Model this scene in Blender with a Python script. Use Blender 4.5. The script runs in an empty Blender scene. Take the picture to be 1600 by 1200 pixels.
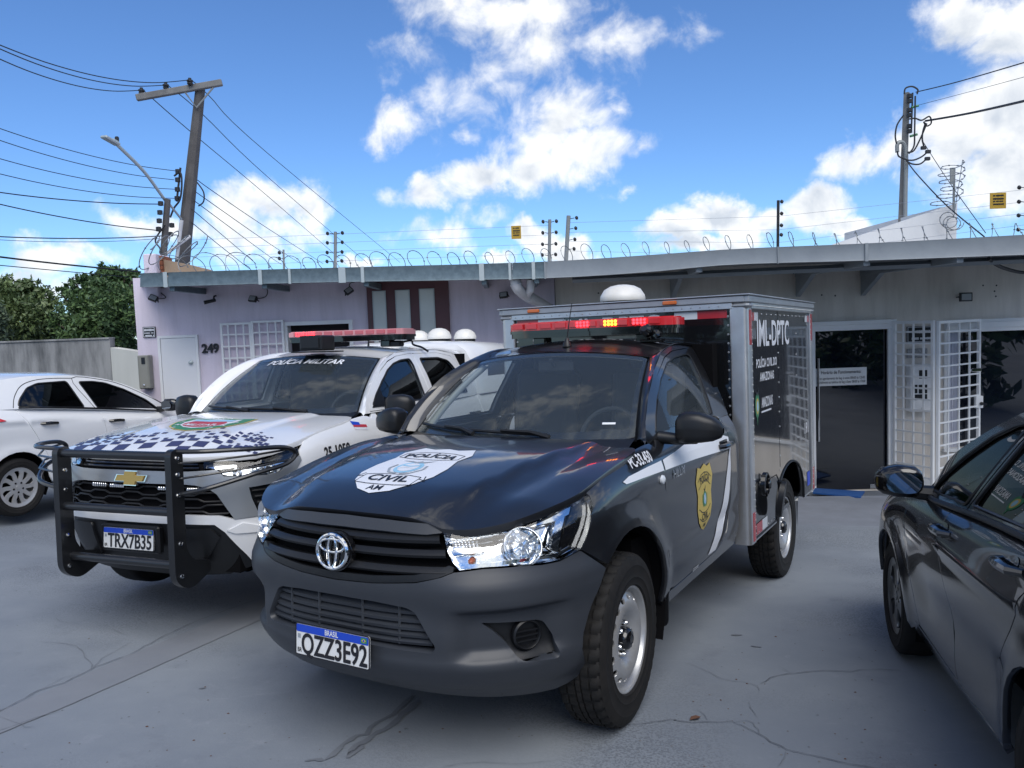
import bpy, bmesh, math, random
import numpy as np
from math import pi, sin, cos, tan, atan2, sqrt, radians, hypot
from mathutils import Vector, Matrix, Euler
from mathutils.geometry import delaunay_2d_cdt

scene = bpy.context.scene
random.seed(7)
rng = np.random.default_rng(7)

# ------------------------------------------------------------------ camera
CAMH = 1.587
Wm = np.array([[0.99933143, -0.03656091, 0.0], [-0.0027698, -0.07570793, 0.99712619], [-0.03645584, -0.99645954, -0.07575858]])
FPX = 1246.9
cam_d = bpy.data.cameras.new('camera')
cam = bpy.data.objects.new('camera', cam_d)
scene.collection.objects.link(cam)
cam_d.sensor_width = 36.0
cam_d.lens = 36.0 * FPX / 1600.0
cam_d.clip_start = 0.05
cam_d.clip_end = 3000.0
_m = Matrix.Identity(4)
for _i in range(3):
 _m[_i][0] = Wm[_i][0]; _m[_i][1] = -Wm[_i][1]; _m[_i][2] = -Wm[_i][2]
_m[2][3] = CAMH
cam.matrix_world = _m
scene.camera = cam

# ------------------------------------------------------------------ exposure
scene.view_settings.view_transform = 'Standard'
scene.view_settings.look = 'None'
scene.view_settings.exposure = 0.35
scene.view_settings.gamma = 1.0
scene.view_settings.use_curve_mapping = False
scene.cycles.max_bounces = 10
scene.cycles.transparent_max_bounces = 24
scene.cycles.use_denoising = True
try: scene.cycles.caustics_reflective = False; scene.cycles.caustics_refractive = False
except Exception: pass
scene.cycles.sample_clamp_indirect = 6.0

# ------------------------------------------------------------------ sky with clouds
SUN_EL, SUN_AZ = radians(50), radians(165)     # azimuth measured from +Y towards +X
world = bpy.data.worlds.new('World')
scene.world = world
world.use_nodes = True
NT = world.node_tree
NT.nodes.clear()
def wn(t, **k):
 n = NT.nodes.new(t)
 for a, b in k.items(): setattr(n, a, b)
 return n
def wmath(op, a, b=None, clamp=False):
 n = wn('ShaderNodeMath', operation=op, use_clamp=clamp)
 for i, x in enumerate((a, b)):
  if x is None: continue
  if hasattr(x, 'name') or hasattr(x, 'is_output'): NT.links.new(x, n.inputs[i])
  else: n.inputs[i].default_value = x
 return n.outputs[0]
def sky_dir(px, py):
 d = Wm @ np.array([(px - 800) / FPX, (py - 600) / FPX, 1.0])
 return d / np.linalg.norm(d)
SKY_K, CLOUD_K = 0.115, 0.97
def build_sky():
 out = wn('ShaderNodeOutputWorld'); bg = wn('ShaderNodeBackground')
 sky = wn('ShaderNodeTexSky', sky_type='NISHITA', sun_disc=False)
 sky.sun_elevation = SUN_EL; sky.sun_rotation = SUN_AZ
 sky.altitude = 1200.0; sky.air_density = 1.0; sky.dust_density = 0.05; sky.ozone_density = 3.0
 co = wn('ShaderNodeTexCoord').outputs['Generated']
 # gently warped direction so that cloud outlines billow
 nw = wn('ShaderNodeTexNoise', noise_dimensions='3D'); nw.inputs['Scale'].default_value = 9.0
 nw.inputs['Detail'].default_value = 7.0; nw.inputs['Roughness'].default_value = 0.6
 NT.links.new(co, nw.inputs['Vector'])
 fb = wn('ShaderNodeTexNoise', noise_dimensions='3D'); fb.inputs['Scale'].default_value = 15.0
 fb.inputs['Detail'].default_value = 10.0; fb.inputs['Roughness'].default_value = 0.58
 fb.inputs['Distortion'].default_value = 0.35
 NT.links.new(co, fb.inputs['Vector'])
 sub = wn('ShaderNodeVectorMath', operation='SUBTRACT'); NT.links.new(nw.outputs['Color'], sub.inputs[0])
 sub.inputs[1].default_value = (0.5, 0.5, 0.5)
 scl = wn('ShaderNodeVectorMath', operation='SCALE'); NT.links.new(sub.outputs[0], scl.inputs[0]); scl.inputs['Scale'].default_value = 0.11
 add = wn('ShaderNodeVectorMath', operation='ADD'); NT.links.new(co, add.inputs[0]); NT.links.new(scl.outputs[0], add.inputs[1])
 wc = add.outputs[0]
 # clouds: (px of the direction in the 1600x1200 frame, radii in px, tilt deg, strength)
 B = CLOUDS
 field = None;
 for (x, y, rx, ry, tl, st) in B:
  c = sky_dir(x, y)
  mp = wn('ShaderNodeMapping', vector_type='TEXTURE')
  mp.inputs['Location'].default_value = c
  mp.inputs['Rotation'].default_value = (0, radians(tl), 0)
  s = 1.0 / FPX
  mp.inputs['Scale'].default_value = (rx * s, 0.6, ry * s)
  NT.links.new(wc, mp.inputs['Vector'])
  ln = wn('ShaderNodeVectorMath', operation='LENGTH'); NT.links.new(mp.outputs[0], ln.inputs[0])
  g = wmath('MULTIPLY', wmath('SUBTRACT', 1.0, ln.outputs['Value']), st)
  field = g if field is None else wmath('SMOOTH_MAX' if False else 'MAXIMUM', field, g)
 # generic cumulus for the rest of the sky (behind and above the camera)
 sp = wn('ShaderNodeSeparateXYZ'); NT.links.new(co, sp.inputs[0])
 gn = wn('ShaderNodeTexNoise', noise_dimensions='3D'); gn.inputs['Scale'].default_value = 2.6
 gn.inputs['Detail'].default_value = 3.0; NT.links.new(wc, gn.inputs['Vector'])
 gen = wmath('MULTIPLY', wmath('SUBTRACT', gn.outputs['Fac'], 0.46), 4.0)
 mr = wn('ShaderNodeMapRange'); NT.links.new(sp.outputs['Y'], mr.inputs['Value'])
 mr.inputs['From Min'].default_value = 0.62; mr.inputs['From Max'].default_value = 0.40
 gen = wmath('MULTIPLY', wmath('ADD', gen, 1.0), mr.outputs[0]); gen = wmath('SUBTRACT', gen, 1.0)
 field = wmath('MAXIMUM', field, gen)
 dens = wmath('ADD', field, wmath('MULTIPLY', wmath('SUBTRACT', fb.outputs['Fac'], 0.5), 2.1))
 mk = wn('ShaderNodeMapRange', interpolation_type='SMOOTHSTEP'); NT.links.new(dens, mk.inputs['Value'])
 mk.inputs['From Min'].default_value = -0.10; mk.inputs['From Max'].default_value = 0.74
 mask = mk.outputs[0]
 # light and grey inside the cloud
 off = wn('ShaderNodeVectorMath', operation='ADD'); NT.links.new(co, off.inputs[0]); off.inputs[1].default_value = (0.006, 0.0, 0.022)
 f2 = wn('ShaderNodeTexNoise', noise_dimensions='3D'); f2.inputs['Scale'].default_value = 15.0
 f2.inputs['Detail'].default_value = 6.0; f2.inputs['Roughness'].default_value = 0.5; f2.inputs['Distortion'].default_value = 0.35
 NT.links.new(off.outputs[0], f2.inputs['Vector'])
 emb = wmath('MULTIPLY', wmath('SUBTRACT', fb.outputs['Fac'], f2.outputs['Fac']), 2.4)
 core = wn('ShaderNodeMapRange', interpolation_type='SMOOTHSTEP'); NT.links.new(dens, core.inputs['Value'])
 core.inputs['From Min'].default_value = 0.35; core.inputs['From Max'].default_value = 1.25
 sh = wmath('ADD', wmath('SUBTRACT', 0.97, wmath('MULTIPLY', core.outputs[0], 0.34)), emb)
 shr = wn('ShaderNodeMapRange'); NT.links.new(sh, shr.inputs['Value'])
 shr.inputs['From Min'].default_value = 0.35; shr.inputs['From Max'].default_value = 1.02
 cr = wn('ShaderNodeMix', data_type='RGBA'); NT.links.new(shr.outputs[0], cr.inputs['Factor'])
 cr.inputs['A'].default_value = (0.56, 0.61, 0.68, 1); cr.inputs['B'].default_value = (0.93, 0.935, 0.93, 1)
 cs = wn('ShaderNodeVectorMath', operation='SCALE'); NT.links.new(cr.outputs['Result'], cs.inputs[0]); cs.inputs['Scale'].default_value = CLOUD_K / SKY_K
 tint = wn('ShaderNodeMix', data_type='RGBA', blend_type='MULTIPLY'); tint.inputs['Factor'].default_value = 1.0
 NT.links.new(sky.outputs[0], tint.inputs['A']); tint.inputs['B'].default_value = SKY_TINT
 mx = wn('ShaderNodeMix', data_type='RGBA'); NT.links.new(wmath('MULTIPLY', mask, 0.97), mx.inputs['Factor'])
 NT.links.new(tint.outputs['Result'], mx.inputs['A']); NT.links.new(cs.outputs[0], mx.inputs['B'])
 NT.links.new(mx.outputs['Result'], bg.inputs['Color']); bg.inputs['Strength'].default_value = SKY_K
 NT.links.new(bg.outputs[0], out.inputs['Surface'])
SKY_TINT = (.62, .84, 1.10, 1.0)
CLOUDS = [
 # upper wispy bank
 (790, 10, 150, 50, 0, .72), (860, 70, 105, 48, -20, .66), (960, 60, 90, 42, 15, .52), (640, 85, 60, 30, 10, .34), (670, 120, 30, 55, 0, .3), (1030, 80, 40, 18, 0, .3), (760, 110, 60, 40, -15, .35), (780, 145, 60, 22, 10, .3),
 # centre cloud
 (880, 200, 95, 60, -15, 1.0), (930, 240, 85, 50, 0, 1.0), (840, 265, 90, 45, -10, 1.0), (760, 285, 75, 38, -10, 1.0), (680, 305, 55, 28, -5, .9), (960, 155, 30, 25, 0, .5), (1000, 230, 35, 25, 0, .6),
 (690, 365, 65, 28, 0, .75), (760, 340, 45, 26, 0, .6),
 # small left one
 (630, 185, 48, 28, -25, .6), (600, 210, 28, 14, -15, .45), (712, 195, 22, 12, 0, .3),
 # low cumulus row
 (480, 335, 52, 42, 0, 1.1), (420, 330, 55, 38, 0, 1.0), (360, 335, 60, 34, 0, 1.0), (270, 345, 90, 28, 5, 1.0), (400, 370, 90, 30, 0, .9), (205, 335, 40, 22, 0, .7),
 (90, 405, 62, 30, 0, 1.1), (40, 425, 70, 24, 0, 1.0), (130, 395, 25, 16, 0, .8), (70, 450, 80, 25, 0, .9),
 (560, 410, 32, 10, 0, .8), (830, 365, 40, 34, 0, 1.3), (875, 385, 40, 28, 0, 1.2), (770, 402, 32, 14, 0, 1.1), (900, 400, 40, 14, 0, 1.1),
 (1120, 340, 70, 34, 0, 1.3), (1060, 365, 65, 28, 0, 1.2), (1190, 355, 60, 36, 0, 1.2), (1270, 335, 55, 38, 0, 1.3), (1320, 360, 45, 24, 0, 1.2), (1100, 385, 110, 24, 0, 1.2),
 # right big bank
 (1560, 180, 90, 80, 0, 1.2), (1500, 230, 90, 60, 0, 1.1), (1580, 260, 90, 70, 0, 1.2), (1420, 215, 70, 32, -25, .75), (1350, 245, 60, 24, -30, .7), (1640, 200, 120, 120, 0, 1.2), (1540, 310, 50, 25, 0, .6),
 (1530, 25, 60, 35, 10, .9), (1590, 50, 50, 40, 0, .9), (1640, 10, 70, 60, 0, .9), (992, 300, 16, 9, 0, .35),
]
build_sky()

# ------------------------------------------------------------------ the sun, softened by cloud
sun_d = bpy.data.lights.new('sun', 'SUN')
sun_d.energy = 2.1; sun_d.angle = radians(48); sun_d.color = (1.0, 0.96, 0.90)
sun = bpy.data.objects.new('sun', sun_d)
scene.collection.objects.link(sun)
_sd = Vector((cos(SUN_EL) * sin(SUN_AZ), cos(SUN_EL) * cos(SUN_AZ), sin(SUN_EL)))
sun.rotation_euler = _sd.to_track_quat('Z', 'Y').to_euler()
sun.location = (0, 0, 30)
# ------------------------------------------------------------------ ground height
def gz(x, y):
 x = np.asarray(x, float); y = np.asarray(y, float)
 yy = np.where(y > 11, 11 + 0.0 * (y - 11), np.where(y < -9, -9, y))
 xx = np.clip(x, -14, 14)
 z = -0.02546 * xx - 0.06742 * yy
 z = z + 0.19 * np.exp(-(((x + 7.6) / 3.0) ** 2 + ((y - 8.2) / 4.2) ** 2))
 return z
GN = Vector((0.02539, 0.06725, 0.99741)).normalized()
def ray_dir(px, py):
 d = Wm @ np.array([(px - 800) / FPX, (py - 600) / FPX, 1.0]); return d
def at_y(px, py, Y):
 d = ray_dir(px, py); p = d * (Y / d[1]); return Vector((p[0], p[1], p[2] + CAMH))

# ------------------------------------------------------------------ object helpers
COL = scene.collection
def tag(o, label=None, cat=None, group=None, kind=None):
 if label: o['label'] = label
 if cat: o['category'] = cat
 if group: o['group'] = group
 if kind: o['kind'] = kind
 return o
def empty(name, loc=(0, 0, 0), rot=None, label=None, cat=None, group=None):
 o = bpy.data.objects.new(name, None); COL.objects.link(o)
 o.empty_display_size = 0.2
 o.location = loc
 if rot is not None: o.rotation_euler = rot
 return tag(o, label, cat, group)
def new_mesh(name, V, Fc, mats, parent=None, smooth=True, mi=None, normals=None, label=None):
 me = bpy.data.meshes.new(name)
 me.from_pydata([tuple(v) for v in V], [], [tuple(int(i) for i in q) for q in Fc])
 if not isinstance(mats, (list, tuple)): mats = [mats]
 for m in mats: me.materials.append(m)
 if mi is not None: me.polygons.foreach_set('material_index', np.asarray(mi, dtype=np.int32))
 me.polygons.foreach_set('use_smooth', np.full(len(me.polygons), bool(smooth)))
 me.update()
 if normals is not None:
  me.normals_split_custom_set_from_vertices([tuple(n) for n in normals])
 o = bpy.data.objects.new(name, me); COL.objects.link(o)
 if parent: o.parent = parent
 if label: o['label'] = label
 return o
def copy_tree(o, parent=None):
 c = o.copy(); COL.objects.link(c)
 if parent: c.parent = parent
 for ch in list(o.children): copy_tree(ch, c)
 return c

class MB:
 """collects simple shaped pieces into one mesh"""
 def __init__(s): s.V = []; s.F = []; s.M = []; s.S = []
 def add(s, V, Fc, mi=0, smooth=False, mat=None):
  b = len(s.V)
  for v in V:
   v = Vector(v)
   s.V.append(mat @ v if mat else v)
  for q in Fc: s.F.append(tuple(b + i for i in q)); s.M.append(mi); s.S.append(smooth)
 def box(s, c, d, mi=0, bev=0.0, mat=None, rz=0.0):
  x, y, z = d[0] / 2, d[1] / 2, d[2] / 2
  b = min(bev, x * .9, y * .9, z * .9)
  R = Matrix.Rotation(rz, 4, 'Z') if rz else Matrix.Identity(4)
  T = Matrix.Translation(Vector(c)) @ R
  if mat: T = mat @ T
  if b <= 0:
   V = [(-x, -y, -z), (x, -y, -z), (x, y, -z), (-x, y, -z), (-x, -y, z), (x, -y, z), (x, y, z), (-x, y, z)]
   s.add(V, [(0, 3, 2, 1), (4, 5, 6, 7), (0, 1, 5, 4), (1, 2, 6, 5), (2, 3, 7, 6), (3, 0, 4, 7)], mi, False, T); return
  V = []; idx = {}
  for sx in (-1, 1):
   for sy in (-1, 1):
    for sz in (-1, 1):
     for k in range(3):
      p = [sx * (x - b), sy * (y - b), sz * (z - b)]
      p[k] = (sx * x, sy * y, sz * z)[k]
      idx[(sx, sy, sz, k)] = len(V); V.append(p)
  Fc = []
  for k in range(3):
   a, c2 = (k + 1) % 3, (k + 2) % 3
   for sg in (-1, 1):
    q = []
    for (u, w) in ((-1, -1), (1, -1), (1, 1), (-1, 1)):
     t = [0, 0, 0]; t[k] = sg; t[a] = u; t[c2] = w
     q.append(idx[(t[0], t[1], t[2], k)])
    Fc.append(q if sg > 0 else q[::-1])
  for k in range(3):
   a, c2 = (k + 1) % 3, (k + 2) % 3
   for u in (-1, 1):
    for w in (-1, 1):
     t0 = [0, 0, 0]; t0[k] = -1; t0[a] = u; t0[c2] = w
     t1 = list(t0); t1[k] = 1
     q = [idx[tuple(t0) + (a,)], idx[tuple(t1) + (a,)], idx[tuple(t1) + (c2,)], idx[tuple(t0) + (c2,)]]
     Fc.append(q if u * w > 0 else q[::-1])
  for sx in (-1, 1):
   for sy in (-1, 1):
    for sz in (-1, 1):
     q = [idx[(sx, sy, sz, k)] for k in range(3)]
     Fc.append(q if sx * sy * sz > 0 else q[::-1])
  s.add(V, Fc, mi, False, T)
 def tube(s, pts, r, n=8, mi=0, cap=True, mat=None, closed=False, flat=1.0):
  P = [Vector(p) for p in pts]; m = len(P)
  rr = r if isinstance(r, (list, tuple)) else [r] * m
  V = []; up = None
  for i, p in enumerate(P):
   if closed: t = P[(i + 1) % m] - P[i - 1]
   else: t = P[min(i + 1, m - 1)] - P[max(i - 1, 0)]
   t.normalize()
   if up is None:
    up = Vector((0, 0, 1)) if abs(t.z) < .9 else Vector((1, 0, 0))
   a = t.cross(up);
   if a.length < 1e-6: a = t.orthogonal()
   a.normalize(); b = a.cross(t).normalized(); up = b
   for k in range(n):
    th = 2 * pi * k / n
    V.append(p + (a * cos(th) + b * sin(th) * flat) * rr[i])
  Fc = []
  for i in range(m if closed else m - 1):
   j = (i + 1) % m
   for k in range(n):
    k2 = (k + 1) % n
    Fc.append((i * n + k, i * n + k2, j * n + k2, j * n + k))
  s.add(V, Fc, mi, True, mat)
  if cap and not closed:
   s.add(V[:n], [tuple(range(n - 1, -1, -1))], mi, False, mat); s.add(V[-n:], [tuple(range(n))], mi, False, mat)
 def lathe(s, prof, n=32, mi=0, mat=None, mis=None, a0=0.0, a1=2 * pi):
  """prof: (radius, height) pairs about local Z"""
  V = []; full = abs(a1 - a0 - 2 * pi) < 1e-6
  nn = n if full else n + 1
  for (r, h) in prof:
   for k in range(nn):
    th = a0 + (a1 - a0) * k / n
    V.append((r * cos(th), r * sin(th), h))
  Fc = []; mm = []
  for i in range(len(prof) - 1):
   for k in range(n):
    k2 = (k + 1) % nn if full else k + 1
    Fc.append((i * nn + k, i * nn + k2, (i + 1) * nn + k2, (i + 1) * nn + k))
    mm.append(mis[i] if mis else mi)
  b = len(s.V)
  for v in V: s.V.append(mat @ Vector(v) if mat else Vector(v))
  for q, m in zip(Fc, mm): s.F.append(tuple(b + i for i in q)); s.M.append(m); s.S.append(True)
 def prism(s, poly, h0, h1, mi=0, mat=None):
  n = len(poly)
  V = [(p[0], p[1], h0) for p in poly] + [(p[0], p[1], h1) for p in poly]
  ar = sum(poly[i][0] * poly[(i + 1) % n][1] - poly[(i + 1) % n][0] * poly[i][1] for i in range(n))
  bot, top = tuple(range(n)), tuple(range(n, 2 * n))
  Fc = [bot[::-1], top] + [(i, (i + 1) % n, n + (i + 1) % n, n + i) for i in range(n)]
  if ar < 0: Fc = [tuple(q[::-1]) for q in Fc]
  s.add(V, Fc, mi, False, mat)
 def quad(s, a, b, c, d, mi=0): s.add([a, b, c, d], [(0, 1, 2, 3)], mi)
 def build(s, name, mats, parent=None, auto=True, label=None):
  me = bpy.data.meshes.new(name)
  me.from_pydata([tuple(v) for v in s.V], [], s.F)
  if not isinstance(mats, (list, tuple)): mats = [mats]
  for m in mats: me.materials.append(m)
  me.polygons.foreach_set('material_index', np.asarray(s.M, dtype=np.int32))
  me.polygons.foreach_set('use_smooth', np.asarray(s.S, dtype=bool))
  me.update()
  if auto:
   try: me.set_sharp_from_angle(angle=radians(38))
   except Exception: pass
  o = bpy.data.objects.new(name, me); COL.objects.link(o)
  if parent: o.parent = parent
  if label: o['label'] = label
  return o

# ------------------------------------------------------------------ patches of a curved surface
def dens(poly, step):
 out = []
 n = len(poly)
 for i in range(n):
  a = np.array(poly[i], float); b = np.array(poly[(i + 1) % n], float)
  k = max(1, int(math.ceil(np.linalg.norm(b - a) / step)))
  for j in range(k): out.append(tuple(a + (b - a) * j / k))
 return out
def smooth_poly(poly, it=2, keep=()):
 """Chaikin rounding of a closed outline"""
 P = [np.array(p, float) for p in poly]
 for _ in range(it):
  Q = []
  for i in range(len(P)):
   a, b = P[i], P[(i + 1) % len(P)]
   Q += [a * .75 + b * .25, a * .25 + b * .75]
  P = Q
 return [tuple(p) for p in P]
def round_poly(poly, r, seg=4):
 """rounds every corner of a closed outline with radius-like cut r (a number or list)"""
 out = []; n = len(poly)
 for i in range(n):
  p0, p, p1 = (np.array(poly[(i + k) % n], float) for k in (-1, 0, 1))
  ri = r[i] if isinstance(r, (list, tuple)) else r
  d0, d1 = np.linalg.norm(p0 - p), np.linalg.norm(p1 - p)
  c = min(ri, .48 * d0, .48 * d1)
  if c < 1e-5: out.append(tuple(p)); continue
  a = p + (p0 - p) / d0 * c; b = p + (p1 - p) / d1 * c
  for j in range(seg + 1):
   t = j / seg
   out.append(tuple((1 - t) ** 2 * a + 2 * t * (1 - t) * p + t * t * b))
 return out
def inside(P, polys):
 P = np.asarray(P, float); c = np.zeros(len(P), bool)
 for poly in polys:
  q = np.asarray(poly, float); x0, y0 = q[:, 0], q[:, 1]; x1, y1 = np.roll(x0, -1), np.roll(y0, -1)
  for a, b, c2, d in zip(x0, y0, x1, y1):
   if b == d: continue
   hit = ((b > P[:, 1]) != (d > P[:, 1])) & (P[:, 0] < (c2 - a) * (P[:, 1] - b) / (d - b) + a)
   c ^= hit
 return c
def surf_normals(S, A, e=2e-3):
 A = np.asarray(A, float)
 da = np.array([e, 0]); db = np.array([0, e])
 Pu = S(A + da) - S(A - da); Pv = S(A + db) - S(A - db)
 n = np.cross(Pu, Pv); l = np.linalg.norm(n, axis=1, keepdims=True); l[l < 1e-12] = 1
 return n / l
def tri_fill(loops, step):
 """CDT of an outline with holes; returns points and triangles"""
 pts = []; edges = []
 for L in loops:
  L = dens(L, step)
  b = len(pts); n = len(L)
  pts += L; edges += [(b + i, b + (i + 1) % n) for i in range(n)]
 nb = len(pts)
 q = np.array(pts)
 lo, hi = q.min(0), q.max(0)
 gx = np.arange(lo[0] + step * .5, hi[0], step); gy = np.arange(lo[1] + step * .5, hi[1], step)
 if len(gx) and len(gy):
  G = np.stack(np.meshgrid(gx, gy), -1).reshape(-1, 2)
  G = G[inside(G, loops)]
  if len(G):
   keep = np.ones(len(G), bool)
   for i in range(0, len(G), 4000):
    d = np.min(np.linalg.norm(G[i:i + 4000, None, :] - q[None, :, :], axis=2), axis=1)
    keep[i:i + 4000] = d > step * .45
   pts += [tuple(p) for p in G[keep]]
 V, E, Fc, *_ = delaunay_2d_cdt([Vector(p) for p in pts], edges, [], 0, 1e-7)
 V = np.array([tuple(v) for v in V]); Fc = [tuple(t) for t in Fc]
 C = np.array([V[list(t)].mean(0) for t in Fc])
 ok = inside(C, loops)
 return V, [t for t, k in zip(Fc, ok) if k]
def mirror(poly): return [(-a, b) for a, b in reversed(poly)]
def patch(name, S, outline, mat, parent=None, holes=(), step=.04, off=0.0, thick=0.0, flip=False, label=None, disp=None, smooth=True):
 """the part of surface S inside the outline (surface coordinates), optional rim of depth thick behind its edges"""
 outs = outline if isinstance(outline[0][0], (list, tuple, np.ndarray)) else [outline]
 Vs, Fs, Ns = [], [], []
 for o_ in outs:
  hs = [h for h in holes] if len(outs) == 1 else []
  P, T = tri_fill([o_] + hs, step)
  X = S(P); N = surf_normals(S, P)
  if flip: N = -N
  if disp is not None:
   S2 = lambda A: S(A) + (surf_normals(S, A) * (-1 if flip else 1)) * disp(A)[:, None]
   X = S2(P); N = surf_normals(S2, P)
   if flip: N = -N
  X = X + N * off
  b = sum(len(v) for v in Vs)
  Vs.append(X); Ns.append(N)
  TT = []
  for t in T:
   a, c, d = X[t[0]], X[t[1]], X[t[2]]
   g = np.cross(c - a, d - a)
   if g @ N[t[0]] < 0: t = (t[0], t[2], t[1])
   TT.append(t); Fs.append(tuple(b + i for i in t))
  if thick > 0:
   cnt = {}
   for t in TT:
    for i in range(3):
     e = (t[i], t[(i + 1) % 3]); cnt[e] = 1
   be = [e for e in cnt if (e[1], e[0]) not in cnt]
   used = sorted({i for e in be for i in e}); mp = {k: j for j, k in enumerate(used)}
   b2 = sum(len(v) for v in Vs); nu = len(used)
   Xe = X[used]; Ne = N[used]
   # outward in-surface direction for the rim's normals
   R = np.zeros_like(Xe)
   for e in be:
    d = np.cross(X[e[1]] - X[e[0]], N[e[0]])
    l = np.linalg.norm(d)
    if l > 1e-12: R[mp[e[0]]] += d / l; R[mp[e[1]]] += d / l
   R /= np.maximum(np.linalg.norm(R, axis=1, keepdims=True), 1e-9)
   nr = R * .8 + Ne * .35; nr /= np.linalg.norm(nr, axis=1, keepdims=True)
   Vs.append(np.concatenate([Xe, Xe - Ne * thick])); Ns.append(np.concatenate([nr, R]))
   for e in be:
    i, j = mp[e[0]], mp[e[1]]
    Fs.append((b2 + j, b2 + i, b2 + nu + i, b2 + nu + j))
 V = np.concatenate(Vs); N = np.concatenate(Ns)
 return new_mesh(name, V, Fs, mat, parent, smooth, None, N if smooth else None, label)
def loft(name, curves, mat, parent=None, smooth=True, closed=False, label=None):
 """quad strip through a list of 3D polylines with equal point counts"""
 C = np.array([[tuple(p) for p in c] for c in curves]); m, n = C.shape[:2]
 V = C.reshape(-1, 3); Fc = []
 for i in range(m - 1 if not closed else m):
  i2 = (i + 1) % m
  for k in range(n - 1): Fc.append((i * n + k, i * n + k + 1, i2 * n + k + 1, i2 * n + k))
 return new_mesh(name, V, Fc, mat, parent, smooth, label=label)
def resample(P, n):
 P = np.array([tuple(p) for p in P], float)
 d = np.concatenate([[0], np.cumsum(np.linalg.norm(np.diff(P, axis=0), axis=1))])
 t = np.linspace(0, d[-1], n)
 return np.stack([np.interp(t, d, P[:, k]) for k in range(P.shape[1])], 1)
def catmull(P, n=8, closed=False):
 P = [np.array(p, float) for p in P]; m = len(P); out = []
 for i in range(m if closed else m - 1):
  if closed: a, b, c, d = P[i - 1], P[i], P[(i + 1) % m], P[(i + 2) % m]
  else: a, b, c, d = P[max(i - 1, 0)], P[i], P[i + 1], P[min(i + 2, m - 1)]
  for j in range(n):
   t = j / n
   out.append(.5 * ((2 * b) + (c - a) * t + (2 * a - 5 * b + 4 * c - d) * t * t + (3 * b - a - 3 * c + d) * t ** 3))
 if not closed: out.append(P[-1])
 return [tuple(p) for p in out]
def pchip(xs, ys):
 xs = np.array(xs, float); ys = np.array(ys, float)
 if xs[0] > xs[-1]: xs, ys = xs[::-1], ys[::-1]
 h = np.diff(xs); dl = np.diff(ys) / h
 m = np.zeros_like(ys); m[0] = dl[0]; m[-1] = dl[-1]
 for i in range(1, len(xs) - 1):
  if dl[i - 1] * dl[i] > 0:
   w1, w2 = 2 * h[i] + h[i - 1], h[i] + 2 * h[i - 1]
   m[i] = (w1 + w2) / (w1 / dl[i - 1] + w2 / dl[i])
 def fn(x):
  x = np.clip(np.asarray(x, float), xs[0], xs[-1])
  i = np.clip(np.searchsorted(xs, x) - 1, 0, len(xs) - 2)
  t = (x - xs[i]) / h[i]
  return (ys[i] * (1 + 2 * t) * (1 - t) ** 2 + h[i] * m[i] * t * (1 - t) ** 2 + ys[i + 1] * t * t * (3 - 2 * t) + h[i] * m[i + 1] * t * t * (t - 1))
 return fn
def sstep(a, b, x):
 t = np.clip((np.asarray(x, float) - a) / (b - a), 0, 1); return t * t * (3 - 2 * t)

# ------------------------------------------------------------------ lettering
def text_mesh(s, size=1.0, bold=0.0, sx=1.0, align='CENTER', shear=0.0):
 """flat triangles of a line of text: points (n,2) and faces, cap height about 0.73 * size"""
 cu = bpy.data.curves.new('t', 'FONT'); cu.body = s; cu.size = size; cu.align_x = align; cu.align_y = 'CENTER'
 cu.offset = bold * size; cu.shear = shear; cu.resolution_u = 4
 ob = bpy.data.objects.new('t', cu); COL.objects.link(ob)
 dg = bpy.context.evaluated_depsgraph_get()
 me = bpy.data.meshes.new_from_object(ob.evaluated_get(dg))
 P = np.array([(v.co.x * sx, v.co.y) for v in me.vertices]).reshape(-1, 2); Fc = [tuple(p.vertices) for p in me.polygons]
 bm = bmesh.new(); bm.from_mesh(me)
 st = max(size * .30, .03)
 if len(P):
  for ax_, no in ((0, (1, 0, 0)), (1, (0, 1, 0))):
   lo, hi = (min(v.co[ax_] for v in bm.verts), max(v.co[ax_] for v in bm.verts))
   k = lo + st
   while k < hi:
    co = [0, 0, 0]; co[ax_] = k
    bmesh.ops.bisect_plane(bm, geom=bm.verts[:] + bm.edges[:] + bm.faces[:], plane_co=co, plane_no=no); k += st
  bm.verts.index_update()
  P = np.array([(v.co.x * sx, v.co.y) for v in bm.verts]).reshape(-1, 2); Fc = [tuple(v.index for v in f.verts) for f in bm.faces]
 bm.free()
 bpy.data.objects.remove(ob); bpy.data.curves.remove(cu); bpy.data.meshes.remove(me)
 return P, Fc
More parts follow.
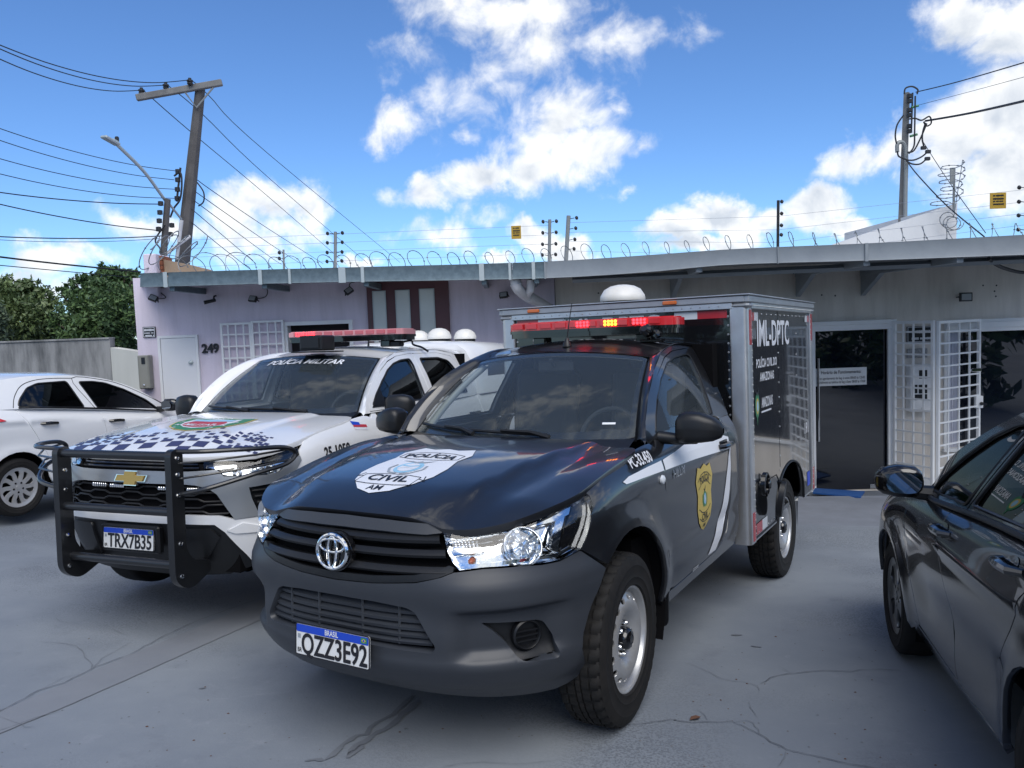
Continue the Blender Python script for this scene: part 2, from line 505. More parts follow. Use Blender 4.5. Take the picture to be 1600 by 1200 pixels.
class Decal:
 """flat artwork laid on a surface; S maps artwork (x,y) to 3D"""
 def __init__(s, S, flip=False): s.S = S; s.flip = flip; s.V = []; s.F = []; s.M = []
 def _add(s, P, Fc, off, mi):
  P = np.asarray(P, float)
  if not len(P): return
  X = s.S(P); N = surf_normals(s.S, P)
  if s.flip: N = -N
  X = X + N * off; b = len(s.V)
  s.V += [tuple(x) for x in X]
  for q in Fc:
   a, c, d = X[q[0]], X[q[1]], X[q[2]]
   if np.cross(c - a, d - a) @ N[q[0]] < 0: q = tuple(q[::-1])
   s.F.append(tuple(b + i for i in q)); s.M.append(mi)
 def poly(s, P, mi=0, off=.002, holes=(), step=.03):
  V, T = tri_fill([P] + list(holes), step); s._add(V, T, off, mi)
 def text(s, t, x, y, size, mi=0, off=.003, bold=.012, sx=1.0, shear=0.0, align='CENTER', rot=0.0, arc=None, heavy=0.0):
  P, Fc = text_mesh(t, size, bold, sx, align, shear)
  if arc:   # bend along a circle of radius arc (positive: arched up)
   th = P[:, 0] / arc; r = arc + P[:, 1]
   P = np.stack([r * np.sin(th), r * np.cos(th) - arc], 1)
  if rot: P = P @ np.array([[cos(rot), sin(rot)], [-sin(rot), cos(rot)]])
  w = heavy * size
  for i, (ox, oy) in enumerate([(0, 0)] + ([(w, 0), (-w, 0), (0, w * .7), (0, -w * .7)] if heavy else [])): s._add(P + np.array([x + ox, y + oy]), Fc, off + i * .00025, mi)
 def line(s, pts, w, mi=0, off=.003):
  for a, b in zip(pts[:-1], pts[1:]):
   a = np.array(a, float); b = np.array(b, float); d = b - a; l = np.linalg.norm(d)
   if l < 1e-9: continue
   n = np.array([-d[1], d[0]]) / l * w / 2
   s._add([a - n, b - n, b + n, a + n], [(0, 1, 2, 3)], off, mi)
 def build(s, name, mats, parent=None, label=None):
  return new_mesh(name, s.V, s.F, mats, parent, False, s.M, label=label)
def circle(cx, cy, rx, ry=None, n=28, a0=0, a1=2 * pi):
 ry = rx if ry is None else ry
 return [(cx + rx * cos(a0 + (a1 - a0) * i / n), cy + ry * sin(a0 + (a1 - a0) * i / n)) for i in range(n)]
def flat_S(o, ux, uy):
 o = np.array(o, float); ux = np.array(ux, float); uy = np.array(uy, float)
 return lambda A: o + np.asarray(A, float)[:, :1] * ux + np.asarray(A, float)[:, 1:2] * uy
# ------------------------------------------------------------------ materials
MATS = {}
def mat(name, col=(.5, .5, .5), rough=.5, metal=0.0, coat=0.0, spec=.5, noise=None, bump=None, emit=None, trans=0.0, coat_rough=.03, ior=1.5):
 """noise: (scale, amount, second colour) soft mottling; bump: (scale, strength, distance)"""
 m = bpy.data.materials.new(name); m.use_nodes = True
 nt = m.node_tree; b = nt.nodes['Principled BSDF']
 b.inputs['Base Color'].default_value = (*col, 1); b.inputs['Roughness'].default_value = rough
 b.inputs['Metallic'].default_value = metal; b.inputs['Coat Weight'].default_value = coat
 b.inputs['Coat Roughness'].default_value = coat_rough; b.inputs['Specular IOR Level'].default_value = spec
 b.inputs['Transmission Weight'].default_value = trans; b.inputs['IOR'].default_value = ior
 co = None
 def coords():
  nonlocal co
  if co is None: co = nt.nodes.new('ShaderNodeTexCoord').outputs['Object']
  return co
 if noise:
  n = nt.nodes.new('ShaderNodeTexNoise'); n.inputs['Scale'].default_value = noise[0]; n.inputs['Detail'].default_value = 6; n.inputs['Roughness'].default_value = .6
  nt.links.new(coords(), n.inputs['Vector'])
  r = nt.nodes.new('ShaderNodeMapRange'); r.inputs['From Min'].default_value = .35; r.inputs['From Max'].default_value = .7; r.inputs['To Max'].default_value = noise[1]
  nt.links.new(n.outputs['Fac'], r.inputs['Value'])
  x = nt.nodes.new('ShaderNodeMix'); x.data_type = 'RGBA'; x.inputs['A'].default_value = (*col, 1); x.inputs['B'].default_value = (*noise[2], 1)
  nt.links.new(r.outputs[0], x.inputs['Factor']); nt.links.new(x.outputs['Result'], b.inputs['Base Color'])
 if bump:
  n = nt.nodes.new('ShaderNodeTexNoise'); n.inputs['Scale'].default_value = bump[0]; n.inputs['Detail'].default_value = 4
  nt.links.new(coords(), n.inputs['Vector'])
  u = nt.nodes.new('ShaderNodeBump'); u.inputs['Strength'].default_value = bump[1]; u.inputs['Distance'].default_value = bump[2]
  nt.links.new(n.outputs['Fac'], u.inputs['Height']); nt.links.new(u.outputs[0], b.inputs['Normal'])
 if emit:
  b.inputs['Emission Color'].default_value = (*emit[0], 1); b.inputs['Emission Strength'].default_value = emit[1]
 MATS[name] = m
 return m
def glass_mat(name, tint=(.5, .55, .55), refl=1.0, rough=0.0, base=None):
 """thin pane: a tinted see-through layer under a Fresnel reflection"""
 m = bpy.data.materials.new(name); m.use_nodes = True; nt = m.node_tree; nt.nodes.clear()
 o = nt.nodes.new('ShaderNodeOutputMaterial'); t = nt.nodes.new('ShaderNodeBsdfTransparent'); t.inputs[0].default_value = (*tint, 1)
 g = nt.nodes.new('ShaderNodeBsdfGlossy'); g.inputs['Roughness'].default_value = rough; g.inputs['Color'].default_value = (1, 1, 1, 1)
 fr = nt.nodes.new('ShaderNodeFresnel'); fr.inputs[0].default_value = 1.55
 geo = nt.nodes.new('ShaderNodeNewGeometry')
 # same reflectance from behind (a pane, not a solid)
 ior = nt.nodes.new('ShaderNodeMapRange'); nt.links.new(geo.outputs['Backfacing'], ior.inputs['Value'])
 ior.inputs['To Min'].default_value = 1.55; ior.inputs['To Max'].default_value = 1 / 1.55 * 1.0
 nt.links.new(ior.outputs[0], fr.inputs[0])
 mu = nt.nodes.new('ShaderNodeMath'); mu.operation = 'MULTIPLY'; mu.use_clamp = True; mu.inputs[1].default_value = refl
 nt.links.new(fr.outputs[0], mu.inputs[0])
 x = nt.nodes.new('ShaderNodeMixShader')
 nt.links.new(mu.outputs[0], x.inputs[0])
 if base is not None:
  d = nt.nodes.new('ShaderNodeBsdfDiffuse'); d.inputs[0].default_value = (*base[0], 1)
  y = nt.nodes.new('ShaderNodeMixShader'); y.inputs[0].default_value = base[1]
  nt.links.new(t.outputs[0], y.inputs[1]); nt.links.new(d.outputs[0], y.inputs[2]); nt.links.new(y.outputs[0], x.inputs[1])
 else: nt.links.new(t.outputs[0], x.inputs[1])
 nt.links.new(g.outputs[0], x.inputs[2]); nt.links.new(x.outputs[0], o.inputs[0])
 MATS[name] = m
 return m
M_black_paint = mat('black_car_paint', (.008, .009, .012), .30, coat=1.0, spec=.5, coat_rough=.05, noise=(3.5, .6, (.016, .017, .019)))
M_white_paint = mat('white_car_paint', (.80, .81, .82), .22, coat=.8, noise=(3.0, .25, (.72, .74, .76)))
M_dark_paint = mat('graphite_car_paint', (.006, .008, .011), .22, coat=1.0, spec=.5)
M_plastic = mat('grained_grey_plastic', (.034, .039, .048), .40, spec=.45, bump=(900, .12, .0006), noise=(5, .5, (.040, .044, .052)))
M_black_plastic = mat('black_plastic', (.010, .011, .013), .38, spec=.4, bump=(700, .1, .0005))
M_gloss_black = mat('gloss_black', (.006, .006, .007), .12, coat=.6)
M_shell = mat('underbody_black', (.004, .004, .005), .9, spec=.1)
M_rubber = mat('tyre_rubber', (.011, .011, .011), .75, spec=.3, noise=(14, .7, (.020, .018, .017)), bump=(160, .15, .001))
M_steel_silver = mat('silver_wheel_paint', (.52, .53, .54), .34, metal=.55, noise=(9, .6, (.38, .37, .36)))
M_chrome = mat('chrome', (.86, .87, .88), .06, metal=1.0)
M_lamp_chrome = mat('lamp_reflector', (.90, .91, .92), .10, metal=1.0, bump=(30, .25, .004))
M_alu = mat('aluminium_profile', (.62, .63, .64), .34, metal=.85, noise=(7, .7, (.46, .47, .48)))
M_alu_dull = mat('dull_aluminium', (.42, .44, .46), .45, metal=.7, noise=(5, .7, (.30, .32, .34)))
M_white_decal = mat('white_vinyl', (.72, .74, .78), .35)
M_black_decal = mat('black_vinyl', (.012, .012, .016), .4)
M_yellow_decal = mat('gold_vinyl', (.58, .44, .10), .35)
M_navy_decal = mat('navy_vinyl', (.045, .045, .11), .4)
M_red_decal = mat('red_vinyl', (.48, .04, .06), .4)
M_blue_decal = mat('blue_vinyl', (.01, .06, .50), .4)
M_sky_decal = mat('pale_blue_vinyl', (.30, .55, .72), .4)
M_green_decal = mat('green_vinyl', (.04, .22, .10), .4)
M_grey_decal = mat('grey_vinyl', (.30, .33, .36), .4)
M_plate_white = mat('plate_white', (.74, .75, .74), .4)
M_reflect_red = mat('red_reflector', (.40, .02, .03), .25, coat=.5)
M_reflect_white = mat('white_reflector', (.62, .66, .70), .25, coat=.5)
M_glass_clear = glass_mat('windscreen_glass', (.84, .89, .90), .72, base=((.20, .25, .29), .13))
M_glass_tint = glass_mat('tinted_side_glass', (.16, .18, .19), 1.2)
M_glass_dark = glass_mat('dark_side_glass', (.022, .026, .030), 1.1)
M_lens = glass_mat('clear_lens', (.93, .95, .96), 1.0)
M_interior = mat('dark_interior', (.035, .038, .043), .75, spec=.2)
M_interior_grey = mat('grey_interior', (.11, .12, .13), .8, spec=.2)
M_headliner = mat('pale_headliner', (.42, .44, .42), .9, spec=.1)
M_red_lens = mat('red_lens', (.58, .022, .03), .12, coat=.6)
M_red_dim = mat('pink_red_lens', (.50, .10, .12), .18, coat=.6)
M_led_red = mat('lit_red_led', (.5, .01, .01), .3, emit=((1.0, .02, .03), 6.0))
M_led_amber = mat('lit_amber_led', (.6, .2, .01), .3, emit=((1.0, .30, .02), 6.0))
M_amber = mat('amber_lens', (.55, .13, .02), .2, coat=.5)
M_dome_white = mat('dome_white', (.76, .75, .71), .38, noise=(8, .5, (.60, .57, .50)))
M_bulb_orange = mat('orange_bulb', (.45, .10, .02), .25)
# ------------------------------------------------------------------ car body surfaces
class Belt:
 """side and front of a car body: plan outlines (superellipse nose, then the flank) stacked over height.
 coordinates: a = length along the outline from the centre of the nose (sign gives the side), b = height"""
 def __init__(s, zs, xf, wn, n, xc, w_side, taper=None, zt=None, roll=(.16, .07), disp=None, rear=None):
  s.xf = pchip(zs, xf); s.wn = pchip(zs, wn); s.n = pchip(zs, n if isinstance(n, (list, tuple)) else [n] * len(zs))
  s.xc = xc; s.ws = w_side; s.taper = taper; s.zt = zt; s.roll = roll; s.disp = disp
  zr = zs[len(zs) // 2]
  t = np.linspace(0, pi / 2, 400); e = 2 / float(s.n(zr))
  x = xc + (float(s.xf(zr)) - xc) * np.cos(t) ** e; y = float(s.wn(zr)) * np.sin(t) ** e
  L = np.concatenate([[0], np.cumsum(np.hypot(np.diff(x), np.diff(y)))])
  s.tt, s.LL, s.a0 = t, L, L[-1]
  s.xx = x
  s.rear = rear
  if rear is not None:      # (xc_rear, xr over height, exponent): the tail closes like the nose
   s.xcr, s.xr, s.nr = rear[0], pchip(rear[1], rear[2]), rear[3]
   er = 2 / s.nr; xr0 = float(s.xr(zr))
   xt = s.xcr + (xr0 - s.xcr) * np.cos(t) ** er; yt = float(s.wn(zr)) * np.sin(t) ** er
   s.Lr = np.concatenate([[0], np.cumsum(np.hypot(np.diff(xt), np.diff(yt)))]); s.a1 = s.a0 + s.xc - s.xcr
   s.aend = s.a1 + s.Lr[-1]
 def a_of_x(s, x):   # arc coordinate of a flank or nose point with this x (reference outline)
  x = np.asarray(x, float)
  return np.where(x <= s.xc, s.a0 + (s.xc - x), np.interp(-x, -s.xx, s.LL))
 def __call__(s, A):
  A = np.asarray(A, float); a = np.abs(A[:, 0]); sg = np.where(A[:, 0] < 0, -1.0, 1.0); z = A[:, 1]
  t = np.interp(a, s.LL, s.tt); e = 2 / s.n(z); xf = s.xf(z); w0 = s.wn(z)
  front = a < s.a0
  x = np.where(front, s.xc + (xf - s.xc) * np.maximum(np.cos(t), 1e-9) ** e, s.xc - (a - s.a0))
  y = w0 * np.maximum(np.sin(t), 0) ** e
  if s.rear is not None:
   bk = a > s.a1; t2 = np.interp(s.aend - a, s.Lr, s.tt); er = 2 / s.nr
   x = np.where(bk, s.xcr + (s.xr(z) - s.xcr) * np.maximum(np.cos(t2), 1e-9) ** er, x)
  ys = s.ws(x, z)
  if s.rear is not None: ys = np.where(bk, ys * np.maximum(np.sin(t2), 0) ** er, ys)
  y = np.where(front, y * np.where(front, s.ws(np.full_like(x, s.xc), z) / w0, 1), ys)
  if s.taper is not None: y = y * s.taper(x)
  if s.disp is not None:
   d = s.disp(x, y, z, a)
   # outward direction in plan
   nx = np.where(front, np.maximum(np.cos(t), 0) ** 1.2, 0.0); ny = np.where(front, np.maximum(np.sin(t), 0) ** 1.2, 1.0)
   l = np.hypot(nx, ny); x = x + d * nx / l; y = y + d * ny / l
  if s.zt is not None:
   zt = s.zt(x); q = np.clip((z - (zt - s.roll[0])) / s.roll[0], 0, 1.2)
   y = y - s.roll[1] * q ** 2.2 * np.clip(y / .6, 0, 1)
  return np.stack([x, sg * y, z], 1)
# ------------------------------------------------------------------ the black pickup: surfaces (x forward, y left, z up; origin under the front axle)
HX_zs = [.28, .36, .44, .52, .62, .72, .80, .93, 1.05, 1.14]
hx_zc = pchip([-.6, -.32, 0, .19, .42, .62, .74, .80, .835, .93], [1.245, 1.24, 1.228, 1.213, 1.182, 1.146, 1.114, 1.092, 1.074, 1.0])
hx_cr = pchip([-.4, -.2, .2, .4, .6, .95], [.015, .022, .055, .070, .075, .06])
def HX_hood(A):
 A = np.asarray(A, float); x, y = A[:, 0], np.abs(A[:, 1])
 yc = .60 - .17 * np.clip((x + .3) / 1.1, 0, 1)
 z = hx_zc(x) - hx_cr(x) * (y / .84) ** 2.4
 z = z + .017 * (1 - sstep(yc - .03, yc + .03, y)) * sstep(.85, .6, x)
 z = z - .012 * np.exp(-((y - yc - .10) / .07) ** 2) * sstep(.8, .5, x)
 z = z - .032 * sstep(.30, .52, y) * sstep(.52, .80, x)
 return np.stack([A[:, 0], A[:, 1], z], 1)
def hx_zt(x):
 x = np.clip(np.asarray(x, float), -4, .86)
 h = HX_hood(np.stack([np.clip(x, -.42, .9), np.full_like(x, .83)], 1))[:, 2]
 return np.where(x > -.42, h, 1.225 + .03 * sstep(-.42, -1.6, x))
_hx_w = pchip([.26, .40, .50, .62, .78, .95, 1.08, 1.18, 1.30], [.80, .845, .868, .880, .886, .886, .878, .862, .835])
def hx_ws(x, z): return _hx_w(z)
HX_ARCH = (-.02, .43, .465)
def hx_disp(x, y, z, a):
 r = np.hypot(x - HX_ARCH[0], z - HX_ARCH[1])
 d = .014 * np.exp(-((r - HX_ARCH[2]) / .07) ** 2) * sstep(.75, .88, y) * sstep(.3, .6, z)
 # bumper modelling: ridge on top, pocket round the fog lamp, lip at the bottom
 fr = sstep(.25, .45, x)
 d = d + fr * (.022 * sstep(.66, .76, z) * sstep(.90, .80, z) * sstep(.35, .6, a)
  - .040 * sstep(.50, .57, z) * sstep(.735, .70, z) * sstep(.50, .62, a) * sstep(1.06, .90, a)
  + .012 * sstep(.56, .50, z) * sstep(.36, .42, z))
 # swage along the flank
 d = d - .010 * np.exp(-((z - .64) / .05) ** 2) * sstep(-.42, -.6, x) + .006 * np.exp(-((z - 1.06) / .03) ** 2) * sstep(.1, -.3, x)
 return d
HX_belt = Belt(HX_zs, [.74, .83, .905, .945, .955, .945, .955, .935, .875, .80], [.80, .835, .86, .872, .88, .884, .886, .886, .880, .87],
    [2.6, 2.6, 2.65, 2.7, 2.7, 2.7, 2.65, 2.6, 2.6, 2.6], .10, hx_ws, None, hx_zt, (.15, .045), hx_disp)
def HX_side(A):   # upper side (door frame and glass): coordinates x, z
 A = np.asarray(A, float); x, z = A[:, 0], A[:, 1]
 h = z - 1.24
 y = .835 - .30 * h - .34 * h * h - .05 * sstep(-.9, -.3, x) * 1.0 - .02 * sstep(-1.3, -1.8, x)
 return np.stack([x, y, z], 1)
def HX_side_r(A):
 P = HX_side(A); P[:, 1] *= -1; return P
def HX_ws(A):     # windscreen: coordinates q in -1..1 across, s in 0..1 up
 A = np.asarray(A, float); q, s_ = A[:, 0], A[:, 1]
 xb = -.33 - .20 * np.abs(q) ** 2.2; xt = -1.00 - .075 * np.abs(q) ** 2.2
 yb = .72 * q; yt = .585 * q
 zb = 1.235 + .0 * q; zt = 1.685 - .045 * q ** 2
 b = .030 * np.sin(pi * s_)
 return np.stack([xb + (xt - xb) * s_ + b, yb + (yt - yb) * s_, zb + (zt - zb) * s_ + b * .6], 1)
def HX_roof(A):   # coordinates x, q
 A = np.asarray(A, float); x, q = A[:, 0], A[:, 1]
 w = .585 + .035 * sstep(-1.0, -1.3, x)
 z = 1.685 + .075 * sstep(-.95, -1.45, x) - .012 * sstep(-1.5, -1.85, x) - (.045 + .01 * sstep(-1., -1.3, x)) * q ** 2
 xo = x - .075 * np.abs(q) ** 2.2 * (1 - sstep(-1.0, -1.4, x))
 return np.stack([xo, w * q, z], 1)
# ------------------------------------------------------------------ wheels (built round local Z, outer face towards +Z)
def tyre_mb(R, rb, w, seg=120, tread=True):
 """rubber ring: R outer radius, rb bead radius, w width"""
 mb = MB(); h = w / 2; d = R - rb; n = seg * 2 if tread else seg
 prof = [(rb - .004, -h * .80), (rb + .012, -h * .93), (rb + d * .45, -h * 1.0), (R - .035, -h * .97), (R - .012, -h * .86)]
 rows = [-.76, -.52, -.515, -.44, -.435, -.16, -.155, -.09, -.085, .085, .09, .155, .16, .435, .44, .515, .52, .76]
 prof += [(R - (.004 if abs(t) > .7 else 0), h * t) for t in rows]
 prof += [(R - .012, h * .86), (R - .014, h * .88), (R - .035, h * .97), (rb + d * .66, h * .995), (rb + d * .63, h * 1.01), (rb + d * .60, h * .995), (rb + d * .45, h * 1.0), (rb + d * .30, h * .985), (rb + d * .28, h * 1.0), (rb + d * .25, h * .975), (rb + .014, h * .93), (rb + .008, h * .95), (rb - .004, h * .80)]
 V = []; F = []
 for i, (r, z) in enumerate(prof):
  q = abs(z / h)
  for k in range(n):
   th = 2 * pi * k / n; rr = r
   if tread and r > R - .013 and q <= .88:
    g = .009 if (.436 < q < .519 or .086 < q < .159) else 0
    ph = (k + int(z / h * 5)) % 6
    if ph < 2 and q > .42: g = .010
    elif ph == 0: g = max(g, .005)
    rr = r - g
   elif tread and r > R - .04 and .9 < q < .98 and k % 6 < 2: rr = r - .005
   V.append((rr * cos(th), rr * sin(th), z))
 m = len(prof)
 for i in range(m - 1):
  for k in range(n):
   k2 = (k + 1) % n; F.append((i * n + k, i * n + k2, (i + 1) * n + k2, (i + 1) * n + k))
 mb.add(V, F, 0, True)
 return mb
def rim_barrel(mb, rb, w, mi=0, lip=.012, zin=None):
 h = w / 2
 mb.lathe([(rb + .002, h * .80), (rb + .006, h * .86), (rb - .004, h * .87), (rb - .010, h * .83), (rb - .013, h * .70), (rb - .020, h * .62), (rb - .022, h * .30), (rb - .032, -h * .7)], 64, mi)
 mb.lathe([(rb - .032, -h * .70), (.02, -h * .70)], 48, 1)
def disc_S(prof):
 r_ = [p[0] for p in prof]; fn = pchip(r_, [p[1] for p in prof])
 def S(A):
  A = np.asarray(A, float); return np.stack([A[:, 0], A[:, 1], fn(np.hypot(A[:, 0], A[:, 1]))], 1)
 return S
def place_wheel(parent, x, y, z, side, parts, steer=0.0):
 """parts: list of (name, mesh); side +1 = outer face towards +y"""
 M = Matrix.Translation((x, y, z)) @ Matrix.Rotation(steer, 4, 'Z') @ (Matrix.Identity(4) if side > 0 else Matrix.Rotation(pi, 4, 'Z')) @ Matrix.Rotation(-pi / 2, 4, 'X')
 root = None
 for nm, me in parts:
  o = bpy.data.objects.new(nm, me); COL.objects.link(o)
  if root is None: root = o; o.parent = parent; o.matrix_local = M
  else: o.parent = root
 return root
def steel_wheel(R=.385, rb=.232, w=.23):
 t = tyre_mb(R, rb, w).build('wheel', [M_rubber])
 mb = MB(); rim_barrel(mb, rb, w, 0)
 rim = mb.build('rim', [M_steel_silver, M_shell])
 h = w / 2
 S = disc_S([(0, h * .48), (.05, h * .48), (.078, h * .46), (.105, h * .66), (.128, h * .80), (.148, h * .85), (.166, h * .83), (.190, h * .72), (.208, h * .62), (.225, h * .58)])
 holes = []
 for k in range(16):
  a = 2 * pi * (k + .5) / 16; c, s_ = cos(a), sin(a)
  holes.append([(c * (.186 + .0125 * cos(t_)) - s_ * .019 * sin(t_), s_ * (.186 + .0125 * cos(t_)) + c * .019 * sin(t_)) for t_ in np.linspace(0, 2 * pi, 12, endpoint=False)])
 d = patch('disc', S, circle(0, 0, rb - .02, n=64), M_steel_silver, None, holes + [circle(0, 0, .052, n=24)], step=.014, thick=.012)
 cap = MB()
 cap.lathe([(.052, h * .40), (.052, h * .72), (.046, h * .86), (.036, h * .93), (.012, h * .95), (.0, h * .95)], 32, 0)
 cap.lathe([(.024, h * .948), (.024, h * .965), (.020, h * .965), (.020, h * .948)], 24, 0)
 for k in range(6):
  a = 2 * pi * (k + .25) / 6
  cap.lathe([(.0135, h * .44), (.0125, h * .66), (.008, h * .74), (0, h * .76)], 10, 1, Matrix.Translation((.069 * cos(a), .069 * sin(a), 0)))
 cp = cap.build('hub_cap', [M_gloss_black, M_chrome])
 valve = None
 objs = [t, rim, d, cp]
 out = [(o.name.split('.')[0], o.data) for o in objs]
 for o in objs: bpy.data.objects.remove(o)
 return out
def spoke_wheel(R, rb, w, n=10, face=M_steel_silver, style='cover'):
 t = tyre_mb(R, rb, w, tread=False, seg=48).build('wheel', [M_rubber])
 mb = MB(); rim_barrel(mb, rb, w, 0); rim = mb.build('rim', [face, M_shell])
 h = w / 2
 S = disc_S([(0, h * .78), (.06, h * .77), (.10, h * .74), (rb * .8, h * .72), (rb - .005, h * .84)])
 holes = []
 for k in range(n):
  a = 2 * pi * (k + .5) / n
  if style == 'cover': r0, r1, w0, w1 = rb * .40, rb * .84, .07, .17
  else: r0, r1, w0, w1 = rb * .34, rb * .90, .20, .44 if k % 2 else .30
  tw = .10 if style == 'cover' else 0
  q = [(r0, -w0 * .7), (r1 * .8, -w1), (r1, -w1 * .85 + tw), (r1, w1 * .85 + tw), (r1 * .8, w1), (r0, w0 * .7)]
  holes.append(round_poly([(r * cos(a + d), r * sin(a + d)) for r, d in q], .012, 2))
 d = patch('wheel_cover' if style == 'cover' else 'spokes', S, circle(0, 0, rb - .006, n=64), face, None, holes, step=.018, thick=.016)
 cap = MB()
 for k in range(5):
  a = 2 * pi * (k + .25) / 5
  cap.lathe([(.012, h * .70), (.011, h * .80), (0, h * .81)], 8, 0, Matrix.Translation((.052 * cos(a), .052 * sin(a), 0)))
 cap.lathe([(.026, h * .75), (.025, h * .82), (0, h * .83)], 20, 1)
 cp = cap.build('hub_cap', [M_gloss_black, face])
 objs = [t, rim, d, cp]
 out = [(o.name.split('.')[0], o.data) for o in objs]
 for o in objs: bpy.data.objects.remove(o)
 return out
# ------------------------------------------------------------------ pieces shared by the vehicles
def number_plate(parent, M, text):
 """Brazilian plate 400 x 130 mm, built facing local +Z with local X to the viewer's right"""
 mb = MB()
 mb.prism(round_poly([(-.2, -.065), (.2, -.065), (.2, .065), (-.2, .065)], .012), -.004, .002, 0, M)
 o = mb.build('number_plate', [M_plate_white], parent)
 def S(A):
  A = np.asarray(A, float)
  return np.array([tuple(M @ Vector((a, b, .002))) for a, b in A])
 d = Decal(S)
 d.poly(round_poly([(-.196, .030), (.196, .030), (.196, .061), (-.196, .061)], .006), 0, .0012, step=.2)
 d.text('BRASIL', 0, .0455, .030, 1, .0022, .02, .8)
 d.text(text, .012, -.019, .118, 2, .0016, .008, .74, heavy=.015)
 d.text('BR', -.178, -.045, .026, 2, .0016, .015, .8)
 d.poly([(.158, .036), (.188, .036), (.188, .057), (.158, .057)], 3, .0022, step=.2)
 d.poly([(.161, .0465), (.173, .039), (.185, .0465), (.173, .054)], 4, .003, step=.2)
 d.poly(circle(.173, .0465, .0045, n=10), 0, .0036, step=.2)
 d.poly([(-.188, .004), (-.172, .004), (-.172, .022), (-.188, .022)], 5, .0014, step=.2)
 d.build('lettering', [M_blue_decal, M_white_decal, M_black_decal, M_green_decal, M_yellow_decal, M_grey_decal], o)
 fr = MB(); L = round_poly([(-.2, -.065), (.2, -.065), (.2, .065), (-.2, .065)], .012)
 fr.tube([M @ Vector((a, b, .002)) for a, b in L], .0028, 6, 0, closed=True)
 fr.build('rim_bead', [M_black_decal], o)
 return o
def superell_rings(secs, n=20):
 """closed body through cross sections: (centre, axis u half, axis v half, exponent)"""
 C = []
 for c, u, v, e in secs:
  c, u, v = Vector(c), Vector(u), Vector(v); ring = []
  for k in range(n + 1):
   t = 2 * pi * k / n; ct, st = cos(t), sin(t)
   ring.append(c + u * (abs(ct) ** (2 / e) * (1 if ct >= 0 else -1)) + v * (abs(st) ** (2 / e) * (1 if st >= 0 else -1)))
  C.append(ring)
 return C
M_box_black = mat('box_black_sheet', (.008, .009, .011), .10, coat=.9, bump=(2.2, .10, .03))
M_pink_lens = mat('pale_pink_lens', (.60, .27, .29), .12, coat=.6)
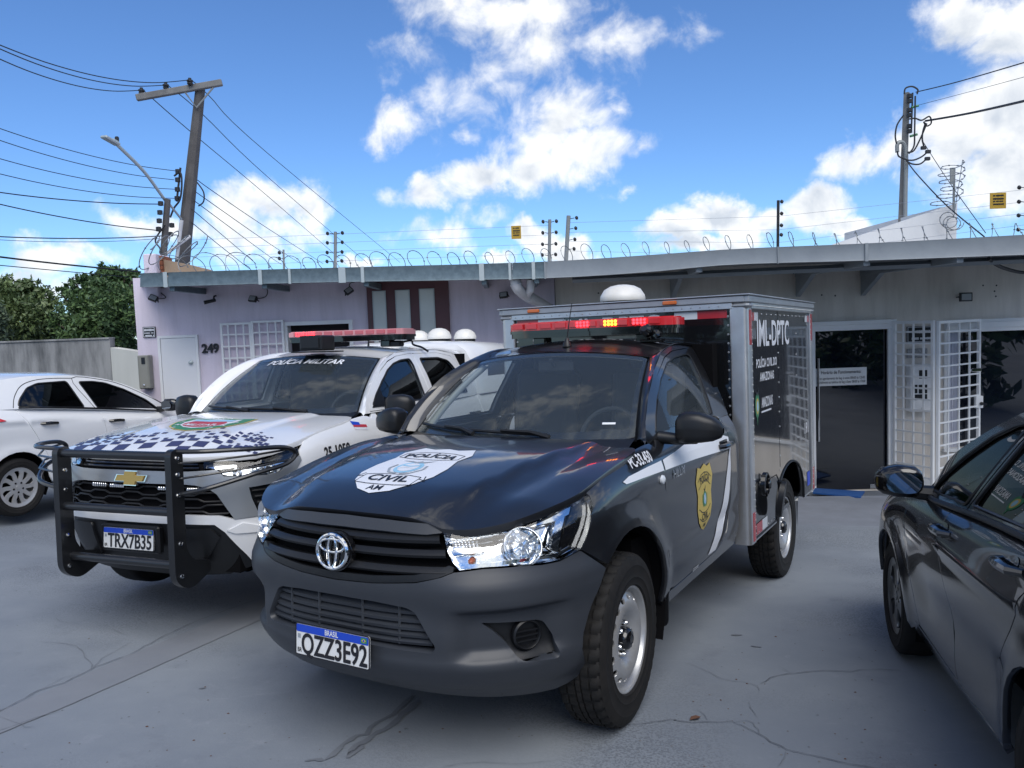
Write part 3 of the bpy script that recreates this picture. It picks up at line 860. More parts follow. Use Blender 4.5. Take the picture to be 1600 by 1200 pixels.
def build_hilux_box(root):
 x0, x1, hw, z0, z1 = -1.93, -4.07, .92, .375, 1.925
 bx = empty_part = None
 mb = MB()
 # sheet walls: front, sides with wheel arch, back, roof, floor
 def side_S(s): return lambda A: np.stack([np.asarray(A)[:, 0], np.full(len(A), s * hw), np.asarray(A)[:, 1]], 1)
 arch = [(-3.16 + .49 * cos(t), .375 + (.37) * sin(t) ** .8) for t in np.linspace(pi, 0, 18)]
 arch = [(-3.16 + .49 * cos(t), .375 + .37 * max(sin(t), 0) ** .8) for t in np.linspace(0, pi, 18)]
 outl = [(x0 - .06, z0 + .012), (x0 - .06, z1), (x1 + .04, z1), (x1 + .04, z0 + .012)] + arch[::-1]
 body = None
 for s in (1, -1):
  w = patch('box_side', side_S(s), outl, M_box_black, root, step=.12, thick=.03, flip=s > 0)
  # rivets and joints
  rv = MB()
  rows = [(-2.07, np.arange(.45, 1.92, .062)), (-2.82, np.arange(.62, 1.90, .11)), (x1 + .09, np.arange(.45, 1.92, .062)), (-3.45, np.arange(.9, 1.9, .17))]
  pts = [(x, z) for x, zs in rows for z in zs] + [(x, z1 - .035) for x in np.arange(-2.2, -4.0, -.14)] + [(x, z0 + .035) for x in np.arange(-2.15, -2.6, -.09)]
  for x, z in pts: rv.lathe([(.0075, 0), (.006, .003), (0, .0045)], 8, 0, Matrix.Translation((x, s * (hw + .001), z)) @ Vector((0, s, 0)).to_track_quat('Z', 'Y').to_matrix().to_4x4())
  rv.build('rivets', [M_alu_dull], w)
  jn = MB(); jn.box((-2.84, s * (hw + .0003), (z1 + .75) / 2), (.05, .003, z1 - .76), 0, .0); jn.build('joint_strip', [M_box_black], w)
  ed = MB(); A = [(a, s * (hw + .002), b) for a, b in arch]; ed.tube(A, .009, 6); ed.box(((x0 - .06 - 2.68) / 2, s * (hw - .002), z0 + .004), (2.62 - 1.99 + .06, .012, .018), 0, .002); ed.build('arch_edge', [M_black_plastic], w)
  al = MB(); al.box(((x0 - 2.68) / 2, s * (hw - .004), z0 - .004), (.69, .018, .014), 0, .003); al.box(((x1 - 3.66) / 2, s * (hw - .004), z0 - .004), (.40, .018, .014), 0, .003); al.build('lower_edge', [M_alu], w)
  X = (lambda x: x)
  SD = (lambda A: np.stack([-np.asarray(A)[:, 0], np.full(len(A), hw + .001), np.asarray(A)[:, 1]], 1)) if s > 0 else (lambda A: np.stack([np.asarray(A)[:, 0], np.full(len(A), -hw - .001), np.asarray(A)[:, 1]], 1))
  cx = (lambda x: -x) if s > 0 else (lambda x: x)
  vm = [M_white_decal, M_green_decal, M_yellow_decal, M_sky_decal, M_black_decal, M_blue_decal, M_reflect_red, M_reflect_white]
  def word(t, x, z, size, sx, heavy): d = Decal(SD); d.text(t, cx(x), z, size, 0, .0012, .008, sx, heavy=heavy); d.build('lettering', [M_white_decal], w)
  word('IML-DPTC', -2.69, 1.75, .252, .90, .020); word('POLÍCIA CIVIL DO', -2.46, 1.55, .082, .90, .022); word('AMAZONAS', -2.46, 1.455, .082, .90, .022); word('AMAZONAS', -2.45, 1.275, .098, .60, .010); word('191', -3.80, .94, .13, 1.0, .02)
  d = Decal(SD); d.line([(cx(-2.28), 1.215), (cx(-2.56), 1.215)], .012, 0, .002); d.build('underline', [M_white_decal], w)
  k = cx(-2.17); d = Decal(SD)
  d.poly(circle(k, 1.27, .055, .085), 1, .002); d.poly(circle(k, 1.265, .036, .055), 2, .003); d.poly(circle(k, 1.265, .022, .036), 3, .004)
  d.poly([(k - .05, 1.37), (k, 1.355), (k + .05, 1.385), (k + .01, 1.335), (k - .01, 1.335)], 4, .003); d.poly([(k - .012, 1.20), (k, 1.13), (k + .012, 1.20)], 1, .002)
  d.build('state_crest', vm, w)
  d = Decal(SD); d.poly([(cx(-3.80), .44), (cx(-3.92), .44), (cx(-3.92), .56), (cx(-3.80), .56)], 0, .002); d.build('sticker', [M_blue_decal], w)
  for (xa, xb, za, zb, m_) in ((-2.03, -2.13, 1.845, 1.90, 6), (-2.13, -2.23, 1.845, 1.90, 7), (x1 + .17, x1 + .27, 1.845, 1.90, 7), (x1 + .07, x1 + .17, 1.845, 1.90, 6), (-2.08, -2.24, .40, .475, 6), (-2.24, -2.38, .40, .475, 7)):
   d = Decal(SD); d.poly([(cx(xa), za), (cx(xb), za), (cx(xb), zb), (cx(xa), zb)], 0, .0025); d.build('reflective_tape', [vm[m_]], w)
  # hanging fuel cap cover
  fc = MB(); Mf = Matrix.Translation((-2.36, s * (hw + .004), .70)) @ Vector((0, s, 0)).to_track_quat('Z', 'X').to_matrix().to_4x4()
  fc.lathe([(.085, -.005), (.085, .01), (.07, .014), (.068, .002), (.03, .0), (.03, .03), (.02, .035), (0, .035)], 24, 0, Mf); fc.build('fuel_filler', [M_gloss_black], w)
  fl = MB(); fl.prism(circle(0, 0, .085, .13, 24), -.018, .018, 0, Matrix.Translation((-2.50, s * (hw + .075), .575)) @ Matrix.Rotation(radians(-8) * s, 4, 'X') @ Vector((-.12, 1.0 * s, 0)).to_track_quat('Z', 'Y').to_matrix().to_4x4())
  fl.tube([(-2.40, s * (hw + .01), .73), (-2.43, s * (hw + .06), .76), (-2.47, s * (hw + .07), .70)], .005, 6); fl.tube([(-2.47, s * (hw + .07), .71), (-2.50, s * (hw + .075), .62)], .018, 8)
  fl.build('filler_flap', [M_black_plastic], w)
  rc = MB(); rc.prism([(0, 0), (.13, 0), (.06, .24), (0, .24)], -.02, 0, 0, Matrix.Translation((x1 - .02, s * (hw + .0), z0 - .0)) @ Matrix(((-1, 0, 0, 0), (0, 0, 1, 0), (0, 1, 0, 0), (0, 0, 0, 1)))); rc.build('rear_guard', [M_alu_dull], root)
 Sf = lambda A: np.stack([np.full(len(A), x0), np.asarray(A)[:, 0], np.asarray(A)[:, 1]], 1)
 fw = patch('box_front', Sf, [(-.84, z0 + .02), (.84, z0 + .02), (.84, z1), (-.84, z1)], M_box_black, root, step=.2)
 rv = MB()
 for s in (1, -1):
  for z in np.arange(.46, 1.90, .059): rv.lathe([(.0085, 0), (.007, .004), (0, .0055)], 8, 0, Matrix.Translation((x0 + .001, s * .805, z)) @ Vector((1, 0, 0)).to_track_quat('Z', 'Y').to_matrix().to_4x4())
 rv.build('rivets', [M_alu_dull], fw)
 d = Decal(lambda A: np.stack([np.full(len(A), x0 + .001), np.asarray(A)[:, 0], np.asarray(A)[:, 1]], 1))
 d.text('IML-DPTC', -.04, 1.845, .165, 0, .002, .008, 1.05, heavy=.02); d.build('lettering', [M_white_decal], fw)
 for (ya, yb, m_) in ((-.80, -.62, M_reflect_red), (-.62, -.40, M_reflect_white), (.44, .60, M_reflect_white), (.60, .80, M_reflect_red)):
  d = Decal(lambda A: np.stack([np.full(len(A), x0 + .001), np.asarray(A)[:, 0], np.asarray(A)[:, 1]], 1)); d.poly([(ya, 1.868), (yb, 1.868), (yb, 1.92), (ya, 1.92)], 0, .003); d.build('reflective_tape', [m_], fw)
 bk = MB(); bk.box((x1 + .015, 0, (z0 + z1) / 2), (.03, 2 * hw - .08, z1 - z0)); bk.box(((x0 + x1) / 2, 0, z0 + .02), (x0 - x1 - .1, 2 * hw - .06, .03)); bk.build('box_floor_and_doors', [M_box_black], root)
 # corner posts
 for xx, nm in ((x0, 1), (x1, -1)):
  for s in (1, -1):
   sec = round_poly([(xx + .0 * nm, s * (hw - .10)), (xx + .022 * nm, s * (hw - .10)), (xx + .022 * nm, s * (hw + .014)), (xx - .10 * nm, s * (hw + .014)), (xx - .10 * nm, s * (hw + .0)), (xx - .02 * nm, s * (hw - .03))], [.002, .012, .040, .004, .001, .01], 6)
   p = MB(); p.prism(sec, z0 - .005, z1 + .01)
   o = p.build('corner_post', [M_alu], root)
   for f_ in o.data.polygons: f_.use_smooth = True
   tp = MB();
   tp.box((xx - .055 * nm, s * (hw + .0155), 1.80), (.050, .003, .23), 0); tp.box((xx - .055 * nm, s * (hw + .0155), .48), (.050, .003, .19), 0); tp.build('red_tape', [M_reflect_red], o)
   r2 = MB()
   for z in np.arange(.43, 1.9, .045): r2.lathe([(.005, 0), (.004, .003), (0, .004)], 6, 0, Matrix.Translation((xx - .086 * nm, s * (hw + .015), z)) @ Vector((0, s, 0)).to_track_quat('Z', 'Y').to_matrix().to_4x4())
   r2.build('rivets', [M_alu_dull], o)
 # top rail frame
 tr = MB()
 L = x0 - x1
 for s in (1, -1):
  tr.box(((x0 + x1) / 2, s * (hw + .006), z1 + .018), (L - .16, .030, .042), 0, .004); tr.box(((x0 + x1) / 2, s * (hw + .012), z1 + .060), (L + .05, .034, .045), 1, .006)
 for xx, nm in ((x0, 1), (x1, -1)):
  tr.box((xx + .010 * nm, 0, z1 + .018), (.030, 2 * hw - .16, .042), 0, .004); tr.box((xx + .014 * nm, 0, z1 + .060), (.034, 2 * hw + .0, .045), 1, .006)
  for s in (1, -1): tr.box((xx - .03 * nm, s * (hw - .03), z1 + .018), (.12, .12, .046), 1, .02)
 tr.box(((x0 + x1) / 2, 0, z1 + .088), (L + .08, 2 * hw + .075, .009), 0, .003)
 o = tr.build('top_rail', [M_alu, M_alu_dull], root)
 r2 = MB()
 for y in np.arange(-.80, .81, .062): r2.lathe([(.006, 0), (.005, .003), (0, .004)], 6, 0, Matrix.Translation((x0 + .0255, y, z1 + .018)) @ Vector((1, 0, 0)).to_track_quat('Z', 'Y').to_matrix().to_4x4())
 for x in np.arange(x0 - .1, x1 + .08, -.030):
  for s in (1, -1): r2.lathe([(.005, 0), (.004, .003), (0, .004)], 6, 0, Matrix.Translation((x, s * (hw + .0215), z1 + .018)) @ Vector((0, s, 0)).to_track_quat('Z', 'Y').to_matrix().to_4x4())
 r2.build('rivets', [M_alu_dull], o)
 for y in (-.64, .42):
  ml = MB(); ml.box((x0 + .036, y, z1 + .060), (.014, .10, .026), 0, .005); ml.build('marker_light', [M_amber], o)
 # domed roof vent
 dv = MB(); dv.lathe([(.165, 0), (.170, .012), (.166, .040), (.158, .052), (.135, .088), (.09, .112), (.04, .122), (0, .124)], 40, 0, Matrix.Translation((-2.28, -.085, z1 + .112)))
 dv.lathe([(.15, -.02), (.15, .005)], 32, 1, Matrix.Translation((-2.28, -.085, z1 + .110)))
 dv.build('roof_vent', [M_dome_white, M_black_plastic], root)
 dv = MB(); dv.box((-3.0, .45, z1 + .10), (.14, .10, .03), 0, .008); dv.build('roof_hatch', [M_alu_dull], root)
 light_bar(root, (-1.47, .035, 1.80), 1.20, .26, [('r', .50), ('a', .68), ('r', .86)], tall=.084, swept=True)
 # small searchlight cluster
 sl = MB(); sl.lathe([(.035, -.03), (.038, .02), (.02, .04), (0, .04)], 14, 0, Matrix.Translation((-1.33, .47, 1.80)) @ Matrix.Rotation(radians(70), 4, 'Y')); sl.tube([(-1.35, .47, 1.80), (-1.38, .47, 1.73)], .014, 6)
 sl.lathe([(.022, -.02), (.024, .02), (0, .025)], 12, 0, Matrix.Translation((-1.36, .53, 1.775)) @ Matrix.Rotation(radians(80), 4, 'Y')); sl.box((-1.38, .49, 1.735), (.07, .14, .02), 0, .006)
 sl.build('searchlight', [M_gloss_black], root)

def light_bar(parent, c, width, depth, lit, tall=.08, swept=True, clear=False):
 """emergency bar across the roof: black tray, red lenses, lamp modules; lit = (colour, position 0..1 from the right-hand side of the vehicle)"""
 x, y0, z = c; hw = width / 2
 tray = MB()
 plan = [(depth * .5, -hw * .72), (depth * .5, hw * .72), (depth * .22, hw), (-depth * .5, hw), (-depth * .5, -hw), (depth * .22, -hw)] if swept else [(depth * .5, -hw), (depth * .5, hw), (-depth * .5, hw), (-depth * .5, -hw)]
 plan = round_poly(plan, .03, 3)
 T = Matrix.Translation((x, y0, z))
 tray.prism([(a * .94, b * .985) for a, b in plan], -.02, .012, 0, T)
 tray.prism(plan, .010, .030, 0, T)
 for s in (1, -1): tray.box((x, y0 + s * hw * .62, z - .045), (.10, .10, .06), 0, .01)
 bar = tray.build('light_bar', [M_gloss_black], parent)
 top = MB()
 top.prism([(a * .99, b * .995) for a, b in plan], .030, tall - .008, 0, T); top.prism([(a * .90, b * .97) for a, b in plan], tall - .008, tall, 0, T)
 for k in range(1, 6): top.box((x + depth * .5 - .001, y0 - hw + width * k / 6, z + (.03 + tall) / 2), (.006, .008, tall - .032), 0)
 top.build('lens_cover', [M_pink_lens if clear else M_red_lens], bar)
 md = MB(); ld = {'r': MB(), 'a': MB()}
 litpos = {p: k for k, p in lit}
 for i in range(10):
  t = (i + .5) / 10; yy = y0 - hw * .9 + width * .9 * t
  md.box((x + depth * .495 + .003, yy, z + .030 + (tall - .03) * .5), (.008, width * .068, (tall - .03) * .66), 0, .002)
 md.build('lamp_module', [M_red_dim if clear else M_red_lens], bar)
 for k, p in lit:
  yy = y0 - hw * .9 + width * .9 * p; m = MB()
  for i in range(4):
   for j in range(2):
    m.lathe([(.0095, 0), (.008, .005), (0, .007)], 8, 0, Matrix.Translation((x + depth * .5 + .006, yy + (i - 1.5) * .024, z + .030 + (tall - .03) * (.32 + .36 * j))) @ Vector((1, 0, 0)).to_track_quat('Z', 'Y').to_matrix().to_4x4())
  m.build('lit_lamp', [M_led_red if k == 'r' else M_led_amber], bar)
 return bar
# ------------------------------------------------------------------ black forensic pickup with box body
def build_hilux():
 # body frame -> world
 R = Matrix(((-0.5175983, 0.85562341, 7.57062183e-04), (-0.85531118, -0.51743293, 2.65697300e-02), (0.02312541, 0.01310492, 0.999646676)))
 root = empty('police_truck', label='black pickup truck with a riveted box body and silver steel wheels, nearest the camera', cat='truck')
 b = HX_belt; S = b
 ax = lambda x: float(b.a_of_x(x))
 P = M_black_paint
 both = lambda poly: [poly, mirror(poly)]
 # ---- dark core behind the panels
 core = MB()
 core.box((-.60, 0, .66), (2.55, 1.22, .62)); core.box((-1.0, 0, .58), (1.55, 1.60, .40)); core.box((-2.6, 0, .62), (2.9, .95, .22)); core.box((.45, 0, .62), (.5, 1.0, .5))
 core.box((-1.80, 0, 1.25), (.10, 1.5, .9)); core.box((-1.10, 0, .93), (1.4, 1.62, .30)); core.box((.05, 0, 1.0), (.8, 1.4, .24))
 core.build('chassis', [M_shell], root)
 # ---- bonnet
 side = [(.826, .46), (.79, .57), (.725, .665), (.644, .737), (.546, .792), (.42, .824), (.30, .836), (.10, .840), (-.10, .840), (-.22, .832), (-.285, .80), (-.31, .74)]
 side = [tuple(p) for p in catmull(side, 4)]
 hood = [(.836, -.0), (.834, .22), (.830, .38)] + side + [(-.285, .55), (-.27, .30), (-.265, 0)]
 hood = hood + [(x, -y) for x, y in hood[-2:0:-1]]
 patch('hood', HX_hood, hood, P, root, step=.04, thick=.034)
 # ---- front wing panels
 arch = lambda a0, a1, n=16, dr=0.0: [(ax(HX_ARCH[0] + (HX_ARCH[2] + dr) * cos(t)), HX_ARCH[1] + (HX_ARCH[2] + dr) * sin(t)) for t in np.linspace(a0, a1, n)]
 ztx = lambda x: float(hx_zt(np.array([x])))
 top = [(ax(x), ztx(x) - .004) for x in (.37, .30, .20, .10, 0, -.1, -.2, -.27, -.33, -.40, -.46)]
 fend = [(1.196, 1.074), (1.190, 1.100)] + top + [(ax(-.50), 1.19), (ax(-.485), 1.05), (ax(-.50), .90), (ax(-.545), .60), (ax(-.575), .44), (ax(-.50), .40)]
 fend += arch(radians(184), radians(53), 18) + [(1.096, .901), (1.122, .931), (1.165, 1.0)]
 wing = {s: patch('front_wing', S, [(a * s, z) for a, z in fend], P, root, step=.04, thick=.03) for s in (1, -1)}
 # ---- bumper with its openings
 bt = [(0, .815), (.2, .822), (.393, .838), (.50, .862), (.552, .880), (.60, .884), (.657, .889), (.793, .887), (.893, .879), (.979, .878), (1.045, .889), (1.092, .895), (1.25, .793)]
 bb = arch(radians(50), radians(8), 6, .004) + [(1.13, .395), (1.09, .352), (1.02, .335), (.947, .326), (.80, .330), (.607, .338), (.40, .352), (.2, .362), (0, .366)]
 bump = bt + bb
 bump = bump + mirror(bump)[1:-1]
 lg = [(0, .752), (.20, .750), (.341, .738), (.376, .722), (.466, .590), (.450, .566), (.203, .574), (0, .577)]
 lgf = lg + mirror(lg)[1:-1]
 fog = [(.64, .672), (.889, .655), (.923, .640), (.962, .58), (.975, .508), (.958, .493), (.807, .515), (.787, .531), (.75, .584), (.69, .640)]
 fogr = round_poly(fog, .012, 3)
 bp = patch('front_bumper', S, bump, M_plastic, root, holes=[round_poly(lgf, .012, 2), fogr, mirror(fogr)], step=.024, thick=.045)
 # lower grille
 back = lambda d: (lambda A: S(A) - surf_normals(S, A) * d)
 o = patch('lower_grille', back(.05), [(a * 1.02, z) for a, z in lgf], M_shell, root, step=.05)
 mb = MB()
 for zc in (.598, .628, .658, .688, .718):
  wmax = .455 - (zc - .58) * .52
  pts = [(a, zc) for a in np.linspace(-wmax, wmax, 29)]
  q = back(.018)(np.array(pts)); q2 = back(.040)(np.array([(a, z + .014) for a, z in pts])); q3 = back(.022)(np.array([(a, z - .012) for a, z in pts]))
  n = len(q); V = [tuple(v) for v in np.concatenate([q2, q, q3])]
  mb.add(V, [(i, i + 1, n + i + 1, n + i) for i in range(n - 1)] + [(n + i, n + i + 1, 2 * n + i + 1, 2 * n + i) for i in range(n - 1)], 0, False)
 for a in (-.30, -.12, .12, .30):
  q = back(.024)(np.array([(a, .585), (a, .74)])); mb.tube(q, .006, 5)
 mb.build('slats', [M_plastic], o)
 # fog lamp pockets
 for s in (1, -1):
  pk = patch('fog_lamp_bezel', back(.036), [((a - .84) * 1.07 * s + .84 * s, (z - .585) * 1.09 + .585) for a, z in fogr], M_black_plastic, root, step=.03)
  c = S(np.array([[.850 * s, .598]]))[0]; n = surf_normals(S, np.array([[.850 * s, .598]]))[0] * (1)
  if n[0] < 0: n = -n
  n = Vector((n[0], n[1], 0)).normalized()
  Mx = Matrix.Translation(Vector(c) - n * .02) @ n.to_track_quat('Z', 'Y').to_matrix().to_4x4()
  rg = MB(); rg.lathe([(.062, -.01), (.062, .012), (.055, .018), (.050, .012), (.048, -.004), (0, -.006)], 32, 0, Mx)
  for k in (-.024, -.004, .016): rg.box((0, k, .004), (2 * sqrt(.049 ** 2 - (k) ** 2), .005, .012), 0, 0, Mx)
  rg.build('blank_cover', [M_black_plastic], pk)
 # ---- upper grille
 gt = [(0, 1.044), (.25, 1.042), (.45, 1.034), (.515, 1.022), (.528, .99), (.553, .900), (.548, .882), (.49, .862), (.393, .842), (.2, .826), (0, .820)]
 gpoly = gt + mirror(gt)[1:-1]
 g = patch('grille', back(.060), gpoly, M_shell, root, step=.05)
 def bar(name, z0, d0, hgt, mt, prof, amax):
  mb = MB(); A = np.linspace(-amax, amax, 41); rings = []
  for (dz, dd) in prof: rings.append(back(d0 - dd)(np.array([(a, z0 + dz * hgt - .006 * (abs(a) / .5) ** 2 * 0) for a in A])))
  n = len(A); V = [tuple(v) for v in np.concatenate(rings)]
  F = [(r * n + i, r * n + i + 1, (r + 1) * n + i + 1, (r + 1) * n + i) for r in range(len(rings) - 1) for i in range(n - 1)]
  mb.add(V, F, 0, True)
  return mb.build(name, [mt], g)
 slat = [(.5, -.02), (.40, .018), (.1, .026), (-.2, .030), (-.42, .022), (-.5, -.02)]
 for z0, am in ((.885, .52), (.948, .53), (1.000, .515)):
  bar('slat', z0, .030, .038, M_black_plastic, slat, am)
 # frame of the grille: band above, rim below
 band = [(0, 1.064), (.25, 1.060), (.46, 1.050), (.522, 1.036), (.528, 1.018), (.46, 1.012), (.25, 1.020), (0, 1.022)]
 patch('grille_trim', S, band + mirror(band)[1:-1], M_plastic, root, step=.03, thick=.03, off=.002)
 low = [(0, .848), (.2, .853), (.393, .868), (.50, .890), (.536, .905), (.553, .899), (.548, .882), (.49, .862), (.393, .842), (.2, .826), (0, .820)]
 patch('grille_rim', S, low + mirror(low)[1:-1], M_black_plastic, root, step=.03, thick=.04, off=-.002)
 # emblem: three ellipses in chrome on a dark roundel
 e0 = S(np.array([[0, .932]]))[0]
 Me = Matrix.Translation((e0[0] + .016, 0, .932)) @ Matrix(((0, 0, 1, 0), (1, 0, 0, 0), (0, 1, 0, 0), (0, 0, 0, 1))) @ Matrix.Rotation(radians(-6), 4, 'X')
 em = MB()
 em.prism(circle(0, 0, .095, .082, 40), -.03, -.004, 1, Me)
 em.build('emblem_base', [M_chrome, M_gloss_black], g)
 em = MB()
 ring = lambda cx, cy, rx, ry, r, z=0.008: em.tube([Me @ Vector((cx + rx * cos(t), cy + ry * sin(t), z)) for t in np.linspace(0, 2 * pi, 48, endpoint=False)], r, 8, 0, closed=True)
 ring(0, 0, .080, .068, .0075); ring(0, .024, .066, .026, .0055); ring(0, -.002, .023, .062, .0055)
 em.build('emblem', [M_chrome], g)
 # ---- headlights
 hl = [(.534, 1.018), (.600, 1.028), (.675, 1.035), (.770, 1.043), (.859, 1.052), (.972, 1.067), (1.076, 1.084), (1.150, 1.098), (1.180, 1.100), (1.190, 1.076), (1.176, 1.035), (1.158, 1.0), (1.140, .965), (1.116, .931), (1.090, .901), (1.045, .896), (.979, .885), (.893, .886), (.793, .894), (.657, .896), (.572, .888), (.552, .916), (.540, .955)]
 for s in (1, -1):
  mm = lambda poly: [(a * s, z) for a, z in poly]
  h = patch('headlight', back(.075), mm(hl), M_lamp_chrome, root, step=.035, flip=False)
  # side walls of the housing
  rim = dens(mm(hl), .03)
  A = np.array(rim + rim[:1])
  loft('housing_wall', [back(.002)(A), back(.076)(A)], M_lamp_chrome, h)
  # smoked outer third, chrome upper strip, inner indicator cells
  sm = [(1.005, .90), (1.045, .898), (1.088, .905), (1.112, .935), (1.152, 1.0), (1.170, 1.04), (1.183, 1.082), (1.160, 1.092), (1.085, 1.076), (1.02, 1.00)]
  patch('smoked_bezel', back(.030), mm(sm), M_gloss_black, h, step=.03, thick=.03)
  strip = [(.54, 1.013), (.675, 1.030), (.859, 1.047), (.972, 1.062), (1.07, 1.078), (1.05, 1.052), (.972, 1.038), (.859, 1.030), (.675, 1.014), (.54, .998)]
  patch('trim_strip', back(.020), mm(strip), M_chrome, h, step=.03, thick=.03)
  mid = [(.548, .962), (.660, .972), (.672, .955), (.552, .944)]
  patch('cell_divider', back(.018), mm(mid), M_chrome, h, step=.02, thick=.05)
  botm = [(.575, .893), (.80, .900), (.98, .893), (1.06, .905), (1.05, .922), (.98, .907), (.80, .912), (.58, .908)]
  patch('lower_trim', back(.022), mm(botm), M_chrome, h, step=.02, thick=.03)
  step_ = [(.985, .905), (1.0, 1.0), (1.035, 1.058), (.985, 1.045), (.955, 1.0), (.945, .93)]
  patch('reflector_step', back(.026), mm(step_), M_lamp_chrome, h, step=.02, thick=.035)
  # main bowl
  c = back(.035)(np.array([[.825 * s, .968]]))[0]; n = Vector((.93, .36 * s, 0.0)).normalized()
  Mb = Matrix.Translation(c) @ n.to_track_quat('Z', 'Y').to_matrix().to_4x4()
  bw = MB(); bw.lathe([(.080, .030), (.078, .034), (.073, .030), (.066, .004), (.050, -.018), (.028, -.032), (.010, -.036), (0, -.036)], 36, 0, Mb)
  for k in range(10):
   a_ = 2 * pi * k / 10; bw.box((.044 * cos(a_), .044 * sin(a_), -.010), (.046, .003, .016), 0, 0, Mb @ Matrix.Identity(4), a_)
  bw.lathe([(.014, -.034), (.013, .004), (0, .008)], 12, 0, Mb)
  bw.build('main_reflector', [M_lamp_chrome], h)
  sg = MB()
  c2 = back(.045)(np.array([[.618 * s, .922]]))[0]; sg.lathe([(.013, -.02), (.013, .012), (.006, .022), (0, .024)], 12, 0, Matrix.Translation(c2) @ n.to_track_quat('Z', 'Y').to_matrix().to_4x4())
  sg.build('indicator_bulb', [M_bulb_orange], h)
  fl = MB()
  for i in range(7):
   for j in range(5):
    q = back(.062)(np.array([[(.565 + .014 * i) * s, .975 + .008 * j]]))[0]; fl.box(q, (.006, .010, .006), 0, .002)
  fl.build('lens_facets', [M_lamp_chrome], h)
  patch('lens', S, mm(hl), M_lens, h, step=.03, off=.004)
 # ---- doors, lower body
 dlow = [(ax(-.492), 1.19), (ax(-.478), 1.05), (ax(-.492), .90), (ax(-.535), .62), (ax(-.560), .46), (ax(-.66), .445), (ax(-1.0), .455), (ax(-1.36), .465), (ax(-1.46), .49), (ax(-1.555), .55), (ax(-1.605), .66), (ax(-1.625), .80), (ax(-1.64), 1.0), (ax(-1.64), 1.236), (ax(-.9), 1.236), (ax(-.55), 1.230)]
 doors = {}
 for s in (1, -1):
  mm = lambda poly: [(a * s, z) for a, z in poly]
  d = patch('door', S, mm(dlow), P, root, step=.05, thick=.03)
  doors[s] = d
  sill = [(ax(-.585), .44), (ax(-.52), .385), (ax(-.60), .372), (ax(-1.0), .385), (ax(-1.80), .40), (ax(-1.83), .50), (ax(-1.83), 1.236), (ax(-1.648), 1.236), (ax(-1.648), 1.0), (ax(-1.633), .80), (ax(-1.613), .655), (ax(-1.562), .54), (ax(-1.463), .482), (ax(-1.36), .457), (ax(-1.0), .447), (ax(-.66), .437)]
  patch('sill', S, mm(sill), P, root, step=.05, thick=.03)
  # handle
  hb = MB(); c = S(np.array([[ax(-1.50) * s, 1.085]]))[0]
  hb.tube([(c[0] + .10, c[1] + .004 * s, c[2]), (c[0] + .075, c[1] + .03 * s, c[2] + .002), (c[0], c[1] + .037 * s, c[2] + .003), (c[0] - .075, c[1] + .03 * s, c[2] + .002), (c[0] - .10, c[1] + .004 * s, c[2])], [.014, .016, .016, .016, .014], 8, 0, flat=1.0)
  hb.box((c[0] + .0, c[1] - .001 * s, c[2]), (.15, .012, .06), 0, .005)
  hb.build('door_handle', [M_gloss_black], d)
 # white swoosh, lettering and badges on the near door and wing
 def side_art(A):   # artwork x runs rearwards from x = 0, y is height
  A = np.asarray(A, float); return S(np.stack([b.a0 + b.xc + A[:, 0], A[:, 1]], 1))
 a2x = lambda a: a - b.a0 - b.xc
 def art_r(A):
  A = np.asarray(A, float); return S(np.stack([-(b.a0 + b.xc - A[:, 0]), A[:, 1]], 1))
 for s, art in ((1, side_art), (-1, art_r)):
  X = (lambda x: x) if s > 0 else (lambda x: -x)
  dw = Decal(art)
  sw1 = [(-.012 + .0, 1.108), (.015, 1.094), (.20, 1.092), (.478, 1.086), (.478, 1.135), (.30, 1.131), (.06, 1.121)]
  dw.poly([(X(x), z) for x, z in sw1], 0, .0025)
  dw.build('white_swoosh', [M_white_decal], wing[s])
  dd = Decal(art)
  sw2 = [(.496, 1.085), (.95, 1.076), (1.37, 1.060), (1.600, 1.050), (1.63, 1.12), (1.46, 1.155), (1.20, 1.172), (.90, 1.170), (.70, 1.150), (.500, 1.135)]
  dd.poly([(X(x), z) for x, z in sw2], 0, .0025)
  c1 = [(1.63, 1.10), (1.60, 1.03), (1.56, .95), (1.51, .85), (1.445, .74), (1.365, .63), (1.275, .545), (1.195, .478), (1.34, .475), (1.44, .545), (1.53, .66), (1.59, .80), (1.625, .93)]
  c2 = [(1.630, .90), (1.618, .80), (1.598, .665), (1.548, .56), (1.46, .497), (1.40, .476), (1.46, .545), (1.55, .66), (1.60, .79)]
  dd.poly([(X(x), z) for x, z in c1], 0, .0025);
  dd.poly([(X(x), z) for x, z in [(1.628, .90), (1.612, .80), (1.59, .68), (1.54, .575), (1.45, .505), (1.385, .478), (1.373, .476), (1.455, .545), (1.545, .66), (1.603, .80)]], 1, .004)
  dd.build('white_swoosh', [M_white_decal, M_black_decal], doors[s])
  # gold shield
  ds = Decal(art); cx, cz = 1.09 * (1 if s > 0 else 1), .842
  k = 1.0 if s > 0 else 1.0
  ox = cx if s > 0 else -cx
  shp = [(-.150, .105), (-.110, .180), (-.055, .168), (0, .190), (.055, .168), (.110, .180), (.150, .105), (.118, .02), (.128, -.06), (.100, -.13), (.045, -.172), (0, -.190), (-.045, -.172), (-.100, -.13), (-.128, -.06), (-.118, .02)]
  ds.poly([(ox + x, cz + z) for x, z in shp], 0, .003)
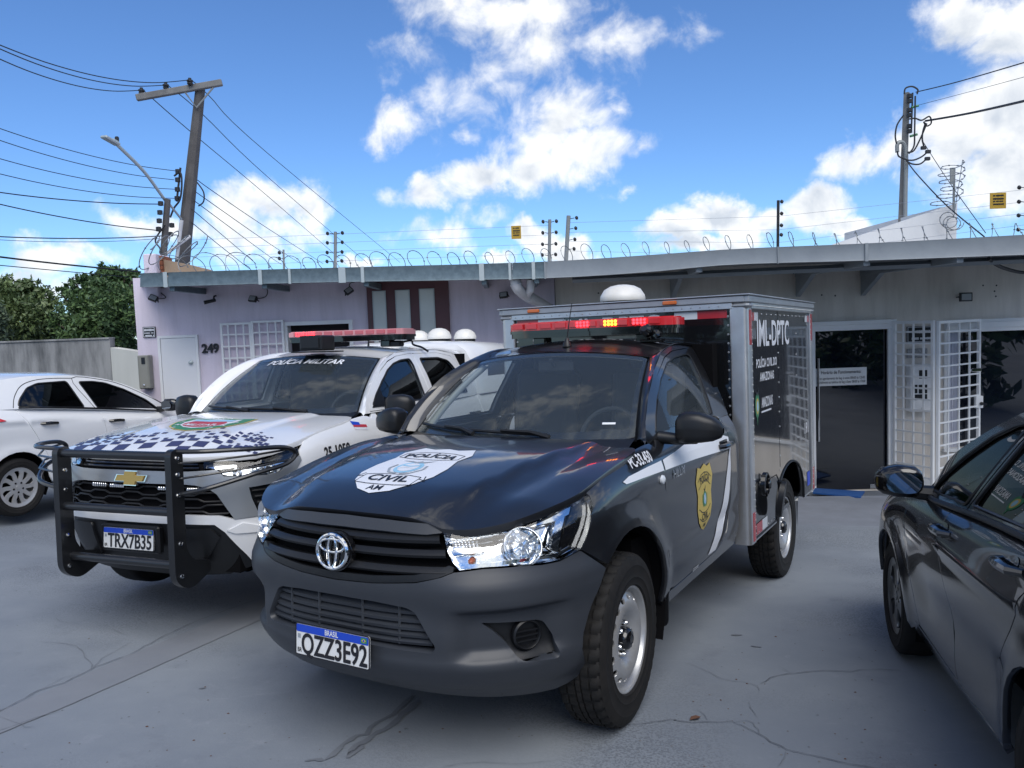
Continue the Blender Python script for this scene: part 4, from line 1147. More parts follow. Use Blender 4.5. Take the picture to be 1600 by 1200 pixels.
  for pts in ([(-.115, .10), (-.06, .132), (0, .142), (.06, .132), (.115, .10)], [(-.105, .055), (-.055, .082), (0, .09), (.055, .082), (.105, .055)], [(-.10, -.055), (-.05, -.08), (0, -.088), (.05, -.08), (.10, -.055)], [(-.09, -.108), (-.045, -.132), (0, -.138), (.045, -.132), (.09, -.108)]):
   ds.line([(ox + x, cz + z) for x, z in pts], .005, 1, .004)
  ds.text('POLÍCIA', ox, cz + .108, .052, 1, .0045, .02, .86, arc=.30)
  ds.text('CIVIL', ox, cz - .112, .052, 1, .0045, .02, .9, arc=-.34)
  ds.text('AM', ox, cz - .160, .030, 1, .0045, .02)
  ds.poly(circle(ox, cz - .01, .030, .045), 2, .004); ds.poly(circle(ox, cz - .01, .020, .032), 3, .005); ds.line([(ox - .015, cz + .012), (ox + .015, cz - .03)], .008, 4, .006)
  ds.poly([(ox - .030, cz + .052), (ox - .005, cz + .045), (ox + .018, cz + .068), (ox + .008, cz + .042), (ox, cz + .022), (ox - .006, cz + .040)], 1, .0045)
  for q in (-1, 1): ds.line([(ox + .036 * q, cz + .02), (ox + .040 * q, cz - .02), (ox + .022 * q, cz - .055)], .006, 5, .0045)
  ds.build('gold_shield', [M_yellow_decal, M_black_decal, M_green_decal, M_sky_decal, M_white_decal, M_green_decal], doors[s])
  dt = Decal(art); dt.text('PC-33.450', .245 if s > 0 else -.245, 1.168, .068, 0, .007, .010, .88, heavy=.022)
  dt.build('fleet_number', [M_white_decal], wing[s])
  db = Decal(art); db.text('HILUX', .68 if s > 0 else -.68, 1.046, .062, 0, .003, .008, 1.0, heavy=.012)
  db.build('badge', [M_chrome], doors[s])
  dv = Decal(art); dv.text('QZZ3E92', (.98) if s > 0 else -.98, .452 + .006, .024, 0, .003, .02); dv.build('etched_number', [M_white_decal], doors[s])
  rp = MB(); c = S(np.array([[ax(-.43) * s, 1.048]]))[0]; rp.lathe([(.024, 0), (.022, .010), (.012, .016), (0, .018)], 16, 0, Matrix.Translation(c) @ Vector((0, s, 0)).to_track_quat('Z', 'Y').to_matrix().to_4x4()); rp.build('side_repeater', [M_reflect_white], root)
 # shield on the bonnet
 hart = lambda A: HX_hood(np.stack([.415 - np.asarray(A, float)[:, 1], np.asarray(A, float)[:, 0]], 1))
 ds = Decal(hart)
 shp = [(-.15, .30), (-.07, .272), (0, .296), (.07, .272), (.15, .30), (.20, .195), (.182, .10), (.205, -.01), (.205, -.12), (.165, -.21), (.09, -.28), (0, -.308), (-.09, -.28), (-.165, -.21), (-.205, -.12), (-.205, -.01), (-.182, .10), (-.20, .195)]
 ds.poly(shp, 0, .002, step=.025)
 ds.text('POLÍCIA', 0, .150, .080, 1, .004, .010, 1.0, arc=.62, heavy=.014)
 ds.text('CIVIL', 0, -.180, .088, 1, .004, .010, 1.12, arc=-1.0, heavy=.014)
 ds.text('AM', 0, -.268, .052, 1, .004, .014, 1.1)
 for pts in ([(-.17, .115), (-.17, .18), (-.09, .205), (0, .213), (.09, .205), (.17, .18), (.17, .115)], [(-.17, .115), (-.09, .095), (0, .088), (.09, .095), (.17, .115)], [(-.155, -.225), (-.155, -.14), (-.08, -.128), (0, -.124), (.08, -.128), (.155, -.14), (.155, -.225), (.08, -.236), (0, -.238), (-.08, -.236), (-.155, -.225)], [(-.155, -.16), (-.19, -.17), (-.17, -.125)], [(.155, -.16), (.19, -.17), (.17, -.125)]):
  ds.line(pts, .005, 1, .0035)
 ds.poly(circle(0, -.03, .070, .075), 2, .0035); ds.poly(circle(0, -.03, .050, .056), 3, .0045); ds.line([(-.05, -.05), (0, -.03), (.05, -.05)], .010, 0, .0055); ds.line([(-.045, -.01), (0, -.02), (.05, 0)], .012, 2, .0055)
 for q in (-1, 1): ds.line([(.085 * q, .0), (.095 * q, -.05), (.06 * q, -.105), (.01 * q, -.112)], .012, 4, .004)
 ds.poly([(-.10, .06), (-.04, .058), (-.01, .048), (.01, .062), (.03, .052), (.09, .075), (.035, .036), (.012, .030), (.0, .012), (-.012, .030), (-.04, .045)], 4, .004)
 ds.build('bonnet_shield', [M_white_decal, M_black_decal, M_sky_decal, M_white_decal, M_grey_decal], [o for o in root.children if o.name.startswith('hood')][0])
 # ---- cabin
 dfr = [(-.545, 1.238), (-.560, 1.316), (-.672, 1.424), (-.858, 1.545), (-1.109, 1.638), (-1.29, 1.672), (-1.60, 1.682), (-1.672, 1.664), (-1.690, 1.55), (-1.668, 1.30), (-1.645, 1.238)]
 wdw = [(-.585, 1.268), (-.648, 1.345), (-.730, 1.425), (-.885, 1.520), (-1.10, 1.602), (-1.291, 1.634), (-1.55, 1.644), (-1.600, 1.628), (-1.585, 1.512), (-1.535, 1.35), (-1.515, 1.268)]
 outer = [(-.46, 1.232), (-.52, 1.325), (-.64, 1.440), (-.84, 1.568), (-1.10, 1.664), (-1.30, 1.698), (-1.60, 1.708), (-1.84, 1.70), (-1.84, 1.238), (-1.5, 1.238)]
 wr = round_poly(wdw, .02, 2)
 for s in (1, -1):
  Sd = HX_side if s > 0 else HX_side_r
  patch('cab_frame', Sd, outer, P, root, holes=[[(x * 1.0, z) for x, z in round_poly(dfr, .015, 2)][::-1]], step=.04, thick=.03, flip=s > 0)
  sm = [(x - .006 * np.sign(x + 1.1) * -1, z - .004) for x, z in dfr]
  patch('door_frame', Sd, round_poly(sm, .015, 2), P, doors[s], holes=[wr], step=.03, thick=.03, flip=s > 0)
  gl = patch('door_window', Sd, wr, M_glass_clear if True else M_glass_tint, doors[s], step=.05, off=-.012, flip=s > 0)
  A = np.array(wr + wr[:1]); Q = Sd(A)
  sl = MB(); sl.tube([Vector(q) + Vector((0, -.004 * s, 0)) for q in Q[:-1]], .006, 5, 0, closed=True); sl.build('window_seal', [M_black_plastic], doors[s])
  tri = [(-.585, 1.262), (-.650, 1.348), (-.735, 1.424), (-.735, 1.262)]
  patch('mirror_base', Sd, tri, M_black_plastic, root, step=.04, off=.004, thick=.02, flip=s > 0)
  # pillar and roof rail between windscreen/roof and the cab frame
  q = s * 1.0
  ws_e = HX_ws(np.array([(q, t) for t in np.linspace(0.0, 1, 16)])); rf = HX_roof(np.array([(x, q) for x in np.linspace(-1.01, -1.85, 14)]))
  A1 = resample(np.concatenate([ws_e, rf[1:]]), 50)
  bo = [(-.43, 1.215)] + outer[:8]; B1 = resample(Sd(np.array(resample([(x, z, 0) for x, z in catmull(bo, 6)], 60))[:, :2]), 50)
  # match by x so the strip does not twist
  B1 = np.stack([np.interp(np.linspace(0, 1, 50), np.linspace(0, 1, 50), B1[:, k]) for k in range(3)], 1)
  mid = (A1 * .5 + B1 * .5) + np.array([.012, .014 * s, .012]); m1 = (A1 * .82 + B1 * .18) + np.array([.007, .005 * s, .010]); m2 = (A1 * .18 + B1 * .82) + np.array([.006, .010 * s, .005])
  ring = [A1, m1, mid, m2, B1] if s > 0 else [B1, m2, mid, m1, A1]
  loft('roof_pillar', ring, P, root)
  ss = np.linspace(.02, .97, 14)
  e0 = HX_ws(np.array([(q * .975, t) for t in ss])) - np.array([.022, 0, .018]); e1 = HX_ws(np.array([(q * .93, t) for t in ss])) - np.array([.030, 0, .025]); e2 = HX_ws(np.array([(q * .955, t) for t in ss])) - np.array([.09, 0, .035])
  loft('pillar_trim', [e0, e1, e2], M_headliner if s < 0 else M_interior, root)
 grid = [(x, q) for x in (-1.0,) for q in (0,)]
 rp = [(-1.0 + .0, -1), (-1.86, -1), (-1.86, 1), (-1.0, 1)]
 patch('roof', HX_roof, rp, P, root, step=.05)
 rb = HX_roof(np.array([(-1.86, q) for q in np.linspace(-1, 1, 13)])); rl = rb.copy(); rl[:, 2] = 1.0; rl[:, 1] *= 1.25
 mid = rb.copy(); mid[:, 2] -= .04; mid[:, 0] -= .03
 loft('cab_back', [rb, mid, rl], P, root)
 # windscreen with black border
 W = [(-.985, .02), (-.985, .975), (-.93, .995), (.93, .995), (.985, .975), (.985, .02), (.93, .0), (-.93, .0)]
 ws = patch('windscreen', HX_ws, W, M_glass_clear, root, step=.06)
 inner = round_poly([(-.945, .10), (-.955, .955), (.955, .955), (.945, .10), (.5, .075), (-.5, .075)], .03, 2)
 patch('black_border', HX_ws, W, M_gloss_black, ws, holes=[inner], step=.05, off=-.004)
 vin = Decal(lambda A: HX_ws(A)); vin.poly([(.76, .145), (.85, .145), (.85, .165), (.76, .165)], 0, .003, step=.3); vin.build('sticker', [M_white_decal], ws)
 # cowl and wipers
 cq = np.linspace(-1, 1, 31)
 hb_ = HX_hood(np.array([(-.275 - .03 * abs(q) ** 2, q * .74) for q in cq])) + np.array([0.03, 0, -.022]); wb = HX_ws(np.array([(q * .99, .03) for q in cq])) + np.array([0, 0, -.010])
 loft('cowl', [hb_, (hb_ + wb) / 2 - np.array([0, 0, .012]), wb], M_black_plastic, root)
 for (q0, q1, s0, s1) in ((-.92, -.26, .085, .045), (-.42, .40, .065, .03)):
  wp = MB(); L = HX_ws(np.array([(q0 + (q1 - q0) * t, s0 + (s1 - s0) * t) for t in np.linspace(0, 1, 14)])) + np.array([.012, 0, .012])
  wp.tube(L, .009, 6); e = L[-1]; wp.tube([L[7] + np.array([.01, 0, .012]), L[-3] + np.array([.01, 0, .012]), e + np.array([.02, .02, -.01])], [.008, .010, .016], 6)
  wp.build('wiper', [M_black_plastic], root)
 # interior
 it = MB()
 dx = np.linspace(-.66, .66, 9)
 def prof(y): return [(-.40 - .16 * abs(y / .66) ** 2.2, y, 1.19), (-.60, y, 1.215), (-.78, y, 1.20 + .025 * math.exp(-((y - .36) / .2) ** 2)), (-.88, y, 1.13), (-.90, y, .80)]
 G = [prof(y) for y in dx]; V = [p for r in G for p in r]
 it.add(V, [(i * 5 + j, i * 5 + j + 1, (i + 1) * 5 + j + 1, (i + 1) * 5 + j) for i in range(8) for j in range(4)], 0, True)
 it.build('dashboard', [M_interior_grey], root)
 sw = MB(); Ms = Matrix.Translation((-.98, .36, 1.17)) @ Matrix.Rotation(radians(68), 4, 'Y')
 sw.tube([Ms @ Vector((.185 * cos(t), .185 * sin(t), 0)) for t in np.linspace(0, 2 * pi, 32, endpoint=False)], .014, 8, 0, closed=True)
 sw.box((0, 0, -.01), (.12, .16, .05), 0, .02, Ms); sw.box((0, 0, -.005), (.03, .36, .02), 0, .005, Ms); sw.tube([Ms @ Vector((0, 0, 0)), Ms @ Vector((0, 0, -.25))], .03, 8)
 sw.build('steering_wheel', [M_interior], root)
 for y in (.37, -.37):
  st = MB(); st.box((-1.30, y, .98), (.5, .50, .16), 0, .06); st.box((0, 0, 0), (.14, .48, .58), 0, .05, Matrix.Translation((-1.56, y, 1.28)) @ Matrix.Rotation(radians(-10), 4, 'Y')); st.box((0, 0, 0), (.10, .26, .17), 0, .04, Matrix.Translation((-1.63, y, 1.60)) @ Matrix.Rotation(radians(-8), 4, 'Y'))
  st.build('seat', [M_interior], root)
 mr = MB(); mr.box((-1.02, 0, 1.60), (.03, .24, .07), 0, .012); mr.tube([(-1.0, 0, 1.60), (-.95, 0, 1.645)], .01, 6); mr.build('rear_view_mirror', [M_interior], root)
 hl_ = patch('headliner', lambda A: HX_roof(A) - np.array([0, 0, .03]), [(-1.02, -.95), (-1.84, -.95), (-1.84, .95), (-1.02, .95)], M_headliner, root, step=.1)
 # door mirrors
 for s in (1, -1):
  secs = []
  for (t, hw, hh, dz, dx_) in ((0, .012, .03, -.035, 0), (.04, .055, .060, -.010, .0), (.12, .068, .076, 0, .004), (.30, .072, .082, .004, .004), (.55, .066, .076, .002, -.004), (.80, .052, .060, -.006, -.014), (.94, .034, .040, -.012, -.022), (1.0, .010, .014, -.014, -.028)):
   secs.append(((-.64 + dx_, s * (.895 + .235 * t), 1.285 + dz), (hw, 0, 0), (0, 0, hh), 3.4))
  C = superell_rings(secs, 22)
  if s < 0: C = [list(reversed(r)) for r in C]
  m = loft('door_mirror', C, M_black_plastic, root)
  fm = MB(); fm.tube([(-.62, .80 * s, 1.235), (-.64, .90 * s, 1.225), (-.645, 1.0 * s, 1.222)], [.035, .030, .020], 10); fm.build('mirror_arm', [M_black_plastic], m)
  gm = MB(); gm.prism(round_poly([(-.09, -.055), (.09, -.055), (.09, .055), (-.09, .055)], .03), 0, .004, 0, Matrix.Translation((-.712, s * 1.01, 1.287)) @ Matrix(((0, 0, -1, 0), (1, 0, 0, 0), (0, 1, 0, 0), (0, 0, 0, 1)))); gm.build('mirror_glass', [M_chrome], m)
 # aerial and searchlight on the roof
 an = MB(); zr = HX_roof(np.array([(-1.18, 0)]))[0]
 an.lathe([(.030, 0), (.026, .018), (.012, .045), (.006, .055)], 14, 0, Matrix.Translation(zr)); an.tube([zr + np.array([0, 0, .05]), zr + np.array([-.02, .012, .17]), zr + np.array([-.035, .025, .27])], [.0045, .0035, .0025], 6)
 an.build('aerial', [M_black_plastic], root)
 # wheels
 wp_ = steel_wheel(.387, .236, .225)
 for (x, y, z) in ((0, .775, .387), (-3.085, .79, .235)):
  for s in (1, -1): place_wheel(root, x, y * s, z, s, wp_, radians(3) if x == 0 else 0)
 for s in (1, -1):
  wl = MB()
  n = 24; T = np.linspace(radians(30), radians(205), n)
  ra = HX_ARCH[2] + .012
  A = [(HX_ARCH[0] + ra * cos(t), s * .86, HX_ARCH[1] + ra * sin(t)) for t in T]; B = [(HX_ARCH[0] + ra * cos(t), s * .55, HX_ARCH[1] + ra * sin(t)) for t in T]
  wl.add(A + B, [(i, i + 1, n + i + 1, n + i) for i in range(n - 1)], 0, True); wl.build('wheel_arch_liner', [M_shell], root)
  fl = MB(); fl.prism(round_poly([(.60, .26), (.855, .26), (.865, .62), (.60, .62)], .04), 0, .012, 0, Matrix.Translation((-.545, 0, 0)) @ (Matrix(((0, 0, -1, 0), (s, 0, 0, 0), (0, 1, 0, 0), (0, 0, 0, 1)))))
  fl.build('mud_flap', [M_black_plastic], root)
 # under tray seen below the bumper
 ut = MB(); ut.box((.40, 0, .40), (.55, 1.3, .05), 0, .01); ut.box((.42, .62, .335), (.16, .20, .012), 0, .004); ut.box((.42, -.62, .335), (.16, .20, .012), 0, .004); ut.tube([(.42, .62, .34), (.42, .62, .42)], .01, 5); ut.tube([(.42, -.62, .34), (.42, -.62, .42)], .01, 5); ut.build('under_tray', [M_shell], root)
 # plate
 Mp = Matrix.Translation((.985, 0, .555)) @ Matrix.Rotation(radians(0), 4, 'X') @ Matrix(((0, 0, 1, 0), (1, 0, 0, 0), (0, 1, 0, 0), (0, 0, 0, 1))) @ Matrix.Rotation(radians(-4), 4, 'X')
 number_plate(root, Mp, 'QZZ3E92')
 pb = MB(); pb.box((.972, 0, .555), (.018, .30, .09), 0, .004); pb.build('plate_bracket', [M_black_plastic], root)
 build_hilux_box(root)
 M4 = R.to_4x4(); cbody = Vector((3.302, 2.296, 1.742))
 M4.translation = Vector((0, 0, CAMH)) - R @ cbody
 root.matrix_world = M4
 return root
# ------------------------------------------------------------------ white police pickup: surfaces
s1_zc = pchip([-.6, -.32, 0, .25, .5, .68, .80, .88, .92], [1.250, 1.245, 1.232, 1.213, 1.180, 1.150, 1.118, 1.085, 1.055])
def S1_hood(A):
 A = np.asarray(A, float); x, y = A[:, 0], np.abs(A[:, 1])
 z = s1_zc(x) - .040 * (y / .86) ** 3 * sstep(-.6, .6, x) - .014 * (y / .86) ** 2
 yc = .50 - .10 * np.clip((x + .3) / 1.1, 0, 1)
 z = z + .016 * (1 - sstep(yc - .03, yc + .05, y)) * sstep(.86, .5, x)
 return np.stack([A[:, 0], A[:, 1], z], 1)
def s1_zt(x):
 x = np.clip(np.asarray(x, float), -6, .86)
 h = S1_hood(np.stack([np.clip(x, -.42, .9), np.full_like(x, .845)], 1))[:, 2]
 return np.where(x > -.42, h, 1.222 + .035 * sstep(-.42, -2.2, x))
_s1_w = pchip([.26, .40, .52, .66, .82, .97, 1.08, 1.18, 1.30], [.84, .885, .905, .915, .918, .915, .905, .885, .86])
def s1_ws(x, z): return _s1_w(z)
S1_ARCH = (-.02, .44, .475)
def s1_disp(x, y, z, a):
 r = np.hypot(x - S1_ARCH[0], z - S1_ARCH[1])
 d = .022 * np.exp(-((r - S1_ARCH[2]) / .08) ** 2) * sstep(.75, .88, y) * sstep(.3, .6, z)
 d = d - .010 * np.exp(-((z - .66) / .05) ** 2) * sstep(-.42, -.6, x) + .008 * np.exp(-((z - 1.06) / .03) ** 2) * sstep(.1, -.3, x)
 return d
S1_zs = [.30, .40, .52, .62, .72, .84, .97, 1.08, 1.16]
S1_belt = Belt(S1_zs, [.80, .87, .92, .95, .965, .965, .95, .91, .84], [.83, .87, .895, .905, .912, .915, .912, .905, .89], 3.0, .08, s1_ws, None, s1_zt, (.14, .045), s1_disp)
def S1_side(A):
 A = np.asarray(A, float); x, z = A[:, 0], A[:, 1]
 h = z - 1.25
 y = .855 - .30 * h - .34 * h * h - .05 * sstep(-.9, -.3, x) - .015 * sstep(-2.0, -2.6, x)
 return np.stack([x, y, z], 1)
def S1_side_r(A):
 P = S1_side(A); P[:, 1] *= -1; return P
def S1_ws(A):
 A = np.asarray(A, float); q, s_ = A[:, 0], A[:, 1]
 xb = -.33 - .17 * np.abs(q) ** 2.2; xt = -1.00 - .085 * np.abs(q) ** 2.2
 yb = .735 * q; yt = .60 * q
 zt = 1.675 - .04 * q ** 2; zb = 1.24
 b = .030 * np.sin(pi * s_)
 return np.stack([xb + (xt - xb) * s_ + b, yb + (yt - yb) * s_, zb + (zt - zb) * s_ + b * .6], 1)
def S1_roof(A):
 A = np.asarray(A, float); x, q = A[:, 0], A[:, 1]
 w = .60 + .03 * sstep(-1.0, -1.4, x)
 z = 1.675 + .070 * sstep(-.95, -1.55, x) - .02 * sstep(-2.0, -2.7, x) - (.04 + .012 * sstep(-1., -1.3, x)) * q ** 2
 return np.stack([x - .085 * np.abs(q) ** 2.2 * (1 - sstep(-1.0, -1.4, x)), w * q, z], 1)
# ------------------------------------------------------------------ white police pickup with bull bar and canopy
def build_s10():
 R = Matrix(((-0.35076, 0.9364, 0.01129), (-0.93593, -0.35094, 0.02962), (0.0317, -0.00018, 0.9995)))
 root = empty('police_pickup', label='white police pickup with chequered bonnet, black bull bar and four white domes on its canopy', cat='pickup')
 b = S1_belt; S = b; P = M_white_paint
 ax = lambda x: float(b.a_of_x(x))
 back = lambda d: (lambda A: S(A) - surf_normals(S, A) * d)
 full = lambda h: h + mirror(h)[(1 if abs(h[0][0]) < 1e-6 else 0):][:(-1 if abs(h[-1][0]) < 1e-6 else None)]
 def full(h):
  m = [(-x, y) for x, y in reversed(h)]
  if abs(h[-1][0]) < 1e-6: m = m[1:]
  if abs(h[0][0]) < 1e-6: m = m[:-1]
  return h + m
 core = MB()
 core.box((-.60, 0, .66), (2.55, 1.26, .62)); core.box((-1.6, 0, .58), (2.5, 1.66, .40)); core.box((-3.2, 0, .62), (2.2, 1.0, .3)); core.box((.50, 0, .66), (.5, 1.0, .5))
 core.box((-1.30, 0, .93), (2.0, 1.66, .30)); core.box((.05, 0, 1.0), (.8, 1.4, .24)); core.box((-2.42, 0, 1.2), (.08, 1.5, .9)); core.box((.62, 0, .45), (.3, 1.3, .16))
 core.build('chassis', [M_shell], root)
 side = [(.838, .54), (.79, .68), (.735, .765), (.64, .815), (.52, .842), (.40, .852), (.20, .852), (-.10, .850), (-.22, .842), (-.285, .81), (-.31, .75)]
 hood = [(.885, 0), (.882, .22), (.870, .40)] + side + [(-.285, .55), (-.27, .30), (-.265, 0)]
 hood = hood + [(x, -y) for x, y in hood[-2:0:-1]]
 hd = patch('hood', S1_hood, hood, P, root, step=.045, thick=.035)
 # chequered band and crest
 art = lambda A: S1_hood(np.stack([-np.asarray(A, float)[:, 1], np.asarray(A, float)[:, 0]], 1))   # art y = -x (towards the windscreen)
 d = Decal(art)
 lim = lambda x, y: (abs(y) < .80 and x < .868 - .05 * (abs(y) / .6) ** 2.4 and (x < .86))
 def sq(x, y, w, l, sk=.25):
  q = [(y - w / 2 + sk * l / 2 * 0, -(x - l / 2)), (y + w / 2, -(x - l / 2) + 0), (y + w / 2 - .0, -(x + l / 2)), (y - w / 2, -(x + l / 2))]
  q = [(a + (.18 * np.sign(y) * 0) + .22 * (-(bb) - .75), bb + .04 * math.sin(a * 5)) for a, bb in q]
  if all(lim(-bb, a) for a, bb in q): d.poly(q, 0, .002, step=.05)
 r_ = random.Random(3)
 for i in range(-6, 7):
  sq(.825, i * .190 + .05, .095 + .0, .078); sq(.747, i * .190 + .145, .095, .078)
  sq(.685, i * .190 + .05, .075, .042); sq(.645, i * .190 + .13, .050, .036); sq(.648, i * .190 + .02, .028, .020)
 for k in range(70):
  x = .61 - .22 * r_.random() ** 1.7; y = r_.uniform(-.78, .78); s_ = .055 * (1 - (.64 - x) * 2.0) * r_.uniform(.5, 1.0)
  if abs(y) < .30 and x < .49: continue
  gx, gy = round(x / .048) * .048, round(y / .062) * .062
  sq(gx, gy, s_ * 1.1, s_ * .9)
 for sgn in (1, -1):
  for k in range(26):
   x = r_.uniform(.45, .74); y = sgn * r_.uniform(.55, .78); s_ = r_.uniform(.018, .046)
   sq(round(x / .05) * .05, round(y / .055) * .055, s_ * 1.1, s_)
 d.build('chequer_band', [M_navy_decal], hd)
 cr = Decal(lambda A: S1_hood(np.stack([.27 - np.asarray(A, float)[:, 1], np.asarray(A, float)[:, 0]], 1)))
 sh = lambda k: [(x * k, y * k) for x, y in ((-.29, .185), (-.15, .16), (0, .195), (.15, .16), (.29, .185), (.30, .03), (.24, -.10), (.13, -.18), (0, -.215), (-.13, -.18), (-.24, -.10), (-.30, .03))]
 cr.poly(sh(1.0), 0, .003, step=.03); cr.poly(sh(.95), 1, .004, step=.03); cr.poly(sh(.70), 2, .005, step=.03)
 cr.poly([(x, y) for x, y in circle(0, -.02, .17, .105, 24)], 3, .006, step=.03); cr.poly([(-.17, .05), (0, .03), (.17, .05), (.17, .10), (-.17, .10)], 4, .0065, step=.04)
 cr.text('MILITAR', 0, -.075, .075, 2, .0075, .02, 1.0, arc=-.6); cr.text('POLÍCIA', 0, .150, .05, 2, .006, .02, 1.1)
 for a in (-.23, .23):
  for k in range(3): cr.text('PM'[k % 2], a * (1 - .16 * k), .02 - .085 * k, .05, 2, .006, .02)
 cr.build('crest', [M_yellow_decal, M_green_decal, M_white_decal, M_red_decal, M_sky_decal], hd)
 # wings
 arch = lambda a0, a1, n=16, dr=0.0: [(ax(S1_ARCH[0] + (S1_ARCH[2] + dr) * cos(t)), S1_ARCH[1] + (S1_ARCH[2] + dr) * sin(t)) for t in np.linspace(a0, a1, n)]
 ztx = lambda x: float(s1_zt(np.array([x])))
 top = [(ax(x), ztx(x) - .004) for x in (.38, .30, .20, .10, 0, -.1, -.2, -.27, -.33, -.40, -.46)]
 fend = [(1.138, 1.055), (1.140, 1.085)] + top + [(ax(-.50), 1.20), (ax(-.485), 1.05), (ax(-.50), .90), (ax(-.545), .60), (ax(-.575), .44), (ax(-.50), .40)] + arch(radians(184), radians(48), 18) + [(1.10, .78), (1.06, .93)]
 wings = {}
 for s in (1, -1): wings[s] = patch('front_wing', S, [(a * s, z) for a, z in fend], P, root, step=.04, thick=.03)
 # bumper: white part, black lower part, silver trim, grilles
 wt = [(0, .735), (.25, .738), (.41, .745), (.60, .737), (.69, .712), (.84, .716), (.925, .845), (1.01, .91), (1.05, .925), (1.092, .78), (1.14, .70)]
 ar = arch(radians(44), radians(10), 5, .004)
 blk = [(0, .685), (.406, .685), (.575, .680), (.628, .632), (.69, .54), (.735, .478), (.78, .40)]
 white = wt + ar + [(.95, .395), (.78, .405), (.735, .482), (.69, .545), (.630, .638), (.577, .686), (.406, .692), (0, .692)]
 wb = patch('front_bumper', S, full(white), P, root, step=.03, thick=.04)
 bl = blk + [(.60, .345), (.3, .33), (0, .33)]
 lowp = patch('lower_valance', lambda A: S(A) - surf_normals(S, A) * .014, full(bl), M_black_plastic, root, step=.03, thick=.03)
 fac = [(.645, .648), (.69, .628), (.868, .622), (.885, .648), (.74, .690)]
 for s in (1, -1): patch('bumper_scoop', S, [(a * s, z) for a, z in fac], P, wb, step=.03, off=.010, thick=.014)
 facet = [(.34, .665), (.545, .66), (.60, .61), (.50, .47), (.34, .45)]
 for s in (1, -1): patch('valance_facet', S, [(a * s, z) for a, z in facet], M_black_plastic, lowp, step=.04, off=.004, thick=.02)
 silver = [(0, 1.006), (.43, 1.004), (.50, 1.006), (.612, 1.010), (.640, .972), (.888, .962), (.970, .970), (1.045, 1.028), (1.127, 1.050), (1.135, 1.02), (1.06, .935), (1.01, .915), (.780, .898), (.796, .83), (.838, .721), (.695, .714), (.672, .75), (.600, .868), (.55, .905), (.47, .925), (.38, .932), (0, .932)]
 sv = patch('silver_trim', S, full(silver), M_silver_trim, root, step=.03, thick=.04, off=.006)
 slot = [(0, 1.068), (.30, 1.066), (.48, 1.060), (.555, 1.055), (.52, 1.012), (.43, 1.008), (0, 1.010)]
 sl = patch('bonnet_slot', back(.03), full(slot), M_shell, root, step=.05)
 for zc in (1.030, 1.050):
  m = MB(); m.tube(back(.018)(np.array([(a, zc) for a in np.linspace(-.50, .50, 25)])), .007, 6); m.build('slot_bar', [M_gloss_black], sl)
 gr = [(0, .930), (.38, .930), (.47, .923), (.55, .903), (.598, .866), (.668, .752), (.60, .738), (.41, .748), (0, .738)]
 g = patch('grille', back(.05), full(gr), M_shell, root, step=.05)
 m = MB()
 for r in range(5):
  zc = .905 - .037 * r; n = 9
  for i in range(n):
   for sg in (1, -1):
    w = .60 + .018 * r * (1 if r > 1 else .2); a0 = -w + 2 * w * i / n; a1 = a0 + 2 * w / n; zz = zc + (.008 if (i + r) % 2 else -.008)
    if sg > 0: m.tube(back(.022)(np.array([(a0, zc), (a0 + .02, zz), (a1 - .02, zz), (a1, zc)])), [.006] * 4, 6)
 m.build('grille_mesh', [M_black_plastic], g)
 for (a0, a1, zc) in ((-.307, -.20, .912), (-.155, -.055, .910), (.223, .325, .905), (.42, .487, .900)):
  m = MB(); q = back(.008)(np.array([(a, zc) for a in np.linspace(a0, a1, 7)]))
  for p in q: m.box(p, (.02, .015, .022), 0, .004)
  m.build('led_strip', [M_lamp_chrome], g)
 bt = MB(); e = S(np.array([[0, .965]]))[0]; Mb = Matrix.Translation((e[0] + .012, .02, .962)) @ Matrix(((0, 0, 1, 0), (1, 0, 0, 0), (0, 1, 0, 0), (0, 0, 0, 1))) @ Matrix.Rotation(radians(-6), 4, 'X')
 bow = lambda k, t=0: [(x * k, y * k) for x, y in ((-.115, -.018), (-.098, .018), (-.045, .018), (-.040, .040), (.046, .040), (.041, .018), (.115, .018), (.098, -.018), (.045, -.018), (.040, -.040), (-.046, -.040), (-.041, -.018))]
 bt.prism(bow(1.14), -.01, .006, 1, Mb); bt.prism(bow(1.0), .006, .014, 0, Mb); bt.build('emblem', [M_gold_badge, M_chrome], sv)
 for s in (1, -1):
  mm = lambda poly: [(a * s, z) for a, z in poly]
  vent = [(.785, .890), (.889, .899), (1.005, .906), (1.045, .92), (1.085, .79), (1.05, .74), (.91, .728), (.85, .722), (.805, .83)]
  v = patch('side_vent', back(.03), mm(vent), M_black_plastic, root, step=.04)
  m = MB()
  for k in range(4): zc = .875 - .037 * k; m.tube(back(.012)(np.array([(a * s, zc) for a in np.linspace(.80 + .014 * k, 1.05, 9)])), .008, 5)
  m.build('vent_slats', [M_black_plastic], v)
  hl = [(.548, 1.060), (.72, 1.066), (.897, 1.073), (1.013, 1.086), (1.127, 1.098), (1.129, 1.056), (1.039, 1.028), (.966, .975), (.927, .962), (.748, .972), (.643, .979), (.616, 1.011), (.533, 1.022)]
  h = patch('headlight', back(.07), mm(hl), M_lamp_chrome, root, step=.035)
  A = np.array(mm(hl) + mm(hl)[:1]); loft('housing_wall', [back(.002)(A), back(.072)(A)], M_gloss_black, h)
  patch('smoked_bezel', back(.03), mm([(.548, 1.058), (.90, 1.070), (1.12, 1.094), (1.12, 1.06), (1.03, 1.045), (.9, 1.045), (.64, 1.038), (.54, 1.03)]), M_gloss_black, h, step=.03, thick=.02)
  patch('trim_strip', back(.025), mm([(.56, 1.036), (.72, 1.046), (.72, 1.030), (.60, 1.020)]), M_chrome, h, step=.03, thick=.02)
